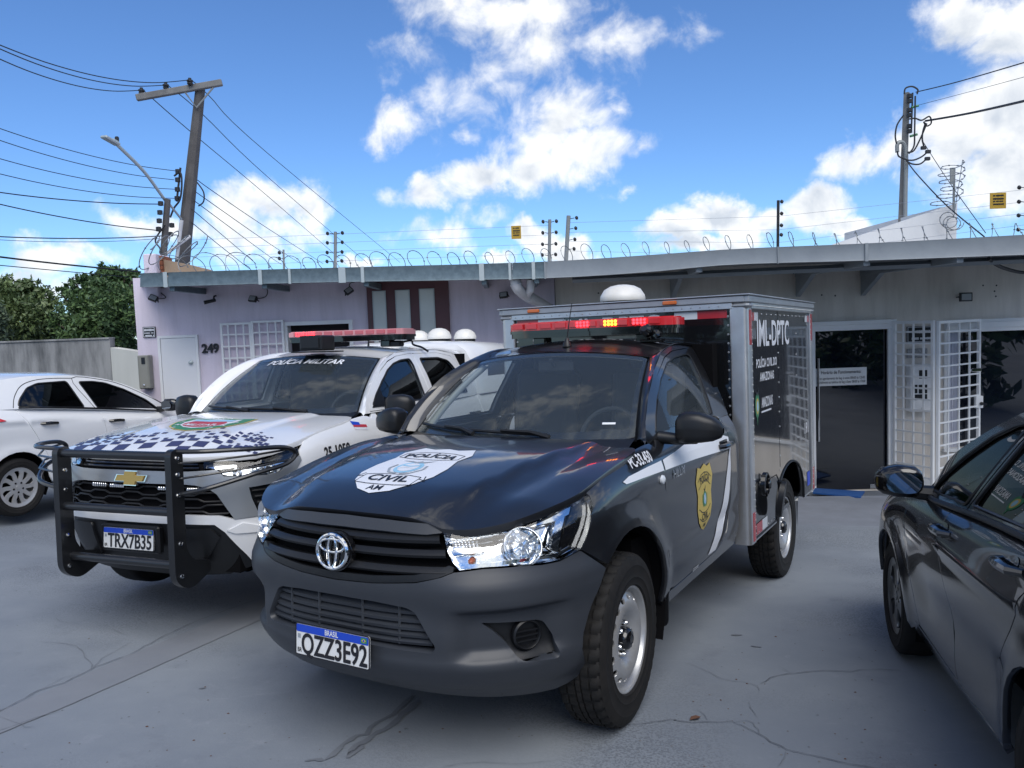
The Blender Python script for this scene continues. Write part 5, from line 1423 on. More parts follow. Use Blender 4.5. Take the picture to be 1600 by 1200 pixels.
  for (a, zc, r) in ((.72, 1.005, .030), (.93, 1.008, .036), (.83, 1.002, .022)):
   c = back(.045)(np.array([[a * s, zc]]))[0]; n = Vector((.9, .4 * s, 0)).normalized(); q = MB()
   q.lathe([(r, .02), (r * .9, .024), (r * .7, 0), (0, -.012)], 20, 0, Matrix.Translation(c) @ n.to_track_quat('Z', 'Y').to_matrix().to_4x4()); q.build('reflector', [M_lamp_chrome], h)
  patch('lens', S, mm(hl), M_lens, h, step=.03, off=.004)
  # doors
  fd = [(ax(-.495), 1.20), (ax(-.48), 1.05), (ax(-.495), .90), (ax(-.54), .62), (ax(-.565), .46), (ax(-1.0), .455), (ax(-1.52), .46), (ax(-1.52), 1.246), (ax(-.9), 1.246), (ax(-.55), 1.238)]
  rd = [(ax(-1.53), .46), (ax(-2.0), .46), (ax(-2.22), .50), (ax(-2.44), .72), (ax(-2.50), 1.0), (ax(-2.50), 1.252), (ax(-1.53), 1.246)]
  dr = {}
  for nm, poly, hx in (('front_door', fd, -1.40), ('rear_door', rd, -2.28)):
   dd = patch(nm, S, mm(poly), P, root, step=.06, thick=.03); dr[nm] = dd
   c = S(np.array([[ax(hx) * s, 1.09]]))[0]; hb = MB()
   hb.tube([(c[0] + .10, c[1] + .004 * s, c[2]), (c[0] + .075, c[1] + .03 * s, c[2]), (c[0] - .075, c[1] + .03 * s, c[2]), (c[0] - .10, c[1] + .004 * s, c[2])], [.012, .015, .015, .012], 8); hb.build('door_handle', [M_gloss_black], dd)
  sill = [(ax(-.585), .45), (ax(-.52), .385), (ax(-1.2), .375), (ax(-2.55), .39), (ax(-2.55), .60), (ax(-2.22), .49), (ax(-2.0), .45)]
  patch('sill', S, mm(sill), M_black_plastic, root, step=.06, thick=.03)
  bed = [(ax(-2.515), 1.0), (ax(-2.515), 1.245)] + [(ax(-4.35), 1.235), (ax(-4.35), .62), (ax(-3.62), .60)] + [(ax(-3.096 + .47 * cos(t)), .44 + .47 * sin(t)) for t in np.linspace(pi * 1.88, pi * 1.0, 1)] + [(ax(-3.096 + .49 * cos(t)), .44 + .49 * sin(t)) for t in np.linspace(radians(20), radians(165), 14)] + [(ax(-2.56), .50), (ax(-2.45), .74)]
  patch('bed_side', S, mm(bed), P, root, step=.07, thick=.03)
  # greenhouse side
  Sd = S1_side if s > 0 else S1_side_r
  fo = [(-.53, 1.25), (-.55, 1.32), (-.69, 1.44), (-.85, 1.54), (-1.03, 1.61), (-1.20, 1.648), (-1.43, 1.664), (-1.50, 1.664), (-1.512, 1.25)]
  fw = [(-.575, 1.285), (-.66, 1.365), (-.80, 1.46), (-.95, 1.54), (-1.10, 1.59), (-1.25, 1.615), (-1.405, 1.622), (-1.42, 1.58), (-1.40, 1.28)]
  ro = [(-1.53, 1.25), (-1.52, 1.664), (-2.0, 1.664), (-2.26, 1.63), (-2.36, 1.55), (-2.47, 1.25)]
  rw = [(-1.60, 1.285), (-1.60, 1.622), (-1.97, 1.620), (-2.14, 1.59), (-2.20, 1.53), (-2.30, 1.285)]
  outer = [(-.46, 1.235), (-.52, 1.335), (-.66, 1.455), (-.83, 1.56), (-1.02, 1.635), (-1.20, 1.675), (-1.45, 1.692), (-2.0, 1.692), (-2.30, 1.66), (-2.54, 1.60), (-2.54, 1.25), (-1.5, 1.25)]
  exp = lambda poly, k=.006: [(x + k * np.sign(x - np.mean([p[0] for p in poly])), z + k * np.sign(z - 1.45)) for x, z in poly]
  patch('cab_frame', Sd, outer, P, root, holes=[exp(fo), exp(ro)], step=.05, thick=.03, flip=s > 0)
  for nm, o_, w_, gm in (('front_door', fo, fw, M_glass_tint), ('rear_door', ro, rw, M_glass_dark)):
   wr = round_poly(w_, .025, 3)
   patch('door_frame', Sd, o_, P, dr[nm], holes=[wr], step=.04, thick=.03, flip=s > 0)
   patch('door_window', Sd, wr, gm, dr[nm], step=.06, off=-.012, flip=s > 0)
   q = MB(); Q = Sd(np.array(wr)); q.tube([Vector(v) for v in Q], .009, 5, 0, closed=True); q.build('window_seal', [M_black_plastic], dr[nm])
  tri = [(-.565, 1.272), (-.66, 1.37), (-.73, 1.42), (-.73, 1.272)]
  patch('mirror_base', Sd, tri, M_black_plastic, root, step=.04, off=.006, thick=.02, flip=s > 0)
  q = float(s)
  ws_e = S1_ws(np.array([(q, t) for t in np.linspace(0, 1, 16)])); rf = S1_roof(np.array([(x, q) for x in np.linspace(-1.01, -2.54, 18)]))
  A1 = resample(np.concatenate([ws_e, rf[1:]]), 56); B1 = resample(Sd(np.array([(x, z) for x, z in catmull([(-.43, 1.22)] + outer[:10], 6)])), 56)
  mid = (A1 + B1) * .5 + np.array([.012, .012 * s, .012]); m1 = A1 * .82 + B1 * .18 + np.array([.007, .005 * s, .009]); m2 = A1 * .18 + B1 * .82 + np.array([.006, .008 * s, .005])
  loft('roof_pillar', [A1, m1, mid, m2, B1] if s > 0 else [B1, m2, mid, m1, A1], P, root)
  # mirrors
  secs = []
  for (t, hw, hh, dz, dx_) in ((0, .02, .05, -.03, 0), (.05, .055, .085, -.008, .0), (.2, .068, .100, 0, .0), (.55, .066, .102, .002, -.004), (.85, .052, .090, .0, -.014), (.96, .036, .064, -.004, -.02), (1.0, .012, .03, -.006, -.024)):
   secs.append(((-.64 + dx_, s * (.90 + .225 * t), 1.265 + dz), (hw, 0, 0), (0, 0, hh), 3.2))
  C = superell_rings(secs, 22)
  if s < 0: C = [list(reversed(r)) for r in C]
  mr = loft('door_mirror', C, M_black_plastic, root)
  fm = MB(); fm.tube([(-.62, .82 * s, 1.20), (-.64, .92 * s, 1.19), (-.645, 1.02 * s, 1.19)], [.04, .034, .02], 10); fm.build('mirror_arm', [M_black_plastic], mr)
  # lettering on the wing
  arts = (lambda A: S(np.stack([b.a0 + b.xc + np.asarray(A, float)[:, 0], np.asarray(A, float)[:, 1]], 1))) if s > 0 else (lambda A: S(np.stack([-(b.a0 + b.xc - np.asarray(A, float)[:, 0]), np.asarray(A, float)[:, 1]], 1)))
  X = 1 if s > 0 else -1
  dn = Decal(arts); dn.text('25-1058', X * -.075, 1.032, .098, 0, .003, .010, .95, heavy=.026); dn.build('fleet_number', [M_black_decal], wings[s])
  df = Decal(arts); fx = X * .29; w_ = .085
  df.poly([(fx - w_, 1.145), (fx + w_ * .9, 1.128), (fx + w_ * .9, 1.182), (fx - w_ * 1.05, 1.205)], 0, .0025, step=.05); df.poly([(fx - w_, 1.163), (fx + w_ * .9, 1.146), (fx + w_ * .9, 1.165), (fx - w_, 1.184)], 1, .0035, step=.05)
  df.poly([(fx - w_ * 1.04 if X > 0 else fx + .0, 1.178), (fx - .0 if X > 0 else fx + w_ * .9, 1.168), (fx - .0 if X > 0 else fx + w_ * .9, 1.188), (fx - w_ * 1.05 if X > 0 else fx, 1.204)], 2, .0045, step=.05); df.build('state_flag', [M_white_decal, M_red_decal, M_blue_decal], wings[s])
  wl = MB(); n = 24; T = np.linspace(radians(-20), radians(205), n); ra = S1_ARCH[2] + .012
  A = [(S1_ARCH[0] + ra * cos(t), s * .88, S1_ARCH[1] + ra * sin(t)) for t in T]; B = [(p[0], s * .55, p[2]) for p in A]
  wl.add(A + B, [(i, i + 1, n + i + 1, n + i) for i in range(n - 1)], 0, True); wl.build('wheel_arch_liner', [M_shell], root)
 patch('roof', S1_roof, [(-1.0, -1), (-2.55, -1), (-2.55, 1), (-1.0, 1)], P, root, step=.06)
 W = [(-.985, .02), (-.985, .975), (-.93, .995), (.93, .995), (.985, .975), (.985, .02), (.93, .0), (-.93, .0)]
 ws = patch('windscreen', S1_ws, W, M_glass_clear, root, step=.06)
 inner = round_poly([(-.945, .10), (-.955, .955), (.955, .955), (.945, .10), (.5, .075), (-.5, .075)], .03, 2)
 patch('black_border', S1_ws, W, M_gloss_black, ws, holes=[inner], step=.05, off=-.004)
 tx = Decal(lambda A: S1_ws(np.stack([np.asarray(A, float)[:, 0] / .635, .855 + np.asarray(A, float)[:, 1] / .80], 1)))
 tx.text('POLÍCIA MILITAR', -.01, 0, .100, 0, .005, .010, .98, shear=.22, heavy=.016); tx.build('lettering', [M_white_decal], ws)
 cq = np.linspace(-1, 1, 31)
 hb_ = S1_hood(np.array([(-.275 - .03 * abs(q) ** 2, q * .76) for q in cq])) + np.array([.03, 0, -.022]); wb_ = S1_ws(np.array([(q * .99, .03) for q in cq])) + np.array([0, 0, -.010])
 loft('cowl', [hb_, (hb_ + wb_) / 2 - np.array([0, 0, .012]), wb_], M_black_plastic, root)
 for (q0, q1, s0, s1) in ((-.88, -.20, .075, .04), (-.30, .50, .06, .03)):
  wp = MB(); L = S1_ws(np.array([(q0 + (q1 - q0) * t, s0 + (s1 - s0) * t) for t in np.linspace(0, 1, 14)])) + np.array([.012, 0, .012])
  wp.tube(L, .009, 6); wp.tube([L[7] + np.array([.01, 0, .012]), L[-1] + np.array([.02, .02, -.01])], [.008, .014], 6); wp.build('wiper', [M_black_plastic], root)
 it = MB(); dx = np.linspace(-.68, .68, 9)
 def prof(y): return [(-.40 - .14 * abs(y / .68) ** 2.2, y, 1.20), (-.60, y, 1.225), (-.78, y, 1.215), (-.88, y, 1.14), (-.90, y, .8)]
 G = [prof(y) for y in dx]; it.add([p for r in G for p in r], [(i * 5 + j, i * 5 + j + 1, (i + 1) * 5 + j + 1, (i + 1) * 5 + j) for i in range(8) for j in range(4)], 0, True); it.build('dashboard', [M_interior], root)
 sw = MB(); Ms = Matrix.Translation((-.95, .38, 1.20)) @ Matrix.Rotation(radians(66), 4, 'Y')
 sw.tube([Ms @ Vector((.185 * cos(t), .185 * sin(t), 0)) for t in np.linspace(0, 2 * pi, 32, endpoint=False)], .014, 8, 0, closed=True); sw.box((0, 0, -.01), (.14, .18, .05), 0, .03, Ms); sw.box((0, 0, -.005), (.03, .36, .02), 0, .005, Ms); sw.tube([Ms @ Vector((0, 0, 0)), Ms @ Vector((0, 0, -.25))], .03, 8); sw.build('steering_wheel', [M_interior], root)
 for (x, y) in ((-1.28, .38), (-1.28, -.38), (-2.05, 0)):
  w = .50 if x > -2 else 1.25
  st = MB(); st.box((x, y, .98), (.5, w, .16), 0, .06); st.box((0, 0, 0), (.14, w - .02, .58), 0, .05, Matrix.Translation((x - .26, y, 1.28)) @ Matrix.Rotation(radians(-10), 4, 'Y'))
  if x > -2: st.box((0, 0, 0), (.10, .26, .17), 0, .04, Matrix.Translation((x - .33, y, 1.60)) @ Matrix.Rotation(radians(-8), 4, 'Y'))
  st.build('seat', [M_interior], root)
 mr = MB(); mr.box((-1.03, 0, 1.575), (.03, .24, .07), 0, .012); mr.box((-.99, .0, 1.60), (.08, .12, .08), 0, .03); mr.build('rear_view_mirror', [M_interior], root)
 # canopy over the bed with four domes
 prof_ = [(.86, 1.25), (.855, 1.40), (.80, 1.62), (.74, 1.735), (.66, 1.79), (.40, 1.815), (0, 1.822)]
 secs = []
 for x, k, dz in ((-2.56, .96, -.06), (-2.62, 1.0, -.035), (-3.4, 1.0, -.035), (-4.10, 1.0, -.055), (-4.24, .98, -.085), (-4.31, .95, -.13)):
  h = [(x + (.0 if z_ < 1.7 else .0), y * k, 1.25 + (z_ - 1.25 + dz * (z_ - 1.25) / .57)) for y, z_ in prof_]
  secs.append(h + [(p[0], -p[1], p[2]) for p in h[-2::-1]])
 n = len(secs[0]); V = [p for r in secs for p in r]; F = [(i * n + k, i * n + k + 1, (i + 1) * n + k + 1, (i + 1) * n + k) for i in range(len(secs) - 1) for k in range(n - 1)] + [tuple(range(n)), tuple(range((len(secs) - 1) * n, len(secs) * n))[::-1]]
 m = MB(); m.add(V, [q[::-1] for q in F], 0, True); cn = m.build('canopy', [P], root)
 for s in (1, -1):
  q = MB(); q.prism(round_poly([(-2.80, 1.36), (-4.0, 1.36), (-3.95, 1.58), (-2.86, 1.60)], .05), 0, .006, 0, Matrix(((1, 0, 0, 0), (0, -.27 * s * 0, s, .0), (0, 1, 0, 0), (0, 0, 0, 1))) @ Matrix.Translation((0, 0, .842))); q.build('canopy_window', [M_gloss_black], cn)
 for x in (-2.82, -3.48):
  for y in (.31, -.27):
   q = MB(); T = Matrix.Translation((x, y, 1.782)); q.lathe([(.115, -.02), (.115, .022)], 28, 1, T); q.lathe([(.124, .022), (.127, .030), (.124, .055), (.106, .094), (.07, .122), (.03, .133), (0, .135)], 32, 0, T); q.build('roof_dome', [M_dome_white, M_black_plastic], cn)
 light_bar(root, (-1.40, .14, 1.805), 1.16, .25, [('r', .08), ('r', .18)], tall=.078, swept=False, clear=True)
 sb = MB(); sb.box((-.96, .085, 1.775), (.20, .215, .125), 0, .010); sb.box((-.855, .085, 1.775), (.012, .17, .085), 0, .003); sb.box((-.96, .085, 1.703), (.26, .34, .012), 0, .003); sb.build('siren', [M_black_plastic], root)
 an = MB(); an.tube([(-1.75, .10, 1.74), (-1.76, .10, 1.80), (-1.80, .11, 2.0)], [.012, .006, .003], 6); an.build('aerial', [M_black_plastic], root)
 cb = MB(); cb.tube(catmull([(-1.42, .60, 1.76), (-1.52, .66, 1.78), (-1.60, .64, 1.745), (-1.70, .67, 1.72), (-1.75, .71, 1.68)], 5), .009, 6); cb.box((-1.40, .57, 1.755), (.08, .14, .05), 0, .01); cb.build('light_bar_cable', [M_black_plastic], root)
 # wheels
 wp_ = spoke_wheel(.385, .235, .24, 6, M_steel_silver, 'alloy')
 for x in (0, -3.096):
  for s in (1, -1): place_wheel(root, x, .80 * s, .385, s, wp_)
 Mp = Matrix.Translation((.985, 0, .592)) @ Matrix(((0, 0, 1, 0), (1, 0, 0, 0), (0, 1, 0, 0), (0, 0, 0, 1))) @ Matrix.Rotation(radians(-4), 4, 'X')
 number_plate(root, Mp, 'TRX7B35')
 pb = MB(); pb.box((.955, 0, .59), (.05, .46, .17), 0, .012); pb.build('plate_bracket', [M_black_plastic], root)
 # bull bar
 bb = MB(); yc = .05
 for s in (1, -1):
  y0 = yc + .435 * s
  pl = round_poly([(1.145, .40), (1.03, .33), (.86, .40), (.86, .47), (1.0, .50), (1.05, .58), (1.05, 1.165), (1.145, 1.165)], [.10, .06, .02, .02, .05, .04, .046, .046], 6)
  bb.prism(pl, -.022, .022, 0, Matrix.Translation((0, y0, 0)) @ Matrix(((1, 0, 0, 0), (0, 0, 1, 0), (0, 1, 0, 0), (0, 0, 0, 1))))
  L = catmull([(1.09, y0, 1.150), (1.04, .66 * s, 1.150), (.86, .84 * s, 1.145), (.66, .92 * s, 1.130), (.585, .945 * s, 1.085), (.65, .925 * s, 1.03), (.84, .84 * s, .995), (1.03, .66 * s, .935), (1.09, y0, .90)], 6)
  bb.tube(L, .014, 8)
  for (za, zb) in ((1.08, 1.115), (.99, 1.05)): bb.tube([(1.09, y0, za), (1.03, .66 * s, za + (zb - za) * .4), (.84, .845 * s, za + (zb - za) * .75), (.62, .93 * s, zb)], .007, 6)
  for z_ in (.43, .62, .90, 1.02, 1.115): bb.lathe([(.014, .022), (.012, .030), (0, .032)], 8, 1, Matrix.Translation((1.098, y0, z_)) @ Vector((0, 1, 0)).to_track_quat('Z', 'Y').to_matrix().to_4x4())
 for z_, x_ in ((1.125, 1.105), (.80, 1.10), (.485, 1.07)):
  bb.tube([(x_, yc - .435, z_), (x_, yc + .435, z_)], .026, 12)
 bb.build('bull_bar', [M_bar_black, M_chrome], root)
 M4 = R.to_4x4(); M4.translation = Vector((-2.0349003, 5.69662663, -0.26056))
 root.matrix_world = M4
 return root
M_silver_trim = mat('silver_bumper_paint', (.29, .31, .33), .34, metal=.3, coat=.3)
M_gold_badge = mat('gold_badge', (.62, .40, .12), .3, metal=.6)
M_bar_black = mat('black_powder_coat', (.012, .013, .015), .30, coat=.3)
# ------------------------------------------------------------------ the two cars at the edges of the picture
def build_car(sp):
 P = sp['paint']; root = empty('parked_car', label=sp['label'], cat='car')
 b = Belt(sp['zs'], sp['xf'], sp['w'], sp['n'], sp['xc'], lambda x, z: sp['wfn'](z), None, sp['zt'], sp.get('roll', (.16, .055)), sp['disp'], (sp['xcr'], sp['zs'], sp['xr'], 3.0))
 S = b; ax = lambda x: float(b.a_of_x(x)); zt = lambda x: float(sp['zt'](np.array([x]))[0])
 dx = np.array([p[0] for p in sp['drip']]); dz = np.array([p[1] for p in sp['drip']])
 L = np.concatenate([[0], np.cumsum(np.hypot(np.diff(dx), np.diff(dz)))]); L /= L[-1]; fx, fz = pchip(L, dx), pchip(L, dz)
 def yside(x, z):
  zb = sp['zt'](np.asarray(x, float)); h = z - zb
  return sp['yb'] - sp['tum'] * h - .22 * h * np.abs(h) - .10 * sstep(-.9, -.2, x) - .08 * sstep(sp['xtail'] + .9, sp['xtail'] + .1, x)
 def side(A):
  A = np.asarray(A, float); return np.stack([A[:, 0], yside(A[:, 0], A[:, 1]), A[:, 1]], 1)
 def side_r(A):
  Q = side(A); Q[:, 1] *= -1; return Q
 u_of_x = lambda x: float(np.interp(-x, -dx, L))
 def top(A):
  A = np.asarray(A, float); u, q = A[:, 0], A[:, 1]; x, z = fx(u), fz(u); k = 1 - np.abs(q) ** 2.4
  fr = sstep(.42, .0, u); re = sstep(.70, 1.0, u)
  return np.stack([x + k * (.24 * fr - .14 * re), q * yside(x, z), z + k * (.045 + .02 * fr)], 1)
 core = MB(); xe = sp['xtail']; zh = .86 * (zt(-.3))
 core.box(((xe + .25 + .45) / 2, 0, .46), (.45 - xe - .25, 1.14, .40)); core.box(((xe + .3 - .4) / 2, 0, .62), (-.4 - xe - .3, 1.30, .46)); core.build('chassis', [M_shell], root)
 hx = np.linspace(-.40, sp['xf'][-2] - .05, 12); hood = [(x, .0) for x in ()]
 def hoodS(A):
  A = np.asarray(A, float); x, y = A[:, 0], A[:, 1]; return np.stack([x, y, sp['zt'](x) + .045 * (1 - (np.abs(y) / .72) ** 2.2) - .0], 1)
 xh = sp['xhood']
 hp = [(xh, 0), (xh - .02, .30), (xh - .10, .52), (xh - .22, .64), (.25, .715), (-.30, .70), (-.44, .62), (-.36, .3), (-.32, 0)]; hp = hp + [(x, -y) for x, y in hp[-2:0:-1]]
 patch('hood', hoodS, hp, P, root, step=.06, thick=.03)
 A1, A2, ra = sp['arch'], sp['arch2'], sp['ra']
 arc = lambda c, a0, a1, n=14: [(ax(c[0] + ra * cos(t)), c[1] + ra * sin(t)) for t in np.linspace(a0, a1, n)]
 fd, bd, rd = sp['fd'], sp['bd'], sp['rd']     # seam polylines (x, z) from top to bottom
 parts = {}
 for s in (1, -1):
  mm = lambda poly: [(a * s, z) for a, z in poly]; X = lambda pl: [(ax(x), z) for x, z in pl]
  zs0 = .24
  wing = [(ax(x), zt(x) - .004) for x in np.linspace(sp['xhood'] - .12, fd[0][0] + .01, 12)] + X([(x + .005, z) for x, z in fd]) + [(ax(A1[0] - ra * .99), zs0)] + arc(A1, pi, 0.15) + [(ax(.52), .34), (ax(.60), .58)]
  parts['wing', s] = patch('front_wing', S, mm(wing), P, root, step=.05, thick=.025)
  d1 = X([(x - .005, z) for x, z in fd]) + X([(x + .004, z) for x, z in bd][::-1]) + [(ax(x), zt(x) - .002) for x in np.linspace(bd[0][0] + .004, fd[0][0] - .005, 6)]
  parts['front_door', s] = patch('front_door', S, mm(d1), P, root, step=.05, thick=.025)
  d2 = X([(x - .004, z) for x, z in bd]) + X([(x + .004, z) for x, z in rd][::-1]) + [(ax(x), zt(x) - .002) for x in np.linspace(rd[0][0] + .004, bd[0][0] - .004, 6)]
  parts['rear_door', s] = patch('rear_door', S, mm(d2), P, root, step=.05, thick=.025)
  # rear quarter with its arch
  rq = X([(x - .004, z) for x, z in rd]) + arc(A2, radians(8 + 0), pi - .1)[0:] + [(b.a1 + .10, .34), (b.a1 + .16, .60), (b.a1 + .10, .80), (b.a1 + .12, zt(sp['xcr']) - .02)] + [(ax(x), zt(x) - .002) for x in np.linspace(sp['xcr'] + .02, rd[0][0] - .004, 7)]
  parts['quarter', s] = patch('rear_quarter', S, mm(rq), P, root, step=.05, thick=.025)
  sill = [(ax(A1[0] - ra), zs0 - .005), (ax(A1[0] - ra), .20), (ax(A2[0] + ra), .20), (ax(A2[0] + ra), zs0 - .005)]
  sill = [(ax(fd[-1][0] + .12), fd[-1][1] - .008), (ax(fd[-1][0] + .14), .21), (ax(rd[-1][0] + .10), .22), (ax(rd[-1][0] + .05), rd[-1][1] - .008), (ax(bd[-1][0]), bd[-1][1] - .008)]
  patch('sill', S, mm(sill), sp.get('sillm', P), root, step=.06, thick=.03)
  for c in (A1, A2):
   wl = MB(); n = 20; T = np.linspace(radians(-25), radians(205), n); Q = [(c[0] + (ra + .008) * cos(t), s * (sp['yb'] - .02), c[1] + (ra + .008) * sin(t)) for t in T]; Q2 = [(p[0], s * .50, p[2]) for p in Q]
   wl.add(Q + Q2, [(i, i + 1, n + i + 1, n + i) for i in range(n - 1)], 0, True); wl.add([(c[0], s * .5, c[1])] + Q2, [(0, i + 1, i + 2) for i in range(n - 1)], 0); wl.build('wheel_arch_liner', [M_shell], root)
  Sd = side if s > 0 else side_r
  frame = [(float(x), float(z)) for x, z in zip(fx(np.linspace(0, 1, 44)), fz(np.linspace(0, 1, 44)))]
  xs_ = np.linspace(frame[-1][0], frame[0][0], 16); frame += [(x, zt(x)) for x in xs_[1:-1]]
  wins = [round_poly(w, .03, 3) for w in sp['wins']]
  patch('cabin_side', Sd, frame, P, root, holes=wins, step=.05, thick=.02, flip=s > 0)
  for w, nm in zip(wins, ('front_door', 'rear_door')):
   patch('door_window', Sd, w, sp['glass'], parts[nm, s], step=.06, off=-.010, flip=s > 0)
   q = MB(); Q = Sd(np.array(w)); q.tube([Vector(v) for v in Q], .008, 5, 0, closed=True); q.build('window_seal', [M_black_plastic], parts[nm, s])
  if sp.get('waist'):
   q = MB(); W = Sd(np.array([(x, zt(x) + sp['waist'][2]) for x in np.linspace(sp['waist'][0], sp['waist'][1], 24)])) + np.array([0, .006 * s, 0]); q.tube(W, .012, 6); q.build('waist_moulding', [sp['waist'][3]], root)
  # door seams of the cabin
  for pl in sp['seams']:
   d = Decal(Sd, flip=s > 0); d.line(catmull(pl, 4), .007, 0, .0012); d.build('door_seam', [M_shell], root)
  for (x, z), nm in zip(sp['handles'], ('front_door', 'rear_door')):
   c = S(np.array([[ax(x) * s, z]]))[0]; hb = MB(); hb.tube([(c[0] + .10, c[1] - .004 * s, c[2]), (c[0] + .07, c[1] + .030 * s, c[2]), (c[0], c[1] + .036 * s, c[2] + .002), (c[0] - .07, c[1] + .030 * s, c[2]), (c[0] - .10, c[1] - .004 * s, c[2])], [.012, .017, .018, .017, .012], 8)
   hb.build('door_handle', [sp['handle_m']], parts[nm, s])
   cup = Decal(lambda A: S(np.stack([np.asarray(A)[:, 0] * s, np.asarray(A)[:, 1]], 1))); cup.poly(circle(ax(x), z, .060, .032, 18), 0, .0012); cup.build('handle_cup', [sp['cup_m']], parts[nm, s])
  # mirror
  mx, mz = sp['mirror']; secs = []
  for (t, hw, hh, dz_, dx_) in ((0, .02, .03, -.02, 0), (.06, .05, .055, -.005, 0), (.2, .066, .072, 0, 0), (.55, .066, .074, .002, .004), (.85, .05, .06, .0, .016), (.97, .03, .036, -.004, .026), (1, .01, .012, -.004, .03)):
   secs.append(((mx + dx_ + .03, s * (sp['yb'] + sp.get('my', .045) + .215 * t), mz + dz_), (hw, 0, 0), (0, 0, hh * 1.08), 3.4))
  C = superell_rings(secs, 22)
  if s < 0: C = [list(reversed(r)) for r in C]
  mr = loft('door_mirror', C, sp['mirror_m'], root)
  q = MB(); q.tube([(mx - .0, s * (sp['yb'] - .05), mz - .055), (mx + .02, s * (sp['yb'] + .08), mz - .045)], [.04, .03], 8); q.build('mirror_arm', [M_black_plastic], mr)
  q = MB(); q.prism(smooth_poly([(-.080, -.045), (.055, -.055), (.085, -.02), (.085, .05), (-.06, .055)], 2), 0, .006, 0, Matrix.Translation((mx - .041, s * (sp['yb'] + sp.get('my', .045) + .105), mz)) @ Matrix(((0, 0, -1, 0), (-1 * s, 0, 0, 0), (0, 1, 0, 0), (0, 0, 0, 1)))); q.build('mirror_glass', [M_mirror_dark], mr)
  hl = [(.36, .60), (.62, .63), (.86, .72), (1.0, .80), (.95, .72), (.80, .62), (.55, .555)]
  patch('headlight', S, mm([(a * sp.get('hls', 1), z + sp.get('hlz', 0)) for a, z in hl]), M_lamp_chrome, root, step=.04, off=.004)
  tl = sp['tail']; patch('tail_lamp', S, mm([(b.a1 + da, z) for da, z in tl]), M_red_lens, root, step=.03, off=.008, thick=.01)
 nose = [(0, .82 * sp['nz']), (.35, .81 * sp['nz']), (.62, .80 * sp['nz']), (.80, .70), (.92, .55), (1.0, .36), (.8, .22), (0, .20)]
 nose = [(0, zt(sp['xhood']) - .02), (.4, zt(sp['xhood'] - .03) - .02), (.75, .70), (b.a_of_x(.62), .58), (b.a_of_x(.54), .34), (b.a_of_x(.60), .22), (0, .20)]; nose = [(float(a), float(z)) for a, z in nose]
 patch('front_bumper', S, nose + mirror(nose)[1:-1], P, root, step=.05, thick=.03)
 gr = [(0, .56), (.42, .55), (.36, .36), (0, .34)]; patch('grille', S, gr + mirror(gr)[1:-1], M_black_plastic, root, step=.06, off=.006, thick=.01)
 # tail, across both sides behind
 zc = zt(sp['xcr']) - .02; e = b.aend
 tailp = [(-.0, zc), (-.5, zc), (-(b.Lr[-1] - .12), zc), (-(b.Lr[-1] - .16), .60), (-(b.Lr[-1] - .10), .34), (-.4, .26), (0, .26)]
 for s in (1, -1): patch('tail_panel', S, [((e + a) * s, z) for a, z in tailp], P, root, step=.05, thick=.03)
 u1, u2, u3, u4 = (u_of_x(x) for x in sp['cuts'])
 patch('roof', top, [(u2, -1), (u3, -1), (u3, 1), (u2, 1)], P, root, step=.04)
 patch('windscreen', top, [(.012, -.92), (u2 - .004, -.90), (u2 - .004, .90), (.012, .92)], sp['wsglass'], root, step=.05)
 patch('rear_screen', top, [(u3 + .004, -.88), (u4, -.86), (u4, .86), (u3 + .004, .88)], M_glass_dark, root, step=.05)
 for s in (1, -1):
  patch('front_pillar', top, [(.0, .92 * s), (u2, .90 * s), (u2, 1.0 * s), (0, 1.0 * s)], P, root, step=.03)
  patch('rear_pillar', top, [(u3, .88 * s), (u4, .86 * s), (1, .86 * s), (1, 1.0 * s), (u3, 1.0 * s)], P, root, step=.03)
 patch('tailgate', top, [(u4 + .004, -.86), (1, -.86), (1, .86), (u4 + .004, .86)], P, root, step=.05)
 if sp.get('boot'):
  x0 = sp['drip'][-1][0]
  bs = lambda A: np.stack([np.asarray(A)[:, 0], np.asarray(A)[:, 1], sp['zt'](np.asarray(A)[:, 0]) + .05 * (1 - (np.abs(np.asarray(A)[:, 1]) / .7) ** 2.2)], 1)
  patch('boot_lid', bs, [(x0 + .1, -.66), (sp['xtail'] + .06, -.58), (sp['xtail'] + .02, 0), (sp['xtail'] + .06, .58), (x0 + .1, .66)], P, root, step=.06, thick=.02)
 it = MB()
 for (x, y) in ((-1.35, .36), (-1.35, -.36), (-2.2, 0)):
  w = .5 if x > -2 else 1.2; it.box((x, y, .66), (.5, w, .18), 0, .06); it.box((0, 0, 0), (.14, w - .02, .58), 0, .05, Matrix.Translation((x - .26, y, .94)) @ Matrix.Rotation(radians(-12), 4, 'Y'));
  if x > -2: it.box((x - .36, y, 1.27), (.09, .24, .16), 0, .04)
 it.build('seats', [M_interior], root); it = MB(); it.box((-.62, 0, .88), (.5, 1.25, .16), 0, .05); it.build('dashboard', [M_interior], root)
 for (x, c) in ((0, A1), (sp['wb'], A2)):
  for s in (1, -1): place_wheel(root, x, sp['ytrack'] * s, sp['R'], s, sp['wheel'])
 M4 = Matrix(sp['Rm']).to_4x4(); M4.translation = Vector(sp['t']); root.matrix_world = M4
 return root
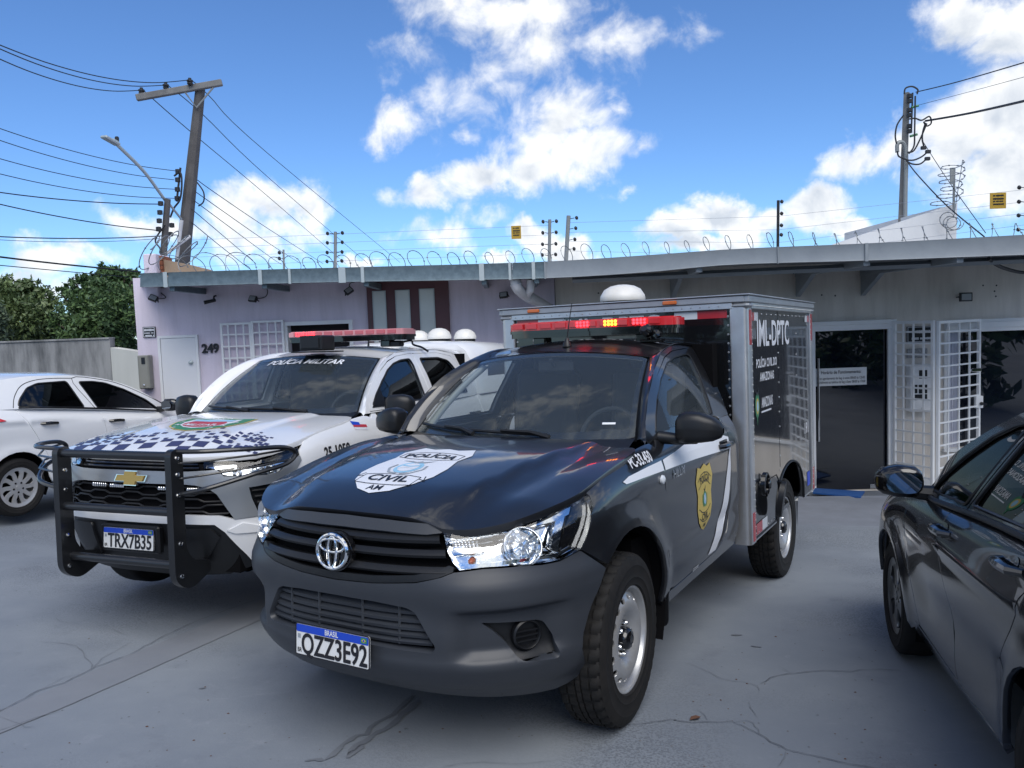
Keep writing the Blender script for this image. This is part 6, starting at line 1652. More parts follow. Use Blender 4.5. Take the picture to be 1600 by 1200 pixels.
def build_hatchback():
 ztf = pchip([-3.1, -2.85, -2.5, -1.6, -.7, -.3, 0, .4, .65, .85], [1.06, 1.10, 1.115, 1.075, 1.01, .985, .955, .88, .79, .68]); wf = pchip([.18, .30, .50, .72, .90, 1.0, 1.12], [.73, .785, .805, .815, .825, .815, .785])
 A1, A2, ra = (0, .31), (-2.5, .325), .345
 def disp(x, y, z, a):
  d = 0
  for c in (A1, A2): d = d + .016 * np.exp(-((np.hypot(x - c[0], z - c[1]) - ra) / .07) ** 2) * sstep(.5, .7, y)
  return d - .016 * np.exp(-((z - .60) / .10) ** 2) * sstep(-.4, -.7, x) * sstep(-2.2, -1.9, x) + .012 * np.exp(-((z - (.93 - .02 * x)) / .022) ** 2) * sstep(-.3, -.6, x)
 zs = [.18, .30, .45, .60, .75, .90, 1.10]
 return build_car(dict(label='white hatchback with black door handles cut by the left edge beside the grey wall', paint=M_white_paint, zs=zs, xf=[.68, .78, .82, .82, .80, .72, .5], w=[.72, .77, .80, .805, .81, .80, .78], n=2.6, xc=.15, wfn=wf, zt=ztf, disp=disp, xcr=-2.72, xr=[-3.05, -3.12, -3.15, -3.14, -3.12, -3.06, -2.98],
  drip=[(-.28, .985), (-.48, 1.06), (-.78, 1.225), (-1.12, 1.37), (-1.40, 1.435), (-1.78, 1.465), (-2.2, 1.46), (-2.55, 1.42), (-2.80, 1.31), (-2.93, 1.16), (-2.97, 1.08)], yb=.785, tum=.36, xtail=-3.1, xhood=.74, nz=.9, arch=A1, arch2=A2, ra=ra,
  fd=[(-.42, .995), (-.40, .85), (-.43, .60), (-.50, .30)], bd=[(-1.53, 1.07), (-1.47, .85), (-1.42, .60), (-1.42, .29)], rd=[(-2.49, 1.112), (-2.44, 1.02), (-2.31, .82), (-2.20, .64), (-2.12, .48), (-2.10, .29)],
  wins=[[(-1.545, 1.092), (-1.69, 1.392), (-1.50, 1.395), (-1.34, 1.375), (-1.10, 1.295), (-.83, 1.165), (-.66, 1.045)], [(-2.47, 1.14), (-2.44, 1.21), (-2.33, 1.33), (-2.20, 1.378), (-1.84, 1.40), (-1.71, 1.102)]],
  seams=[[(-.40, 1.0), (-.55, 1.10), (-.82, 1.225), (-1.10, 1.345), (-1.36, 1.412), (-1.76, 1.432), (-1.62, 1.15), (-1.56, 1.075)], [(-1.76, 1.432), (-2.0, 1.432), (-2.22, 1.412), (-2.38, 1.355), (-2.48, 1.24), (-2.52, 1.125)]], waist=(-2.47, -.66, .012, M_gloss_black),
  handles=[(-1.33, .935), (-2.17, .95)], handle_m=M_gloss_black, cup_m=M_white_paint, glass=M_glass_dark, wsglass=M_glass_tint, mirror=(-.66, 1.09), mirror_m=M_gloss_black, tail=[(-.08, .995), (.04, .985), (.14, .975), (.26, .99), (.26, 1.07), (.14, 1.07), (.02, 1.04)],
  cuts=(-.3, -1.25, -2.62, -2.93), wb=-2.5, ytrack=.715, R=.30, wheel=spoke_wheel(.302, .205, .185, 10, M_steel_silver, 'cover'), hlz=0,
  Rm=((0.40596, -0.91354, 0.02539), (0.91107, 0.40673, 0.06725), (-0.07176, -0.00417, 0.99741)), t=(-4.88312, 10.79183, -.40823)))
def build_sedan():
 ztf = pchip([-3.5, -3.2, -2.6, -1.76, -1.2, -.5, 0, .4, .65, .88], [1.0, 1.035, 1.045, 1.03, 1.0, .955, .90, .815, .74, .62]); wf = pchip([.18, .28, .48, .68, .84, .95, 1.06], [.76, .82, .845, .858, .862, .852, .815])
 A1, A2, ra = (0, .32), (-2.27, .325), .365
 def disp(x, y, z, a):
  d = 0
  for c in (A1, A2): d = d + .018 * np.exp(-((np.hypot(x - c[0], z - c[1]) - ra) / .08) ** 2) * sstep(.5, .7, y)
  return d - .022 * np.exp(-((z - .52) / .12) ** 2) * sstep(-.45, -.8, x) * sstep(-2.0, -1.7, x) + .014 * np.exp(-((z - (.80 - .025 * x)) / .026) ** 2) * sstep(-.3, -.8, x)
 zs = [.18, .30, .45, .60, .75, .90, 1.05]
 return build_car(dict(label='dark graphite sedan with tinted windows and chrome lined handles cut by the right edge', paint=M_dark_paint, zs=zs, xf=[.70, .82, .87, .87, .84, .72, .5], w=[.76, .81, .84, .848, .852, .84, .82], n=2.6, xc=.15, wfn=wf, zt=ztf, disp=disp, xcr=-2.95, xr=[-3.42, -3.5, -3.53, -3.53, -3.52, -3.48, -3.42],
  drip=[(-.22, .955), (-.47, 1.035), (-.75, 1.165), (-1.04, 1.285), (-1.30, 1.375), (-1.60, 1.448), (-1.95, 1.482), (-2.35, 1.468), (-2.75, 1.36), (-3.05, 1.21), (-3.3, 1.065)], yb=.815, tum=.36, xtail=-3.5, xhood=.78, nz=.85, arch=A1, arch2=A2, ra=ra, boot=True,
  fd=[(-.42, .955), (-.42, .80), (-.46, .58), (-.60, .33)], bd=[(-1.10, .995), (-1.10, .82), (-1.20, .58), (-1.25, .30)], rd=[(-2.22, 1.04), (-2.15, .90), (-2.02, .74), (-1.90, .62), (-1.86, .50), (-1.84, .28)],
  wins=[[(-.64, 1.0), (-.80, 1.075), (-1.02, 1.20), (-1.25, 1.305), (-1.45, 1.365), (-1.60, 1.385), (-1.32, 1.035)], [(-1.41, 1.045), (-1.69, 1.392), (-2.05, 1.40), (-2.40, 1.365), (-2.66, 1.25), (-2.78, 1.085)]],
  seams=[[(-1.35, 1.02), (-1.66, 1.40)]], waist=(-2.78, -.50, .004, M_black_plastic),
  handles=[(-1.16, .90), (-1.98, .94)], handle_m=M_dark_paint, cup_m=M_dark_paint, glass=M_glass_dark, wsglass=M_glass_tint, mirror=(-.66, 1.04), my=.0, mirror_m=M_gloss_black, tail=[(-.2, .82), (.2, .80), (.3, .95), (0, .96)],
  cuts=(-.3, -1.28, -2.55, -3.25), wb=-2.27, ytrack=.745, R=.315, wheel=spoke_wheel(.316, .21, .195, 5, M_steel_dark, 'alloy'), hlz=0,
  Rm=((0.26104, -0.96499, 0.02539), (0.96267, 0.26218, 0.06725), (-0.07155, 0.00689, 0.99741)), t=(2.90956, 4.15969, -.34246)))
M_mirror_dark = mat('mirror_glass', (.22, .26, .32), .03, metal=1.0)
M_steel_dark = mat('dark_alloy', (.16, .165, .17), .3, metal=.8)
# ------------------------------------------------------------------ the person standing behind the truck (only the shoes show in the photograph)
M_skin = mat('skin', (.33, .19, .13), .5)
M_trouser = mat('dark_trousers', (.012, .014, .022), .85)
M_shirt = mat('dark_shirt', (.020, .022, .028), .85)
M_sole = mat('white_rubber_sole', (.74, .74, .72), .5)
M_shoe = mat('black_shoe', (.014, .014, .016), .6)
def skin_body(name, verts, edges, radii, mt, parent):
 me = bpy.data.meshes.new(name); me.from_pydata(verts, edges, []); o = bpy.data.objects.new(name, me); COL.objects.link(o)
 md = o.modifiers.new('skin', 'SKIN'); md.use_smooth_shade = True; o.modifiers.new('sub', 'SUBSURF').levels = 2
 for v, r in zip(me.skin_vertices[0].data, radii): v.radius = (r, r * .82) if isinstance(r, float) else r
 me.skin_vertices[0].data[0].use_root = True
 dg = bpy.context.evaluated_depsgraph_get(); m2 = bpy.data.meshes.new_from_object(o.evaluated_get(dg)); bpy.data.objects.remove(o)
 m2.materials.clear(); m2.materials.append(mt)
 o = bpy.data.objects.new(name, m2); COL.objects.link(o); o.parent = parent; return o
def build_person():
 f1, f2 = at_g(1232, 781), at_g(1247, 777); c = (f1 + f2) / 2
 root = empty('person', c, rot=(0, 0, radians(8)), label='person in dark clothes and white soled black shoes standing behind the box truck', cat='person')
 V = [(0, 0, .95), (0, .0, 1.12), (0, 0, 1.32), (.0, 0, 1.46), (.01, 0, 1.56), (0, .10, .90), (.02, .11, .50), (0, .12, .09), (0, -.10, .90), (.02, -.11, .50), (0, -.12, .09), (0, .19, 1.42), (-.01, .25, 1.16), (.06, .25, .92), (.09, .24, .84), (0, -.19, 1.42), (-.01, -.25, 1.16), (.06, -.25, .92), (.09, -.24, .84), (.015, 0, 1.64), (.02, 0, 1.73)]
 E = [(0, 1), (1, 2), (2, 3), (3, 4), (0, 5), (5, 6), (6, 7), (0, 8), (8, 9), (9, 10), (3, 11), (11, 12), (12, 13), (13, 14), (3, 15), (15, 16), (16, 17), (17, 18), (4, 19), (19, 20)]
 R_ = [.15, .13, .15, .10, .055, .09, .062, .045, .09, .062, .045, .055, .045, .034, .036, .055, .045, .034, .036, .085, .075]
 b = skin_body('body', V, E, R_, M_trouser, root); b.data.materials.append(M_shirt); b.data.materials.append(M_skin)
 for p in b.data.polygons:
  z = p.center.z; y = abs(p.center.y)
  p.material_index = 2 if (z > 1.50 or (y > .2 and z < 1.12 and z < 1.12 and y > .20)) else (1 if z > .97 else 0); p.use_smooth = True
 mb = MB(); mb.lathe([(.088, 1.66), (.098, 1.72), (.086, 1.80), (.05, 1.835), (0, 1.84)], 20, 0, Matrix.Translation((-.005, 0, 0))); mb.build('hair', [M_shell], root)
 mb = MB(); mb.lathe([(.012, 0), (.008, .02), (0, .026)], 8, 0, Matrix.Translation((.09, 0, 1.665)) @ Matrix.Rotation(pi / 2, 4, 'Y'))
 for s in (1, -1): mb.lathe([(.008, 0), (.005, .005), (0, .006)], 8, 1, Matrix.Translation((.088, s * .032, 1.70)) @ Matrix.Rotation(pi / 2, 4, 'Y')); mb.box((.01, s * .088, 1.69), (.03, .014, .05), 0, .006)
 mb.box((.088, 0, 1.625), (.008, .04, .008), 1, .002); mb.build('face', [M_skin, M_shell], root)
 for s in (1, -1):
  h = MB(); o = Vector((.10, s * .24, .80))
  h.box(o, (.05, .028, .085), 0, .012)
  for k in range(4): q = o + Vector((-.018 + .012 * k, 0, -.042)); L = (.060, .072, .068, .052)[k]; h.tube([q, q + Vector((.004, -s * .006, -L * .55)), q + Vector((.014, -s * .016, -L))], [.0078, .0072, .006], 6)
  q = o + Vector((.024, 0, .012)); h.tube([q, q + Vector((.022, -s * .012, -.03)), q + Vector((.026, -s * .02, -.055))], [.010, .009, .007], 6); h.build('hand', [M_skin], root)
 for y, rz, x in ((.12, .25, .02), (-.12, -.15, -.03)):
  zz = 0.0
  fp = smooth_poly([(-.09, -.035), (.06, -.045), (.15, -.045), (.19, -.02), (.19, .02), (.15, .045), (.06, .04), (-.09, .035)], 2)
  T = Matrix.Translation((x, y, zz)) @ Matrix.Rotation(rz, 4, 'Z'); mb = MB(); mb.prism(fp, 0, .034, 0, T); sh = mb.build('shoe', [M_sole], root)
  mb = MB(); C = superell_rings([((.182, 0, .04), (0, .012, 0), (0, 0, .012), 2.2), ((.15, 0, .05), (0, .036, 0), (0, 0, .026), 2.2), ((.08, 0, .062), (0, .040, 0), (0, 0, .034), 2.2), ((.0, 0, .08), (0, .036, 0), (0, 0, .052), 2.2), ((-.06, 0, .075), (0, .034, 0), (0, 0, .048), 2.2), ((-.085, 0, .06), (0, .02, 0), (0, 0, .03), 2.2)], 14)
  mb.add([T @ Vector(v) for r in C for v in r], [(i * 15 + k, i * 15 + k + 1, (i + 1) * 15 + k + 1, (i + 1) * 15 + k) for i in range(5) for k in range(14)], 0, True); mb.build('upper', [M_shoe], sh)
  mb = MB()
  for k in range(3): mb.box(T @ Vector((.05 + .028 * k, 0, .10 - .012 * k)), (.010, .05, .006), 0, .002, rz=rz)
  mb.build('laces', [M_sole], sh)
 return root
# ------------------------------------------------------------------ the place: ground, buildings, walls, poles, wires, trees
def at_g(px, py, h=0.0):
 """point of the ground seen along this direction, lifted by h"""
 d = ray_dir(px, py); t = 1.0
 for _ in range(30):
  p = d * t; f_ = (p[2] + CAMH) - (float(gz(p[0], p[1])) + h)
  e = 1e-4; q = d * (t + e); f2 = (q[2] + CAMH) - (float(gz(q[0], q[1])) + h)
  t -= f_ / ((f2 - f_) / e)
 p = d * t
 return Vector((p[0], p[1], p[2] + CAMH))
def nodes_mat(name):
 m = bpy.data.materials.new(name); m.use_nodes = True; nt = m.node_tree
 return m, nt, nt.nodes['Principled BSDF']
def ground_material():
 m, nt, b = nodes_mat('painted_concrete_ground'); L = nt.links.new
 co = nt.nodes.new('ShaderNodeTexCoord').outputs['Object']
 def noise(sc, det=6, ro=.6, vec=None):
  n = nt.nodes.new('ShaderNodeTexNoise'); n.inputs['Scale'].default_value = sc; n.inputs['Detail'].default_value = det; n.inputs['Roughness'].default_value = ro
  L(vec or co, n.inputs['Vector']); return n.outputs['Fac']
 def rng_(x, a, b_, c=0., d=1.):
  r = nt.nodes.new('ShaderNodeMapRange'); r.interpolation_type = 'SMOOTHSTEP'; L(x, r.inputs['Value'])
  for k, v in zip(('From Min', 'From Max', 'To Min', 'To Max'), (a, b_, c, d)): r.inputs[k].default_value = v
  return r.outputs[0]
 def mix(f, a, b_):
  x = nt.nodes.new('ShaderNodeMix'); x.data_type = 'RGBA'; L(f, x.inputs['Factor'])
  for s, v in (('A', a), ('B', b_)):
   if isinstance(v, tuple): x.inputs[s].default_value = (*v, 1)
   else: L(v, x.inputs[s])
  return x.outputs['Result']
 c = mix(rng_(noise(.55, 5), .36, .66), (.190, .216, .252), (.245, .272, .302))
 c = mix(rng_(noise(2.6, 8, .7), .52, .75, 0, .55), c, (.155, .172, .205))
 c = mix(rng_(noise(7, 9, .75), .56, .74, 0, .5), c, (.28, .30, .335))
 # worn coarse patches where the paint has gone between the pebbles
 patchy = rng_(noise(.42, 3), .45, .62)
 sp = rng_(noise(85, 4, .65), .46, .58)
 mm = nt.nodes.new('ShaderNodeMath'); mm.operation = 'MULTIPLY'; L(patchy, mm.inputs[0]); L(sp, mm.inputs[1])
 m2 = nt.nodes.new('ShaderNodeMath'); m2.operation = 'MULTIPLY'; L(mm.outputs[0], m2.inputs[0]); m2.inputs[1].default_value = .62
 c = mix(m2.outputs[0], c, (.095, .108, .130))
 # fine scuffs
 sc_ = nt.nodes.new('ShaderNodeMapping'); L(co, sc_.inputs['Vector']); sc_.inputs['Rotation'].default_value = (0, 0, .4); sc_.inputs['Scale'].default_value = (1.2, 7, 1)
 c = mix(rng_(noise(3.0, 9, .8, sc_.outputs[0]), .58, .72, 0, .35), c, (.34, .36, .385))
 L(c, b.inputs['Base Color']); b.inputs['Roughness'].default_value = .78; b.inputs['Specular IOR Level'].default_value = .35
 bu = nt.nodes.new('ShaderNodeBump'); bu.inputs['Strength'].default_value = .35; bu.inputs['Distance'].default_value = .004
 a = nt.nodes.new('ShaderNodeMath'); a.operation = 'ADD'; L(noise(60, 4), a.inputs[0]); L(mm.outputs[0], a.inputs[1]); L(a.outputs[0], bu.inputs['Height']); L(bu.outputs[0], b.inputs['Normal'])
 return m
M_ground = ground_material()
M_crack = mat('dark_crack', (.115, .125, .145), .9)
M_crack_soft = mat('hairline_crack', (.17, .185, .21), .9)
M_seam = mat('mortar_seam', (.198, .215, .243), .85, noise=(5, .6, (.225, .243, .27)), bump=(70, .3, .003))
M_stain = mat('oil_stain', (.145, .160, .185), .7, noise=(12, .7, (.18, .20, .225)))
M_ramp = mat('grey_ramp_paint', (.20, .22, .258), .75, noise=(4, .7, (.155, .168, .195)), bump=(60, .25, .003))
M_mat_blue = mat('blue_doormat', (.012, .075, .27), .9, noise=(60, .6, (.02, .12, .36)), bump=(300, .4, .004))
def wall_mat(name, base, dirt, dscale=(1.2, 1.2, .35), amt=.6, fine=.04):
 m, nt, b = nodes_mat(name); L = nt.links.new
 co = nt.nodes.new('ShaderNodeTexCoord').outputs['Object']
 mp = nt.nodes.new('ShaderNodeMapping'); L(co, mp.inputs['Vector']); mp.inputs['Scale'].default_value = dscale
 n = nt.nodes.new('ShaderNodeTexNoise'); n.inputs['Scale'].default_value = 2.2; n.inputs['Detail'].default_value = 9; n.inputs['Roughness'].default_value = .65; L(mp.outputs[0], n.inputs['Vector'])
 r = nt.nodes.new('ShaderNodeMapRange'); L(n.outputs['Fac'], r.inputs['Value']); r.inputs['From Min'].default_value = .42; r.inputs['From Max'].default_value = .72; r.inputs['To Max'].default_value = amt
 x = nt.nodes.new('ShaderNodeMix'); x.data_type = 'RGBA'; L(r.outputs[0], x.inputs['Factor']); x.inputs['A'].default_value = (*base, 1); x.inputs['B'].default_value = (*dirt, 1)
 L(x.outputs['Result'], b.inputs['Base Color']); b.inputs['Roughness'].default_value = .85; b.inputs['Specular IOR Level'].default_value = .25
 n2 = nt.nodes.new('ShaderNodeTexNoise'); n2.inputs['Scale'].default_value = 38; n2.inputs['Detail'].default_value = 5; L(co, n2.inputs['Vector'])
 bu = nt.nodes.new('ShaderNodeBump'); bu.inputs['Strength'].default_value = .4; bu.inputs['Distance'].default_value = .006; L(n2.outputs['Fac'], bu.inputs['Height']); L(bu.outputs[0], b.inputs['Normal'])
 return m
M_lilac = wall_mat('lilac_plaster', (.70, .635, .725), (.50, .455, .52), (2.4, 2.4, .30), .62)
M_beige = wall_mat('beige_plaster', (.70, .655, .595), (.50, .46, .41), (2.2, 2.2, .30), .7)
M_grey_wall = wall_mat('stained_grey_wall', (.27, .275, .275), (.055, .06, .065), (1.9, 1.9, .38), .97)
M_cream_wall = wall_mat('cream_wall', (.66, .65, .58), (.55, .54, .48), (1, 1, .4), .5)
M_white_wall = wall_mat('white_roof_wall', (.62, .64, .66), (.50, .52, .54), (1, 1, .4), .5)
M_brick = wall_mat('bare_brick', (.30, .115, .065), (.20, .08, .05), (6, 6, 14), .8)
M_sand = wall_mat('sand_render', (.42, .31, .22), (.30, .24, .17), (1.5, 1.5, 1), .8)
M_white_frame = mat('white_enamel', (.82, .83, .83), .35, noise=(3, .4, (.62, .63, .65)))
M_white_door = mat('white_door_paint', (.74, .75, .77), .45, noise=(2, .3, (.66, .67, .70)))
M_galv = mat('galvanised_sheet', (.135, .185, .210), .42, metal=.35, noise=(16, .9, (.085, .12, .14)), bump=(14, .2, .004))
M_strap = mat('pale_zinc', (.42, .48, .49), .45, metal=.3)
M_gutter_paint = mat('painted_gutter', (.255, .285, .31), .5, metal=.15, noise=(5, .7, (.20, .225, .25)))
M_soffit = mat('soffit_sheet', (.16, .17, .18), .7)
M_maroon = mat('maroon_panel', (.105, .040, .048), .5, noise=(4, .5, (.07, .028, .034)))
M_frost = mat('frosted_panel', (.62, .66, .64), .25, coat=.3, noise=(2, .5, (.52, .57, .56)))
M_dark_room = mat('dark_room', (.010, .008, .010), .9)
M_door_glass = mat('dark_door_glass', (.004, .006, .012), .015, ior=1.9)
M_black_sign = mat('black_sign', (.008, .010, .014), .35)
M_meter_grey = mat('grey_meter_box', (.27, .27, .24), .5, noise=(6, .5, (.22, .22, .195)))
M_pvc = mat('white_pvc', (.55, .56, .58), .4, noise=(6, .7, (.42, .42, .44)))
M_lamp_black = mat('black_lamp_case', (.012, .012, .014), .45)
M_lamp_glass = mat('lamp_glass', (.34, .36, .38), .15, coat=.5)
M_concrete_pole = mat('old_concrete', (.105, .10, .098), .85, noise=(5, .8, (.06, .058, .058)), bump=(40, .3, .004))
M_pole_light = mat('pale_concrete', (.20, .20, .195), .85, noise=(4, .8, (.12, .12, .12)), bump=(40, .3, .004))
M_wire = mat('black_wire', (.012, .014, .018), .6)
M_thin_wire = mat('steel_wire', (.32, .36, .42), .45, metal=.4)
M_razor = mat('razor_wire', (.20, .22, .24), .42, metal=.6)
M_insul = mat('black_insulator', (.015, .016, .018), .4)
M_zinc_post = mat('zinc_post', (.25, .27, .27), .55, metal=.3)
M_yellow_sign = mat('yellow_sign', (.46, .29, .025), .45, noise=(10, .5, (.36, .22, .03)))
M_curtain = mat('white_curtain', (.62, .63, .70), .9)
M_sticker_grey = mat('faded_sign', (.20, .20, .20), .5, noise=(60, .9, (.42, .42, .42)))
M_leaf_dry = mat('dry_leaf', (.10, .045, .025), .7)

def strip_mesh(mb, pts, w, lift, mi=0, seed=0, jitter=.0):
 """ribbon lying on the ground through ground points"""
 r_ = random.Random(seed); P = []
 for a, b in zip(pts[:-1], pts[1:]):
  n = max(2, int((Vector(b) - Vector(a)).length / .05))
  for i in range(n):
   q = Vector(a).lerp(Vector(b), i / n); q.x += r_.uniform(-jitter, jitter); q.y += r_.uniform(-jitter, jitter); P.append(q)
 P.append(Vector(pts[-1])); V = []
 for i, p in enumerate(P):
  t = P[min(i + 1, len(P) - 1)] - P[max(i - 1, 0)]; n = Vector((-t.y, t.x, 0)).normalized() * w * r_.uniform(.45, 1.1) * .5 * (.25 if i in (0, len(P) - 1) else 1)
  for q in (p - n, p + n): V.append((q.x, q.y, float(gz(q.x, q.y)) + lift))
 mb.add(V, [(2 * i, 2 * i + 1, 2 * i + 3, 2 * i + 2) for i in range(len(P) - 1)], mi)

def build_ground():
 xs = np.unique(np.concatenate([np.linspace(-400, -16, 14), np.linspace(-16, 16, 65), np.linspace(16, 400, 14)])); ys = np.unique(np.concatenate([np.linspace(-300, -10, 12), np.linspace(-10, 16, 53), np.linspace(16, 600, 16)]))
 GX, GY = np.meshgrid(xs, ys); Z = gz(GX, GY); V = np.stack([GX, GY, Z], -1).reshape(-1, 3); n = len(xs)
 F = [(j * n + i, j * n + i + 1, (j + 1) * n + i + 1, (j + 1) * n + i) for j in range(len(ys) - 1) for i in range(n - 1)]
 tag(new_mesh('ground', V, F, M_ground), kind='structure')
 mb = MB(); up = [at_g(x, y) for x, y in ((-60, 1138), (0, 1112), (100, 1070), (200, 1025), (300, 985), (400, 942), (440, 927))]; lo = [at_g(x, y) for x, y in ((-60, 1172), (0, 1147), (100, 1106), (200, 1062), (300, 1017), (400, 972), (440, 954))]
 V = []
 r_ = random.Random(4)
 U = resample(up, 60); Lw = resample(lo, 60)
 for a, b in zip(U, Lw):
  a = a + np.array([0, r_.uniform(-.006, .006), 0]); b = b + np.array([0, r_.uniform(-.006, .006), 0])
  V += [(a[0], a[1], float(gz(a[0], a[1])) + .004), (b[0], b[1], float(gz(b[0], b[1])) + .004)]
 mb.add(V, [(2 * i, 2 * i + 1, 2 * i + 3, 2 * i + 2) for i in range(59)])
 tag(mb.build('ground_seam', [M_seam]), kind='structure')
 mb = MB(); k = 0
 C = [[(-40, 1133), (0, 1113), (60, 1080), (100, 1068), (150, 1043), (200, 1025), (260, 993), (310, 970), (400, 938)], [(0, 1110), (45, 1092), (55, 1082), (95, 1062), (110, 1057), (145, 1050)], [(55, 1003), (98, 1006), (120, 1010), (135, 1028), (144, 1040), (144, 1050)], [(144, 1046), (160, 1030), (190, 1012), (205, 1004)], [(0, 1120), (25, 1130), (38, 1137), (55, 1137)], [(172, 984), (185, 989), (200, 994)], [(85, 965), (95, 972), (110, 975)], [(-20, 1148), (20, 1136), (60, 1122), (100, 1110)],
   [(940, 1135), (1000, 1132), (1050, 1126), (1085, 1130), (1145, 1129), (1160, 1135), (1185, 1148), (1205, 1160), (1232, 1174), (1260, 1180), (1330, 1196), (1380, 1205)], [(1145, 1130), (1170, 1127), (1178, 1132), (1184, 1140), (1186, 1150)], [(1170, 1096), (1172, 1108), (1180, 1116), (1184, 1122)], [(1070, 1036), (1095, 1045), (1110, 1052), (1130, 1062), (1160, 1067), (1184, 1072), (1187, 1082)], [(1187, 1070), (1205, 1060), (1230, 1054), (1245, 1053), (1290, 1049), (1330, 1050), (1360, 1047), (1410, 1049)], [(1216, 1042), (1230, 1049), (1236, 1052)], [(1230, 1174), (1226, 1185), (1215, 1200)],
   [(1362, 980), (1375, 977), (1385, 975)], [(690, 1200), (720, 1195), (760, 1192), (820, 1196), (870, 1190)], [(1085, 1108), (1100, 1118), (1106, 1128)]]
 for c in C:
  wide = k in (0, 8, 12)
  strip_mesh(mb, [at_g(x, y) for x, y in c], .0055 if wide else .0034, .0065, 0 if wide else 1, k, .006); k += 1
 tag(mb.build('ground_cracks', [M_crack, M_crack_soft]), kind='structure')
 mb = MB(); k = 50
 for c, w in (([(508, 1188), (530, 1172), (548, 1155), (570, 1148), (590, 1130), (612, 1118), (628, 1102), (645, 1088)], .030), ([(545, 1182), (560, 1166), (580, 1150), (602, 1140), (622, 1122), (640, 1110), (655, 1095)], .035), ([(540, 1184), (556, 1172), (566, 1164)], .05), ([(475, 1192), (490, 1188), (505, 1190)], .03), ([(630, 1140), (637, 1139)], .02), ([(312, 1078), (322, 1076)], .02), ([(1140, 993), (1160, 993)], .03), ([(1176, 1010), (1190, 1012)], .03), ([(1052, 1126), (1057, 1127)], .02)):
  strip_mesh(mb, [at_g(x, y) for x, y in c], w, .0045, 0, k, .010); k += 1
 tag(mb.build('ground_stains', [M_stain]), kind='structure')
 mb = MB(); r_ = random.Random(12)
 for i in range(420):
  q = at_g(r_.uniform(-40, 1500), 740 + 500 * r_.random() ** .7); k = r_.uniform(.0025, .007); a = r_.uniform(0, 6)
  P_ = [(q.x + k * r_.uniform(.6, 1.3) * cos(a + t), q.y + k * r_.uniform(.5, 1.2) * sin(a + t)) for t in (0, 1.3, 2.6, 3.9, 5.1)]; z = [float(gz(x, y)) + .002 for x, y in P_]
  b_ = len(mb.V); mb.add([(x, y, zz) for (x, y), zz in zip(P_, z)] + [(q.x, q.y, float(gz(q.x, q.y)) + k * .8)], [(j, (j + 1) % 5, 5) for j in range(5)], r_.choice((0, 0, 1, 2)))
 tag(mb.build('grit', [M_stain, M_pole_light, M_leaf_dry]), kind='stuff')
 lf = MB(); c = at_g(1086, 1125); T = Matrix.Translation(c + Vector((0, 0, .006))) @ Matrix.Rotation(.4, 4, 'Z') @ Matrix.Scale(.6, 4)
 lf.add([(-.05, 0, .002), (-.02, .024, .012), (.02, .02, .016), (.055, 0, .004), (.02, -.022, .010), (-.02, -.02, .012), (0, 0, .004)], [(6, 0, 1), (6, 1, 2), (6, 2, 3), (6, 3, 4), (6, 4, 5), (6, 5, 0)], 0, False, T)
 tag(lf.build('leaf', [M_leaf_dry]), 'small curled brown leaf lying on a crack in the grey ground', 'leaf')
 # grooved ramp in front of the glass door
 mb = MB(); A, B, C2, D = at_g(1247, 784), at_g(1392, 783), at_g(1405, 830), at_g(1246, 826)
 nrow = 13; V = []
 for i in range(nrow * 2 + 1):
  t = i / (nrow * 2); lft = A.lerp(D, t); rgt = B.lerp(C2, t); h = .050 * (1 - t) - .012 * t + (.018 if i % 2 == 0 else 0) * (1 - t * .6)
  for q in (lft, lft.lerp(rgt, .5), rgt): V.append((q.x, q.y, float(gz(q.x, q.y)) + h))
 mb.add(V, [(3 * i + k, 3 * i + k + 1, 3 * i + k + 4, 3 * i + k + 3) for i in range(nrow * 2) for k in range(2)])
 n0 = 3 * (nrow * 2 + 1)
 mb.add([V[0], V[3 * nrow * 2], (V[3 * nrow * 2][0], V[3 * nrow * 2][1], V[3 * nrow * 2][2] - .05), (V[0][0], V[0][1], V[0][2] - .12)], [(0, 1, 2, 3)])
 tag(mb.build('ramp', [M_ramp]), kind='structure')

YF = 10.6
def rect_on(x0, y0, x1, y1, Y=YF):
 """axis aligned rectangle on a facade plane from two image corners"""
 a, b = at_y(x0, y0, Y), at_y(x1, y1, Y)
 return min(a.x, b.x), max(a.x, b.x), min(a.z, b.z), max(a.z, b.z)
def slab(mb, r, y0, y1, mi=0, bev=0.0):
 mb.box(((r[0] + r[1]) / 2, (y0 + y1) / 2, (r[2] + r[3]) / 2), (r[1] - r[0], abs(y1 - y0), r[3] - r[2]), mi, bev)
def wall_with_holes(name, x0, x1, z0, z1, holes, mt, parent, Y=YF, depth=.18):
 S = lambda A: np.stack([np.asarray(A)[:, 0], np.full(len(A), Y), np.asarray(A)[:, 1]], 1)
 hs = [[(a, c), (b, c), (b, d), (a, d)] for a, b, c, d in holes]
 return patch(name, S, [(x0, z0), (x1, z0), (x1, z1), (x0, z1)], mt, parent, hs, step=1.2, thick=depth, smooth=False)
def illegible(mb, x0, x1, z, h, Y, mi, seed):
 """a line of lettering too small to read"""
 r_ = random.Random(seed); x = x0
 while x < x1:
  w = h * r_.uniform(.35, .75)
  if r_.random() < .85: mb.box((x + w / 2, Y, z), (w * .8, .004, h * r_.uniform(.7, 1.0)), mi)
  x += w
def frame_mb(mb, r, t, y0, y1, mi=0, bottom=True):
 a, b, c, d = r
 slab(mb, (a, b, d - t, d), y0, y1, mi); slab(mb, (a, a + t, c, d - t), y0, y1, mi); slab(mb, (b - t, b, c, d - t), y0, y1, mi)
 if bottom: slab(mb, (a + t, b - t, c, c + t), y0, y1, mi)

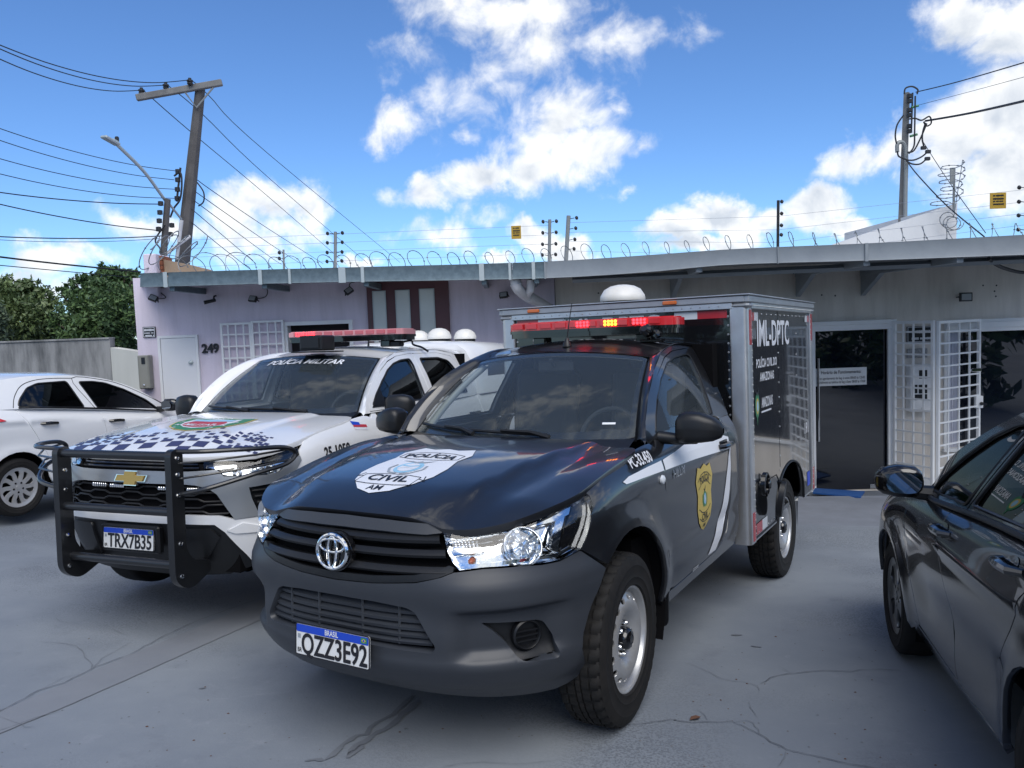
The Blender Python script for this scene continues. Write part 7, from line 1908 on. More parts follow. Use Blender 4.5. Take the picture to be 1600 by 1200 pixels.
def build_lilac():
 xl = at_y(212, 500, YF).x; xr = at_y(868, 500, YF).x; zt = at_y(500, 424, YF).z
 gl = lambda x, y=YF: float(gz(x, y))
 root = empty('lilac_building', (0, YF, gl(-2)), label='low lilac house with white doors and a maroon panel under the galvanised gutter', cat='building')
 off = Vector((0, YF, gl(-2)))
 def P(o): o.location = -off; return o
 win = rect_on(449, 509, 553, 640)
 win = (win[0], win[1], gl(win[0]) + .9, win[3]); win = (win[0], win[1], at_y(500, 640, YF).z, win[3])
 w = wall_with_holes('wall', xl, xr, gl(xl) - .6, zt, [win], M_lilac, root); w.location = -off
 mb = MB(); slab(mb, (xl, xr, gl(xl) - .6, zt - .02), YF + .19, YF + 8); P(mb.build('back_rooms', [M_lilac], root))
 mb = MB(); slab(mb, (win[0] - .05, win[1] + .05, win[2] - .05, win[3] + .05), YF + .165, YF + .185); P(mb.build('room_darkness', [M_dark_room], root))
 mb = MB(); fr = (win[0] - .045, win[1] + .045, win[2] - .045, win[3] + .05); frame_mb(mb, fr, .05, YF - .03, YF + .10); P(mb.build('window_frame', [M_white_frame], root))
 # door
 d = rect_on(252, 529, 315, 660); zb = gl((d[0] + d[1]) / 2) + .02
 mb = MB(); slab(mb, (d[0], d[1], zb, d[3]), YF - .035, YF - .006, 0, .004); dr = P(mb.build('door', [M_white_door], root))
 mb = MB(); mb.lathe([(.028, 0), (.028, .012), (.012, .02), (.022, .045), (0, .055)], 14, 0, Matrix.Translation((d[1] - .07, YF - .035, at_y(300, 566, YF).z)) @ Matrix.Rotation(pi / 2, 4, 'X')); h = mb.build('door_knob', [M_strap], dr)
 mb = MB(); frame_mb(mb, (d[0] - .035, d[1] + .035, zb, d[3] + .035), .033, YF - .045, YF + .0, 0, False); P(mb.build('door_frame', [M_white_frame], root))
 # maroon feature panel with three frosted lights
 m_ = rect_on(573, 440, 709, 640); m_ = (m_[0], m_[1], at_y(600, 640, YF).z, zt - .08)
 mb = MB(); slab(mb, m_, YF - .05, YF - .004, 0, .004); pn = P(mb.build('maroon_panel', [M_maroon], root))
 for (a, b, t) in ((584, 609, 456.5), (619.5, 646, 455), (656.5, 684, 453)):
  r = rect_on(a, t, b, 600); mb = MB(); slab(mb, (r[0], r[1], r[2], r[3]), YF - .062, YF - .051, 0, .003); o = mb.build('frosted_light', [M_frost], pn)
  mb = MB(); frame_mb(mb, (r[0] - .012, r[1] + .012, r[2] - .012, r[3] + .012), .012, YF - .066, YF - .052); mb.build('light_frame', [M_strap], o)
 # raised pier and bare masonry at the left end, above the gutter
 mb = MB(); r = rect_on(223, 397, 246, 440, YF - .1); slab(mb, (r[0], r[1], r[2] - .2, r[3]), YF - .1, YF + .35, 0, .01); P(mb.build('pier', [M_lilac], root))
 mb = MB(); r2 = rect_on(246, 398, 253, 440, YF);
 for i in range(7):
  for j in range(2): slab(mb, (r2[0] + .006, r2[1] + .02, r2[3] - .07 - i * .062, r2[3] - .018 - i * .062), YF + .0 + j * .17, YF + .15 + j * .17)
 slab(mb, (r2[0] + .01, r2[1] + .0, r2[2], r2[3] - .02), YF + .02, YF + .33, 1); P(mb.build('bare_bricks', [M_brick, M_sand], root))
 mb = MB(); pts = [at_y(x, y, YF + .05) for x, y in ((253, 405), (292, 413), (320, 420), (320, 440), (253, 440))]
 poly = [(p.x, p.z) for p in pts]; mb.prism(poly, 0, .25, 0, Matrix.Translation((0, YF + .30, 0)) @ Matrix.Rotation(pi / 2, 4, 'X')); P(mb.build('parapet', [M_sand], root))
 return root

def build_beige():
 gl = lambda x, y=YF: float(gz(x, y))
 xl = at_y(869, 500, YF).x; xr = at_y(1760, 500, YF).x; zt = at_y(1200, 404, YF).z
 root = empty('beige_building', (4, YF, gl(4)), label='beige rendered building with a dark glass door and window under the painted gutter', cat='building')
 off = Vector((4, YF, gl(4)))
 def P(o): o.location = -off; return o
 zsill = at_y(1330, 766, YF).z
 door = rect_on(1272, 518, 1386, 766); door = (door[0], door[1], zsill, door[3])
 win = rect_on(1478, 520, 1745, 690)
 w = wall_with_holes('wall', xl, xr, gl(xr) - .6, zt, [door, win], M_beige, root); w.location = -off
 mb = MB(); slab(mb, (xl, xr, gl(xr) - .6, zt - .02), YF + .19, YF + 8); P(mb.build('back_rooms', [M_beige], root))
 # door: header, jambs, frameless dark pane
 mb = MB(); hd = rect_on(1262, 504, 1396, 518); slab(mb, (hd[0], hd[1], door[3], hd[3]), YF - .05, YF + .06, 0, .004); slab(mb, (hd[0], hd[1] + .01, hd[3] - .05, hd[3] + .004), YF - .075, YF - .051, 0, .003)
 slab(mb, (door[1], hd[1], zsill - .02, door[3] - .001), YF - .045, YF + .06, 0, .004); slab(mb, (hd[0], door[0], zsill - .02, door[3] - .001), YF - .045, YF + .06, 0, .004)
 P(mb.build('door_frame', [M_white_frame], root))
 mb = MB(); slab(mb, (door[0] + .004, door[1] - .004, zsill + .004, door[3] - .004), YF + .03, YF + .045); dr = P(mb.build('glass_door', [M_door_glass], root))
 mb = MB(); q = at_y(1372, 763, YF); slab(mb, (q.x - .10, q.x + .08, zsill + .01, zsill + .07), YF + .012, YF + .03, 0, .004); mb.build('patch_fitting', [M_chrome], dr)
 mb = MB(); a = at_y(1272.5, 630, YF); mb.tube([(door[0] + .05, YF - .01, at_y(1275, 690, YF).z), (door[0] + .05, YF - .01, at_y(1275, 560, YF).z)], .014, 8); mb.build('door_handle', [M_chrome], dr)
 # opening hours notice
 n_ = rect_on(1275, 576.5, 1355.5, 601); mb = MB(); slab(mb, n_, YF + .024, YF + .0285); nt_ = mb.build('opening_hours_notice', [M_plate_white], dr)
 d = Decal(lambda A: np.stack([np.asarray(A)[:, 0], np.full(len(A), YF + .024), np.asarray(A)[:, 1]], 1), flip=False); cx = (n_[0] + n_[1]) / 2; H = n_[3] - n_[2];
 off_ = -.0015
 d.text('Horário de Funcionamento:', cx, n_[3] - H * .24, H * .26, 0, .0015, .02, .78); d.text('Com agendamento de Seg. à sexta 08h00 às 12h00', cx, n_[3] - H * .58, H * .20, 0, .0015, .01, .66); d.text('Atendimento ao telefone de Seg. à Sext. 08h00 às 17h00', cx, n_[3] - H * .80, H * .20, 0, .0015, .01, .60)
 d.build('lettering', [M_black_decal], nt_)
 # window beyond the grille
 mb = MB(); hd2 = rect_on(1488, 500, 1760, 520); slab(mb, (win[0] - .02, hd2[1], win[3], hd2[3]), YF - .045, YF + .05, 0, .004); slab(mb, (win[0] - .02, hd2[1], win[3] + .05, hd2[3] - .04), YF - .065, YF - .046, 0, .004); slab(mb, (win[0] - .03, win[0] + .012, win[2], win[3] - .001), YF - .02, YF + .05, 0, .003); slab(mb, (win[0] - .05, hd2[1], win[2] - .05, win[2] - .001), YF - .06, YF + .05, 0, .004)
 P(mb.build('window_frame', [M_white_frame], root))
 mb = MB(); slab(mb, (win[0] + .012, win[1], win[2] + .003, win[3] - .003), YF + .06, YF + .07); P(mb.build('window_pane', [M_door_glass], root))
 cu = rect_on(1480, 512, 1497, 690); mb = MB(); n = 20; V = []
 for i in range(n + 1):
  x = cu[0] + (cu[1] - cu[0]) * i / n; y = YF + .035 + .012 * math.sin(i * 1.5)
  V += [(x, y, win[2]), (x, y, win[3])]
 mb.add(V, [(2 * i, 2 * i + 2, 2 * i + 3, 2 * i + 1) for i in range(n)], 0, True); P(mb.build('curtain', [M_curtain], root))
 mb = MB(); r_ = random.Random(5)
 for (x, y) in ((1557, 446), (1554, 455), (1556, 463), (1305, 462), (1536, 446), (1284, 461), (933, 440), (935, 458), (1240, 427)): q = at_y(x, y, YF); mb.lathe([(.012, 0), (.010, .004), (0, .004)], 8, 0, Matrix.Translation((q.x, YF, q.z)) @ Matrix.Rotation(pi / 2, 4, 'X'))
 P(mb.build('wall_plugs', [M_lamp_black], root))
 mb = MB(); x0, x1 = at_y(1384, 760, YF).x, at_y(1480, 760, YF).x; slab(mb, (x0 + .04, x1, gl(x0) - .1, at_y(1400, 748, YF).z), YF - .03, YF - .002, 0, .006); P(mb.build('plinth', [M_white_wall], root))
 return root

def grille_leaf(name, A, B, zt, zb, nx, nz, parent=None, bar=.021, frame=.038, mid=None):
 """welded square grille between two upright edges A and B (x, y)"""
 A, B = Vector((A[0], A[1], 0)), Vector((B[0], B[1], 0)); d = B - A; L = d.length; ang = atan2(d.y, d.x)
 T = Matrix.Translation((A.x, A.y, 0)) @ Matrix.Rotation(ang, 4, 'Z'); mb = MB(); zl = lambda t: zt
 for x in (frame / 2, L - frame / 2): mb.box((x, 0, (zt + zb) / 2), (frame, frame, zt - zb), 0, .003, T)
 for z in (zt - frame / 2, zb + frame / 2): mb.box((L / 2, 0, z), (L - 2 * frame, frame * .9, frame), 0, .003, T)
 for i in range(1, nx): mb.box((L * i / nx, 0, (zt + zb) / 2), (bar, bar * .9, zt - zb - 2 * frame), 0, 0, T)
 for j in range(1, nz): mb.box((L / 2, -.003, zb + (zt - zb) * j / nz), (L - 2 * frame, bar * .8, bar), 0, 0, T)
 return mb.build(name, [M_white_frame], parent)

def build_fittings():
 gl = lambda x, y=YF: float(gz(x, y))
 # security grilles
 root = empty('security_gate', at_y(1461, 700, 10.1), label='white folding bar gate standing open in a V beside the dark glass door', cat='gate')
 off = Vector(root.location)
 A = at_y(1396, 505, YF - .08); B = at_y(1460, 497, YF - .62); B2 = at_y(1465, 497, YF - .62); C = at_y(1531, 502, YF - .10)
 for nm, (p, q), nx in (('gate_leaf', (A, B), 4), ('gate_leaf', (B2, C), 4)):
  zt = (p.z + q.z) / 2; o = grille_leaf(nm, (p.x, p.y), (q.x, q.y), zt, gl(p.x) + .12, nx, 15); o.parent = root; o.location = -off
 lk = MB(); q = at_y(1529, 628, YF - .12); lk.box(q, (.10, .05, .16), 0, .006); lk.lathe([(.022, 0), (.022, .02), (0, .022)], 12, 1, Matrix.Translation((q.x + .02, q.y - .025, q.z - .02)) @ Matrix.Rotation(pi / 2, 4, 'X')); o = lk.build('lock_box', [M_white_frame, M_lamp_black], root); o.location = -off
 lk = MB(); q = at_y(1525, 578, YF - .14); lk.box(q, (.14, .035, .045), 0, .008); o = lk.build('bolt', [M_chrome], root); o.location = -off
 root = empty('window_grille', at_y(395, 600, YF - .05), label='white square bar grille folded flat against the lilac wall beside the number', cat='grille'); off = Vector(root.location)
 a, b, c = at_y(343.5, 505, YF - .06), at_y(392, 505, YF - .06), at_y(443, 503, YF - .06); zb = gl(a.x) + .15
 for (p, q, zt) in ((a, b, a.z), (b, c, a.z + .015)):
  o = grille_leaf('grille_leaf', (p.x, YF - .06), (q.x, YF - .06), zt, zb, 4, 14, bar=.018, frame=.03); o.parent = root; o.location = -off
 # house number
 nb = Decal(lambda A: np.stack([np.asarray(A)[:, 0], np.full(len(A), YF - .028), np.asarray(A)[:, 1]], 1)); q = at_y(329.5, 545, YF)
 P, F = text_mesh('249', .165, .028, .92); V = []; Fc = []
 n = len(P); V = [(q.x + p[0], YF - .030, q.z + p[1]) for p in P] + [(q.x + p[0], YF - .004, q.z + p[1]) for p in P]; ed = {}
 for f_ in F:
  for i in range(len(f_)): ed[(f_[i], f_[(i + 1) % len(f_)])] = 1
 Fc = [tuple(f_) for f_ in F] + [(a_, b_, b_ + n, a_ + n) for (a_, b_) in ed if (b_, a_) not in ed]
 tag(new_mesh('house_number', V, Fc, M_black_decal, None, False), 'black house number 249 on the lilac wall right of the white door', 'house number')
 # plaques and meter boxes
 def plaque(name, r, mt, label, lines, mi=M_white_decal, border=True, cat='plaque', Y=YF):
  mb = MB(); slab(mb, r, Y - .022, Y - .002, 0, .003); o = mb.build(name, [mt]); tag(o, label, cat)
  mb = MB(); W, H = r[1] - r[0], r[3] - r[2]
  if border: frame_mb(mb, (r[0] + .008, r[1] - .008, r[2] + .008, r[3] - .008), .006, Y - .0245, Y - .0225, 0)
  for k, (f0, f1, zz, hh) in enumerate(lines): illegible(mb, r[0] + W * f0, r[0] + W * f1, r[2] + H * zz, H * hh, Y - .0245, 0, k + int(W * 100))
  mb.build('plaque_lettering', [mi], o); return o
 plaque('wall_plaque', rect_on(223.5, 511, 244.5, 527), M_black_sign, 'small black plaque with white lines on the lilac wall above the grey meter box', [(.12, .88, .70, .22), (.12, .82, .42, .10), (.2, .85, .18, .16)])
 plaque('wall_plaque', rect_on(1416, 510.5, 1459, 534), M_black_sign, 'black plaque with two white lines behind the folding gate', [(.08, .92, .66, .20), (.16, .92, .24, .16)])
 plaque('wall_sign', rect_on(1416.5, 545, 1448, 558.5), M_sticker_grey, 'faded grey sign behind the gate between black plaque and white meter box', [], border=False, cat='sign')
 def meter(name, r, mt, label, glass, extra=None):
  mb = MB(); slab(mb, r, YF - .14, YF - .002, 0, .010); o = mb.build(name, [mt]); tag(o, label, 'meter box')
  mb = MB(); slab(mb, glass, YF - .146, YF - .1405, 0, .002); mb.build('sight_glass', [M_black_sign], o)
  mb = MB(); frame_mb(mb, (r[0] + .015, r[1] - .015, r[2] + .015, r[3] - .015), .004, YF - .1425, YF - .1405); mb.build('door_edge', [mt], o)
  mb = MB(); mb.lathe([(.014, 0), (.012, .015), (0, .018)], 10, 0, Matrix.Translation(((r[0] + r[1]) / 2, YF - .14, r[2] + .05)) @ Matrix.Rotation(pi / 2, 4, 'X')); mb.build('seal', [M_chrome], o)
  return o
 meter('meter_box', rect_on(221.5, 555, 242, 606), M_meter_grey, 'grey electricity meter box on the lilac wall left of the white door', rect_on(228, 558, 234.5, 568))
 wm = meter('meter_box', rect_on(1414.5, 569, 1450.5, 641), M_white_frame, 'white electricity meter box with black stickers behind the folding gate', rect_on(1427.5, 577.5, 1440, 590))
 mb = MB();
 for (x0, y0, x1, y1) in ((1421, 600, 1425, 613), (1427, 600, 1440, 613), (1421, 615, 1440, 623)): slab(mb, rect_on(x0, y0, x1, y1), YF - .1435, YF - .1406)
 mb.build('sticker', [M_black_sign], wm)
 # floodlights under the canopy
 def flood(px, py, label, w=.11, h=.085, tilt=-.5, yaw=0.0, roll=0.0, cable=None):
  q = at_y(px, py, YF - .14); T = Matrix.Translation(q) @ Matrix.Rotation(yaw, 4, 'Z') @ Matrix.Rotation(tilt, 4, 'X') @ Matrix.Rotation(roll, 4, 'Y')
  root = empty('floodlight', (q.x, YF, q.z), label=label, cat='floodlight', group='floodlights under the canopy'); off = Vector((q.x, YF, q.z))
  mb = MB(); mb.box((0, 0, 0), (w, .035, h), 0, .006, T)
  for k in range(5): mb.box((-w * .4 + w * .2 * k, .022, 0), (.006, .018, h * .8), 0, 0, T)
  o = mb.build('lamp_case', [M_lamp_black], root); o.location = -off
  mb = MB(); mb.box((0, -.0195, 0), (w * .76, .004, h * .70), 0, .001, T); p = mb.build('lamp_pane', [M_lamp_glass], o)
  mb = MB(); mb.tube([T @ Vector((-w * .5, 0, 0)), T @ Vector((-w * .55, .05, 0)), (q.x, YF, q.z + .01), T @ Vector((w * .55, .05, 0)), T @ Vector((w * .5, 0, 0))], .008, 6); p = mb.build('bracket', [M_lamp_black], root); p.location = -off
  if cable:
   mb = MB(); mb.tube(catmull([q + Vector(c) for c in cable], 6), .006, 5); p = mb.build('lamp_cable', [M_wire], root); p.location = -off
  return root
 flood(239.5, 466, 'small black floodlight at the left end of the lilac wall above the plaque', yaw=.3, roll=.5, cable=[(.05, .03, -.01), (.12, .1, .01), (.02, .12, .10), (-.02, .12, .18)])
 flood(395, 467, 'small black floodlight on the lilac wall above the white bar grille', yaw=-.2, roll=.15, cable=[(.05, .02, 0), (.14, .1, .03), (.16, .12, .12), (.10, .12, .19)])
 flood(545, 454.5, 'tilted black floodlight hung left of the maroon panel', yaw=.2, roll=-.65, cable=[(0, .03, .03), (.0, .1, .10), (.06, .12, .12), (.10, .12, .16)])
 flood(787, 461, 'small black floodlight on the lilac wall left of the white drain pipe', yaw=-.2, roll=-.1)
 flood(1509, 464, 'black wall lamp with pale pane on the beige wall above the window', w=.17, h=.115, tilt=.0, yaw=.05)
 q = at_y(329, 469, YF - .12); mb = MB(); mb.tube([(q.x + .03, YF, q.z + .06), (q.x + .035, YF - .08, q.z + .05), (q.x + .03, YF - .10, q.z - .01)], .012, 6); mb.tube([(q.x - .07, YF - .16, q.z - .03), (q.x + .05, YF - .08, q.z + .0)], [.026, .022], 10); tag(mb.build('security_camera', [M_lamp_black]), 'tiny black security camera under the first canopy bracket', 'camera')
 # doormat
 mb = MB(); c = [at_g(x, y, .05) for x, y in ((1272, 765), (1351, 770), (1345, 779), (1270, 772))]; nrm = Vector((0, 0, 1)); V = [tuple(p + Vector((0, 0, .004))) for p in c] + [tuple(p + Vector((0, 0, .022))) for p in c]
 mb.add(V, [(4, 5, 6, 7)[::-1], (0, 1, 5, 4), (1, 2, 6, 5), (2, 3, 7, 6), (3, 0, 4, 7)]); tag(mb.build('doormat', [M_mat_blue]), 'bright blue rubber doormat on the ramp before the dark glass door', 'doormat')

def build_canopy():
 # gutter front: image line of its top and bottom edge with the distance of the gutter there
 K = [(219, 427, 448.5, 9.55), (262, 425.6, 447.5, 9.55), (400, 421.5, 443.5, 9.55), (561, 417.3, 440, 9.55), (747, 412.3, 437, 9.5), (853, 408.7, 434.5, 9.45), (1000, 399.5, 426, 9.2), (1150, 389, 413, 8.9), (1352, 380.4, 407, 8.5), (1597, 367, 398, 8.1), (1760, 358, 392, 7.85)]
 kx = [k[0] for k in K]; top = pchip(kx, [k[1] for k in K]); bot = pchip(kx, [k[2] for k in K]); dep = pchip(kx, [k[3] for k in K])
 T = lambda x: at_y(x, float(top(x)), float(dep(x))); B = lambda x: at_y(x, float(bot(x)), float(dep(x)))
 root = empty('canopy', T(853), label='long sheet metal gutter canopy along both facades, galvanised left and painted right', cat='canopy'); off = Vector(root.location)
 def P(o): o.location = -off; return o
 def run(x0, x1, name, mt, n=10, lip=.016):
  mb = MB(); rows = []
  for x in np.linspace(x0, x1, n):
   t, b = T(x), B(x)
   rows.append([(t.x, t.y + .09, t.z - .03), (t.x, t.y + .085, t.z), (t.x, t.y - .004, t.z), (t.x, t.y, t.z - .016), (b.x, b.y, b.z + .012), (b.x, b.y - .004, b.z), (b.x, b.y + .14, b.z + .002), (b.x, b.y + .145, b.z + .12)])
  m = len(rows[0]); V = [p for r in rows for p in r]
  mb.add(V, [(i * m + k, i * m + k + 1, (i + 1) * m + k + 1, (i + 1) * m + k) for i in range(n - 1) for k in range(m - 1)])
  return P(mb.build(name, [mt], root))
 run(219, 259, 'gutter_section', M_galv, 3); run(262.5, 800, 'gutter_section', M_galv, 14); run(800.5, 852, 'gutter_section', M_galv, 4); run(852.6, 1352, 'gutter_section', M_gutter_paint, 12); run(1352.8, 1760, 'gutter_section', M_gutter_paint, 10)
 for x, w in ((258, .050), (406, .045), (452, .03), (534, .085), (566, .04), (752, .06), (796, .03), (833, .04), (1215, .012), (1353.5, .035), (851, .02)):
  t, b = T(x), B(x); mb = MB(); mb.box((t.x, t.y - .009, (t.z + b.z) / 2 - .004), (w, .012, t.z - b.z + .016), 0, .002); P(mb.build('strap', [M_strap if x < 850 else M_gutter_paint], root))
 # roof sheet and beams
 rows = []
 for x in np.linspace(219, 1760, 60):
  b = B(x); t = T(x); X = b.x * 1.0
  rows.append([(b.x, b.y + .13, b.z + .012), (b.x * YF / b.y * .5 + b.x * .5, (b.y + YF) / 2, b.z + .05), (b.x * YF / b.y, YF + .02, b.z + .09)])
 mb = MB(); V = [p for r in rows for p in r]; mb.add(V, [(i * 3 + k, i * 3 + k + 1, (i + 1) * 3 + k + 1, (i + 1) * 3 + k) for i in range(59) for k in range(2)]); P(mb.build('soffit', [M_soffit], root))
 for x in (262, 407, 567, 752, 835, 1090, 1353, 1500):
  b = B(x); mb = MB(); Lb = YF - b.y
  mb.box((b.x + .03, b.y + Lb / 2 + .02, b.z - .018), (.06 if x < 850 else .07, Lb - .05, .075), 0, .004)
  if x > 900:
   mb.prism([(0, 0), (.0, -.26), (-.55, 0)], -.03, .03, 0, Matrix.Translation((b.x + .03, YF - .02, b.z - .055)) @ Matrix(((0, 0, 1, 0), (1, 0, 0, 0), (0, 1, 0, 0), (0, 0, 0, 1))))
  P(mb.build('beam', [M_galv if x < 850 else M_gutter_paint], root))
 # purlin behind the painted gutter
 mb = MB(); a, c = B(900), B(1750); mb.tube([(a.x, a.y + .5, a.z - .01), (c.x, c.y + .6, c.z - .01)], .04, 4); P(mb.build('purlin', [M_gutter_paint], root))
 # PVC downpipe
 mb = MB(); pts = [at_y(x, y, Y) for x, y, Y in ((806, 436, 9.62), (806, 442, 9.62), (808, 449, 9.64), (814, 456, 9.75), (824, 463, 9.95), (840, 471, 10.2), (858, 482, 10.45), (868, 489, 10.52))]
 mb.tube(catmull(pts, 5), .066, 14);
 for i, r in ((1, .074), (4, .074)): mb.tube([pts[i], pts[i].lerp(pts[i + 1], .35)], r, 14)
 a = at_y(829, 436, 9.66); b = at_y(829, 452, 9.70); mb.tube([a, b, at_y(822, 462, 9.9)], .05, 12)
 pp = mb.build('downpipe', [M_pvc]); tag(pp, 'fat white PVC downpipe bending from the gutter to the wall', 'pipe')
 mb = MB(); L = [at_y(x, y, Y) for x, y, Y in ((1545, 404, 8.5), (1556, 413, 8.9), (1572, 420, 9.2), (1600, 426, 9.5), (1660, 428, 9.8))]; mb.tube(catmull(L, 6), .02, 6); tag(mb.build('cable', [M_wire]), 'thick black cable hanging under the canopy at the right edge', 'cable')
 # razor wire along the roof edge
 mb = MB(); xs = np.linspace(268, 1690, 60); C = [at_y(x, float(top(x)) - 6.5, 10.2) for x in xs]; C = resample(C, 1500); Lt = 0; pts = []
 d = np.concatenate([[0], np.cumsum(np.linalg.norm(np.diff(C, axis=0), axis=1))]); r_ = random.Random(2); ph = 0
 for i, c in enumerate(C):
  t = d[i] / d[-1]; pitch = .205 + .10 * t + .02 * math.sin(i * .05); ph += 2 * pi * (d[1] - d[0]) / pitch
  R_ = (.135 + .016 * math.sin(i * .021) + .012 * math.sin(i * .13)) * (1.25 if t < .10 else 1)
  pts.append((c[0] + R_ * .95 * cos(ph + .25), c[1] + R_ * cos(ph), c[2] + R_ * sin(ph) - .02))
 mb.tube(pts, .0046, 4)
 for i in range(0, len(pts), 9):
  p = Vector(pts[i]); mb.box(p, (.024, .005, .012), 0, 0, rz=i * .7)
 tag(mb.build('razor_wire', [M_razor]), 'long coil of razor wire running along the top of the gutter', 'razor wire')
 mb = MB(); pts = []
 for i in range(220):
  t = i / 219; a = t * 2 * pi * 5.2; q = at_y(228 + 78 * t, 394 + 8 * math.sin(t * 9), 10.4); R_ = .16 + .05 * math.sin(t * 7); pts.append((q.x + .15 * math.sin(a * 1.0), q.y + R_ * cos(a), q.z + R_ * sin(a) + .05))
 mb.tube(pts, .0062, 4)
 for i in range(0, len(pts), 5): mb.box(Vector(pts[i]), (.028, .006, .016), 0, 0, rz=i * .7)
 tag(mb.build('razor_wire', [M_razor]), 'loose tangle of razor wire over the lilac pier below the utility pole', 'razor wire')
 return T, B

def build_roof_things():
 # electric fence posts with insulators
 def post(x0, y0, x1, y1, label, ins, Y=10.9, r=.022, mt=M_zinc_post, group='electric fence posts on the roof'):
  a, b = at_y(x1, y1, Y), at_y(x0, y0, Y); root = empty('fence_post', a, label=label, cat='fence post', group=group); off = Vector(a)
  mb = MB(); mb.tube([a - Vector((0, 0, .15)), b], r, 8); o = mb.build('post', [mt], root); o.location = -off
  for (t, dx) in ins:
   p = a.lerp(b, t); mb = MB(); q = p + Vector((dx, -.02, .01)); mb.tube([p, q], .005, 4); mb.lathe([(0, -.022), (.014, -.020), (.027, -.006), (.027, .006), (.014, .020), (0, .022)], 10, 0, Matrix.Translation(q + Vector((math.copysign(.03, dx), 0, 0))) @ Matrix.Rotation(1.3, 4, 'Y') @ Matrix.Scale(1.0, 4)); i_ = mb.build('insulator', [M_insul], root); i_.location = -off
  return root
 lv = [.12, .38, .66, .93]
 post(524, 362, 523, 416, 'slim grey electric fence post above the maroon panel', [(t, s * .07) for t in lv for s in (-1, 1)])
 post(859, 343, 857.5, 407, 'slim grey electric fence post with insulators on both sides above the downpipe', [(t, s * .06) for t in lv for s in (-1, 1)])
 post(888.5, 337, 883, 404, 'leaning grey electric fence post right of the yellow sign', [(t, .08) for t in (.2, .42, .68, .92)], r=.028)
 post(1216, 313, 1215, 387, 'dark rusty post with beads standing alone above the box truck', [(t, .012) for t in (.25, .45, .7, .95)], r=.02, mt=M_lamp_black)
 post(1606, 290, 1604, 372, 'pale electric fence post at the right edge of the picture', [(t, s * .09) for t in (.15, .42, .68, .95) for s in (-1, 1)], Y=10.2, r=.022)
 post(443, 390, 443, 420, 'short grey electric fence post left of the maroon panel', [(.5, -.02), (.8, -.02)], r=.014)
 mb = MB()
 def line(pts, r, Y): return [at_y(x, y, Y) for x, y in pts]
 for i, (yl, ym, yr) in enumerate(((366, 352, 290), (379, 367, 309), (393, 381, 327), (408, 396, 345))):
  for k, (p, q) in enumerate((((300, yl + 9), (524, yl)), ((524, yl), (858, ym)), ((888, ym - 4), (1216, ym - 14 + i * 6)), ((1216, ym - 14 + i * 6), (1604, yr + 6)))):
   mb = MB(); mb.tube([at_y(*p, 10.9), at_y(*q, 10.9 if k < 3 else 10.4)], .0022, 3); tag(mb.build('fence_wire', [M_thin_wire]), 'hair thin steel wire stretched between the roof fence posts', 'fence wire', 'electric fence wires on the roof')
 def sign(x0, y0, x1, y1, Y, label):
  r = rect_on(x0, y0, x1, y1, Y); mb = MB(); slab(mb, r, Y, Y + .006); o = tag(mb.build('warning_sign', [M_yellow_sign]), label, 'sign')
  mb = MB(); W, H = r[1] - r[0], r[3] - r[2]
  for k, (zz, hh) in enumerate(((.82, .10), (.62, .12), (.46, .08), (.28, .10))): illegible(mb, r[0] + W * .18, r[0] + W * .82, r[2] + H * zz, H * hh, Y - .002, 0, k + 3)
  mb.build('sign_lettering', [M_black_decal], o)
 sign(798.5, 353, 814.5, 373, 10.88, 'small yellow warning sign on the fence wires before the middle cloud')
 sign(1547, 301.5, 1572, 325.5, 10.4, 'larger yellow warning sign on the fence wires at the right edge')
 # white gable behind the roof with a standing coil
 Y = 12.5; mb = MB(); pts = [at_y(x, y, Y) for x, y in ((1296, 384), (1400, 349), (1496, 317), (1494, 385))]; poly = [(p.x, p.z) for p in pts]
 mb.prism([(x, z) for x, z in poly], 0, .16, 0, Matrix.Translation((0, Y + .16, 0)) @ Matrix.Rotation(pi / 2, 4, 'X')); mb.box((pts[2].x - .08, Y + 2, (pts[2].z + pts[3].z) / 2 - 1), (.16, 3.6, 2.6)); tag(mb.build('gable_wall', [M_white_wall]), 'sloping white gable wall rising behind the beige building roof', 'wall')
 mb = MB(); pts = []
 for i in range(260):
  t = i / 259; a = t * 2 * pi * 6; q = at_y(1490 - 4 * math.sin(t * 3) - (20 * max(0, .3 - t) / .3), 322 - 68 * t, Y - .05); R_ = .165 + .02 * math.sin(t * 11); pts.append((q.x + R_ * cos(a), q.y + R_ * sin(a), q.z + .075 * math.sin(a + .5)))
 for i in range(70):
  t = i / 69; a = t * 2 * pi * 3; q = at_y(1478 + 16 * t, 340 + 28 * t - 20 * t * t, Y - .12); pts.append((q.x + .12 * cos(a), q.y, q.z + .10 * sin(a)))
 mb.tube(pts, .0065, 4)
 for i in range(0, len(pts), 5): mb.box(Vector(pts[i]), (.030, .007, .018), 0, 0, rz=i * .7)
 tag(mb.build('razor_wire', [M_razor]), 'upright spiral of razor wire on top of the white gable', 'razor wire')
 mb = MB(); mb.tube([at_y(1491, 262, Y), at_y(1490, 330, Y)], .018, 6); mb.box(at_y(1487, 275, Y), (.05, .02, .25)); tag(mb.build('gable_rod', [M_zinc_post]), 'thin metal rod inside the razor spiral on the gable', 'rod')

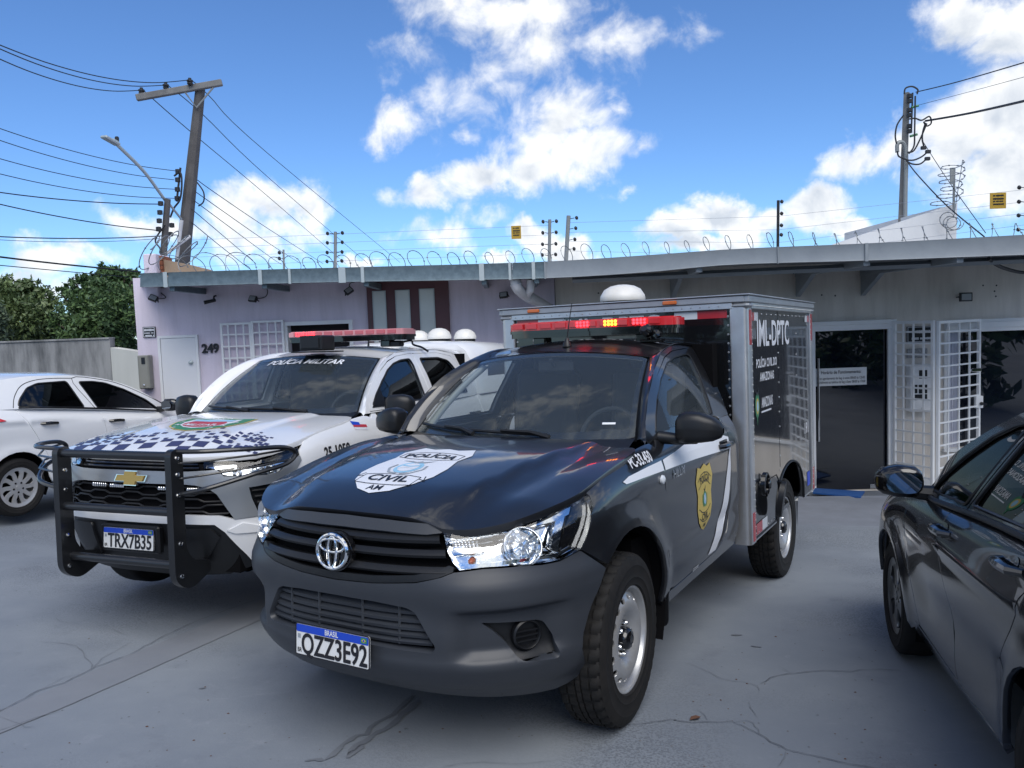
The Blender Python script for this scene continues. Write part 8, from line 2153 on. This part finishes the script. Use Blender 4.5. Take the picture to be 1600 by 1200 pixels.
def wire(pts, label, r=.010, group=None, mt=None, sag=0.0):
 """pts: (px, py, distance)"""
 P = [at_y(*p) for p in pts]
 if len(P) == 2 and sag: m = (P[0] + P[1]) / 2; m.z -= sag; P = [P[0], P[0].lerp(m, .5) - Vector((0, 0, sag * .25)), m, P[1].lerp(m, .5) - Vector((0, 0, sag * .25)), P[1]]
 mb = MB(); mb.tube(catmull(P, 6) if len(P) > 2 else P, r * .72, 5); o = mb.build('power_line', [mt or M_wire]); tag(o, label, 'power line', group); return o
def build_poles():
 Y = 16.0
 # left concrete pole with crossarm
 root = empty('utility_pole', at_y(283, 440, Y), label='tall dark concrete utility pole with a tilted crossarm at upper left', cat='utility pole'); off = Vector(root.location)
 def P(o): o.location = -off; return o
 mb = MB(); a, b = at_y(313, 139, Y), at_y(279, 470, Y); d = (b - a); b = b + d * .9
 mb.tube([b, a], [.26, .115], 8, flat=.8); P(mb.build('pole', [M_concrete_pole], root))
 mb = MB(); p, q = at_y(213, 153, Y - .35), at_y(347, 129, Y - .05); L = (q - p).length; T = Matrix.Translation((p + q) / 2) @ (q - p).to_track_quat('X', 'Z').to_matrix().to_4x4(); mb.box((0, 0, 0), (L, .10, .12), 0, .012, T)
 for k in range(9): mb.lathe([(.018, -.056), (.018, -.051), (0, -.051)], 8, 1, T @ Matrix.Translation((-L * .42 + L * .1 * k, 0, 0)) @ Matrix.Rotation(pi / 2, 4, 'X'))
 arm = P(mb.build('crossarm', [M_pole_light, M_lamp_black], root))
 mb = MB(); mb.tube([at_y(289, 144, Y - .2), at_y(307, 168, Y - .15), at_y(333, 137, Y - .1)], .018, 6); P(mb.build('brace', [M_zinc_post], root))
 for x, y in ((221.5, 147), (259.5, 139), (297, 132)):
  q = at_y(x, y, Y - .25); mb = MB(); mb.lathe([(.02, 0), (.055, .03), (.055, .05), (.04, .055), (.06, .075), (.06, .10), (.03, .115), (.03, .14), (0, .14)], 14, 0, Matrix.Translation(q - Vector((0, 0, .02)))); P(mb.build('insulator', [M_insul], root))
 mb = MB()
 for k, yy in enumerate((268, 281, 296, 310, 352, 366)):
  q = at_y(278 - (2 * k if k > 3 else 0) - .4 * k, yy, Y - .22); mb.lathe([(0, -.05), (.05, -.04), (.05, .04), (0, .05)], 10, 0, Matrix.Translation(q))
 mb.tube([at_y(282, 262, Y - .22), at_y(276, 315, Y - .22)], .02, 6); P(mb.build('line_rack', [M_insul], root))
 mb = MB(); mb.tube(catmull([at_y(x, y, Y - .25) for x, y in ((272, 275), (282, 270), (284, 290), (281, 312), (272, 325), (266, 340))], 5), .018, 6); mb.tube(catmull([at_y(x, y, Y - .25) for x, y in ((308, 285), (318, 300), (318, 315), (310, 322))], 5), .014, 6); P(mb.build('jumper_cable', [M_wire], root))
 mb = MB(); mb.tube([at_y(284, 344, Y - .4), at_y(276, 405, Y - .4)], .035, 8); mb.tube([at_y(258, 398, Y - .6), at_y(297, 369, Y - .3)], .030, 8); P(mb.build('conduit', [M_pvc], root))
 # street lamp on its own slim post
 Y2 = 14.0
 root = empty('street_lamp', at_y(254, 440, Y2), label='street lamp on a slim post with a long slanting arm at upper left', cat='street lamp'); off = Vector(root.location)
 mb = MB(); a, b = at_y(262, 311, Y2), at_y(253, 430, Y2); mb.tube([b + (b - a) * 1.3, a], [.075, .055], 8); o = mb.build('post', [M_concrete_pole], root); o.location = -off
 mb = MB(); mb.tube(catmull([at_y(263, 318, Y2), at_y(256, 310, Y2), at_y(225, 268, Y2 - .6), at_y(187, 230, Y2 - 1.2), at_y(181, 224, Y2 - 1.3)], 5), .028, 8); mb.tube([at_y(264, 318, Y2), at_y(283, 342, Y2 + 1.0)], .022, 6); o = mb.build('arm', [M_strap], root); o.location = -off
 mb = MB(); p, q = at_y(161, 213, Y2 - 1.6), at_y(184, 226, Y2 - 1.3); T = Matrix.Translation((p + q) / 2) @ (q - p).to_track_quat('X', 'Z').to_matrix().to_4x4(); L = (q - p).length; mb.box((0, 0, 0), (L, .12, .045), 0, .015, T); mb.box((L * .25, 0, .02), (L * .4, .09, .05), 0, .015, T); o = mb.build('lamp_head', [M_strap], root); o.location = -off
 mb = MB(); mb.lathe([(.03, 0), (.032, .06), (.02, .075), (0, .075)], 12, 0, Matrix.Translation(at_y(183, 221, Y2 - 1.3))); o = mb.build('photocell', [M_insul], root); o.location = -off
 mb = MB()
 for yy in (318, 332, 345, 358): mb.lathe([(0, -.045), (.045, -.035), (.045, .035), (0, .045)], 10, 0, Matrix.Translation(at_y(251 - (yy - 318) * .08, yy, Y2 - .1)))
 mb.tube(catmull([at_y(x, y, Y2 - .1) for x, y in ((258, 352), (246, 368), (243, 378), (250, 388), (254, 400))], 5), .014, 6); o = mb.build('line_rack', [M_insul], root); o.location = -off
 # right pole
 Y3 = 14.0
 root = empty('utility_pole', at_y(1410, 400, Y3), label='slim grey service pole with looping cables above the beige building', cat='utility pole'); off = Vector(root.location)
 mb = MB(); a, b = at_y(1417, 145, Y3), at_y(1408, 380, Y3); mb.tube([b + (b - a) * .9, a], [.085, .055], 4); o = mb.build('pole', [M_pole_light], root); o.location = -off
 mb = MB(); mb.tube(catmull([at_y(x, y, Y3 - .1) for x, y in ((1402, 238), (1402, 226), (1407, 222), (1413, 226), (1416, 245), (1415, 300), (1414, 385))], 5), .035, 8); o = mb.build('conduit', [M_zinc_post], root); o.location = -off
 mb = MB()
 for yy in (150, 158, 172, 180, 197, 205): mb.lathe([(0, -.04), (.045, -.03), (.045, .03), (0, .04)], 10, 0, Matrix.Translation(at_y(1421, yy, Y3 - .1)))
 for x, y in ((1443, 231), (1450, 237), (1449, 248)): mb.box(at_y(x, y, Y3 - .2), (.09, .05, .06), 0, .01)
 for x, y in ((1429, 166), (1427, 211)): mb.tube([at_y(x - 5, y + 2, Y3 - .1), at_y(x + 6, y - 1, Y3 - .1)], .022, 6, 1)
 mb.tube([at_y(1426, 145, Y3 - .1), at_y(1424, 205, Y3 - .1)], .014, 6); o = mb.build('line_rack', [M_insul, M_green_decal], root); o.location = -off
 mb = MB()
 for c in (((1413, 147), (1415, 138), (1425, 135), (1434, 140), (1433, 147)), ((1420, 186), (1430, 185), (1440, 188), (1452, 182), (1455, 192), (1448, 197), (1443, 190)), ((1446, 192), (1442, 205), (1441, 218), (1444, 230)), ((1448, 193), (1440, 212), (1428, 235), (1418, 238)), ((1450, 237), (1440, 245), (1428, 250), (1416, 250)), ((1449, 247), (1438, 256), (1425, 256), (1416, 251)), ((1402, 236), (1404, 244), (1412, 248), (1418, 250)), ((1412, 180), (1402, 195), (1399, 212), (1401, 225)), ((1420, 240), (1428, 228), (1429, 205), (1430, 150))):
  mb.tube(catmull([at_y(x, y, Y3 - .2) for x, y in c], 5), .014, 5)
 o = mb.build('jumper_cable', [M_wire], root); o.location = -off
 # wires
 g1, g2 = 'power lines from the left pole towards the left', 'power lines running down behind the lilac roof'
 for a, b, s in (((-60, 46, 9.5), (296, 125, 15.75), .25), ((-60, 50, 9.5), (259, 133, 15.7), .22), ((-60, 65, 9.5), (221, 141, 15.6), .2)): wire([a, b], 'high black power line sloping from the top left to the crossarm', .011, 'high power lines left of the crossarm', sag=s)
 for a, b in (((-60, 180, 11), (282, 268, 15.8)), ((-60, 199, 11), (272, 281, 15.8)), ((-60, 231, 11), (278, 296, 15.8)), ((-60, 257, 11), (282, 310, 15.8))): wire([a, b], 'thin middle power line running from the left edge to the utility pole', .009, g1, sag=.12)
 for a, b, r in (((-60, 292, 11), (250, 319, 13.9), .012), ((-60, 305, 11), (246, 360, 13.9), .012), ((-60, 367, 12), (276, 367, 15.7), .013), ((-60, 371, 12), (248, 373, 14), .006)): wire([a, b], 'lower black cable running from the left edge to the street lamp post', r, 'lower cables at the left edge', sag=.06)
 wire([(-60, 394, 11.5), (80, 411, 13), (220, 425, 14.5)], 'thick dark cable crossing in front of the trees behind the grey wall', .020, 'cables before the trees'); wire([(-60, 409, 11.5), (80, 422, 13), (200, 433, 15)], 'thin dark cable crossing just below the thick one before the trees', .010, 'cables before the trees')
 for pts in (((225, 142, 15.7), (297, 205, 18), (420, 308, 26), (540, 412, 40)), ((263, 134, 15.7), (318, 180, 18), (420, 278, 25), (575, 412, 42)), ((301, 127, 15.8), (326, 149, 17), (420, 241, 24), (625, 410, 44))): wire(list(pts), 'long black power line dropping from the crossarm behind the lilac roof', .013, g2)
 for pts in (((300, 274, 15.9), (330, 297, 17), (420, 358, 23), (505, 412, 34)), ((306, 300, 15.9), (420, 380, 24), (470, 412, 34)), ((304, 314, 15.9), (420, 400, 26), (440, 413, 30)), ((300, 327, 15.9), (400, 412, 26)), ((300, 348, 15.9), (345, 385, 19), (390, 420, 24))): wire(list(pts), 'lower black power line running from the pole down to the lilac roof', .012, 'lower power lines right of the left pole')
 wire([(1431, 144, 13.9), (1500, 127, 12.5), (1660, 80, 9)], 'black power line leaving the top of the right pole', .012); wire([(1436, 164, 13.9), (1520, 142, 12), (1660, 104, 9)], 'hair thin cable between the two black lines of the right pole', .005); wire([(1446, 189, 13.8), (1520, 176, 12), (1660, 144, 9)], 'thick twisted cable leaving the right pole to the right edge', .024)
 wire([(1417, 252, 13.8), (1435, 275, 13), (1480, 322, 12), (1538, 370, 10.9)], 'black cable drooping from the right pole to the roof', .014); wire([(1440, 218, 13.8), (1480, 280, 12.8), (1540, 364, 10.9)], 'thin straight cable from the right pole to the roof edge', .008)

# ------------------------------------------------------------------ trees and the wall at the left
def leaf_mat(name, c1, c2, c3):
 m, nt, b = nodes_mat(name); L = nt.links.new; at = nt.nodes.new('ShaderNodeAttribute'); at.attribute_name = 'shade'
 r = nt.nodes.new('ShaderNodeValToRGB'); L(at.outputs['Fac'], r.inputs['Fac']); e = r.color_ramp.elements; e[0].color = (*c1, 1); e[1].color = (*c3, 1); x = r.color_ramp.elements.new(.5); x.color = (*c2, 1)
 L(r.outputs[0], b.inputs['Base Color']); b.inputs['Roughness'].default_value = .5; b.inputs['Specular IOR Level'].default_value = .4
 return m
M_leaf_a = leaf_mat('olive_foliage', (.040, .060, .026), (.075, .115, .042), (.14, .19, .07))
M_leaf_b = leaf_mat('green_foliage', (.036, .068, .030), (.070, .125, .048), (.15, .24, .075))
M_leaf_c = leaf_mat('grey_green_foliage', (.05, .075, .045), (.085, .12, .07), (.13, .17, .10))
M_bark = mat('bark', (.075, .058, .045), .9, noise=(8, .8, (.04, .032, .026)), bump=(30, .5, .01))
def crown(lobes, n, size, seed, flat=.6):
 r_ = np.random.default_rng(seed); V = []; F = []; sh = []
 w = np.array([l[3] ** 2 for l in lobes]); w = w / w.sum(); cnt = r_.multinomial(n, w)
 for (x, y, z, R_), k in zip(lobes, cnt):
  tone = r_.uniform(-.18, .18)
  # small twig clumps inside the lobe
  nc = max(4, int(k / 22)); d = r_.normal(size=(nc, 3)); d /= np.linalg.norm(d, axis=1, keepdims=True); cc = np.array([x, y, z]) + d * R_ * (r_.uniform(.35, 1.05, (nc, 1))) * np.array([1, 1, .82]); ct = r_.uniform(-.22, .22, nc)
  idx = r_.integers(0, nc, k); p = cc[idx] + r_.normal(size=(k, 3)) * R_ * .13; s = size * r_.uniform(.6, 1.3, k)
  nn = r_.normal(size=(k, 3)) + np.array([0, 0, flat]) ; nn /= np.linalg.norm(nn, axis=1, keepdims=True); t = np.cross(nn, r_.normal(size=(k, 3))); t /= np.linalg.norm(t, axis=1, keepdims=True); bt = np.cross(nn, t)
  b0 = len(V)
  for i in range(k):
   a, b_ = t[i] * s[i], bt[i] * s[i] * .42; q = p[i]
   V += [q - a * .5, q + b_ * .55, q + a * .6, q - b_ * .55]; j = b0 + 4 * i; F.append((j, j + 1, j + 2, j + 3)); sh += [float(np.clip(.5 + tone + ct[idx[i]] + r_.normal() * .13, 0, 1))] * 4
 return V, F, sh
def tree(name, base, h, lobes, n, size, seed, mt, label, group=None, trunk_r=.16):
 root = empty(name, base, label=label, cat='tree', group=group)
 V, F, sh = crown(lobes, n, size, seed); o = new_mesh('crown', V, F, mt, root, False)
 a = o.data.attributes.new('shade', 'FLOAT', 'POINT'); a.data.foreach_set('value', sh)
 mb = MB(); mb.tube([(0, 0, -.2), (.05, .03, h * .2), (-.04, .0, h * .42)], [trunk_r, trunk_r * .8, trunk_r * .6], 8)
 for (x, y, z, R_) in lobes: mb.tube(catmull([(-.04 * .5, 0, h * .30), (x * .45, y * .45, (z + h * .34) * .5), (x, y, z)], 4), [trunk_r * .5 * (1 - .85 * i / 8) for i in range(9)], 6)
 mb.build('trunk', [M_bark], root); return root
def build_left_side():
 Y = 12.0
 z_ = lambda x, y, YY=Y: at_y(x, y, YY).z
 # boundary wall: stained grey run and cream end piece
 mb = MB(); a, b = at_y(-160, 541, Y), at_y(172, 544, Y); zb = float(gz(-6, 11)) - .3
 mb.box(((a.x + b.x) / 2, Y + .08, (a.z + zb) / 2 - .01), (b.x - a.x, .16, a.z - zb), 0, .006); mb.box(((a.x + b.x) / 2, Y + .08, a.z + .012 - .01), (b.x - a.x, .20, .03), 0, .006); tag(mb.build('boundary_wall', [M_grey_wall]), 'streaky weathered grey wall behind the white hatchback at the left edge', 'wall')
 c, d = at_y(173, 543, Y), at_y(206, 549, Y - .9); mb = MB(); pts = [(c.x, c.z), (d.x + .4, d.z - .02), (d.x + .4, zb), (c.x, zb)]
 V = [(c.x + .004, Y - .02, c.z), (d.x + .25, Y - 1.0, d.z - .03), (d.x + .25, Y - 1.0, zb), (c.x + .004, Y - .02, zb)]; V2 = [(x + .05, y + .15, z) for x, y, z in V]
 mb.add(V + V2, [(0, 3, 2, 1), (4, 5, 6, 7), (0, 1, 5, 4), (1, 2, 6, 5), (0, 4, 7, 3)]); tag(mb.build('boundary_wall', [M_cream_wall]), 'short clean cream wall between the grey wall and the lilac house', 'wall')
 # trees beyond it
 def L(pts, YY, base):
  out = []
  for x, y, r, dy in pts: q = at_y(x, y, YY + dy); out.append((q.x - base.x, q.y - base.y, q.z - base.z, r * (YY) / FPX))
  return out
 b1 = Vector((at_y(30, 560, 19).x, 19, float(gz(-14, 11)))); b2 = Vector((at_y(165, 560, 18).x, 18, float(gz(-10, 11)))); b3 = Vector((at_y(-55, 560, 17).x, 17, float(gz(-14, 11))))
 tree('broadleaf_tree', b1, 4.6, L([(10, 470, 38, 0), (45, 470, 34, .4), (68, 485, 26, 0), (30, 505, 45, -.6), (-20, 480, 45, .5), (75, 520, 30, .2), (0, 530, 40, 0), (55, 535, 36, .3), (48, 455, 20, 0), (100, 535, 25, .5), (20, 450, 20, .5), (62, 462, 14, 0), (0, 448, 18, .4)], 19, b1), 22000, .112, 11, M_leaf_a, 'rounded olive green tree above the grey wall at the far left')
 tree('broadleaf_tree', b2, 4.6, L([(165, 450, 36, 0), (190, 445, 32, .3), (140, 468, 30, 0), (120, 480, 26, .2), (185, 480, 42, -.4), (150, 505, 42, 0), (115, 520, 30, .3), (205, 510, 36, 0), (175, 425, 16, 0), (205, 440, 24, .6), (110, 455, 14, 0), (95, 500, 18, .3), (170, 535, 40, 0), (125, 535, 30, 0), (175, 418, 9, 0), (160, 425, 10, .2), (95, 458, 8, 0), (118, 440, 11, 0), (212, 470, 26, .2), (135, 440, 14, .2)] + [(x, y, 7, .1) for x, y in ((150, 432), (185, 420), (198, 425), (142, 447), (128, 458), (104, 470), (93, 484), (100, 452), (112, 443), (161, 416), (210, 428), (88, 505), (120, 448))], 18, b2), 21000, .105, 12, M_leaf_b, 'loose bright green tree above the wall next to the lilac house')
 tree('broadleaf_tree', b3, 4.0, L([(-20, 495, 28, 0), (-35, 520, 40, 0), (-15, 530, 22, 0), (-50, 490, 40, 0)], 17, b3), 6000, .12, 13, M_leaf_c, 'pale grey green bush cut by the left edge above the wall')
def build_street_behind():
 """trees and wall across the street behind the viewer, and a hedge added to darken reflections"""
 r_ = random.Random(9); lobes = []
 for i in range(26):
  x = -24 + i * 1.95 + r_.uniform(-.6, .6); lobes += [(x, -15 + r_.uniform(-1.5, 1.5), 2.6 + r_.uniform(-.6, 1.0), 1.6), (x + .8, -16 + r_.uniform(-1, 1), 4.0 + r_.uniform(-.8, 1.0), 1.3)]
 for i in range(12):  # unseen hedge at the right, added to darken what glass and paint mirror
  y = -9 + i * 1.25 + r_.uniform(-.3, .3); x = 8.2 + .10 * i + r_.uniform(-.4, .4)
  for z_, R_ in ((.5, 1.1), (1.8, 1.15), (3.0, 1.0)): lobes.append((x + z_ * .35 + r_.uniform(-.3, .3), y + r_.uniform(-.4, .4), z_ - .3, R_))
 V, F, sh = crown(lobes, 26000, .36, 31); o = new_mesh('street_trees_added_hedge', V, F, M_leaf_b, None, False); a = o.data.attributes.new('shade', 'FLOAT', 'POINT'); a.data.foreach_set('value', sh); tag(o, kind='stuff')
 tag(o, 'dark mass of street trees and an added unseen hedge mirrored in the glass door', 'trees')
 mb = MB(); mb.box((0, -17.8, 1.4), (60, .2, 1.6), 0, .01); tag(mb.build('street_wall', [M_grey_wall]), 'long grey wall across the street mirrored in the glass', 'wall')
# ------------------------------------------------------------------ put the scene together
build_ground(); build_lilac(); build_beige(); build_fittings(); build_canopy(); build_roof_things(); build_poles(); build_left_side(); build_street_behind()
build_hilux(); build_s10(); build_hatchback(); build_sedan(); build_person()
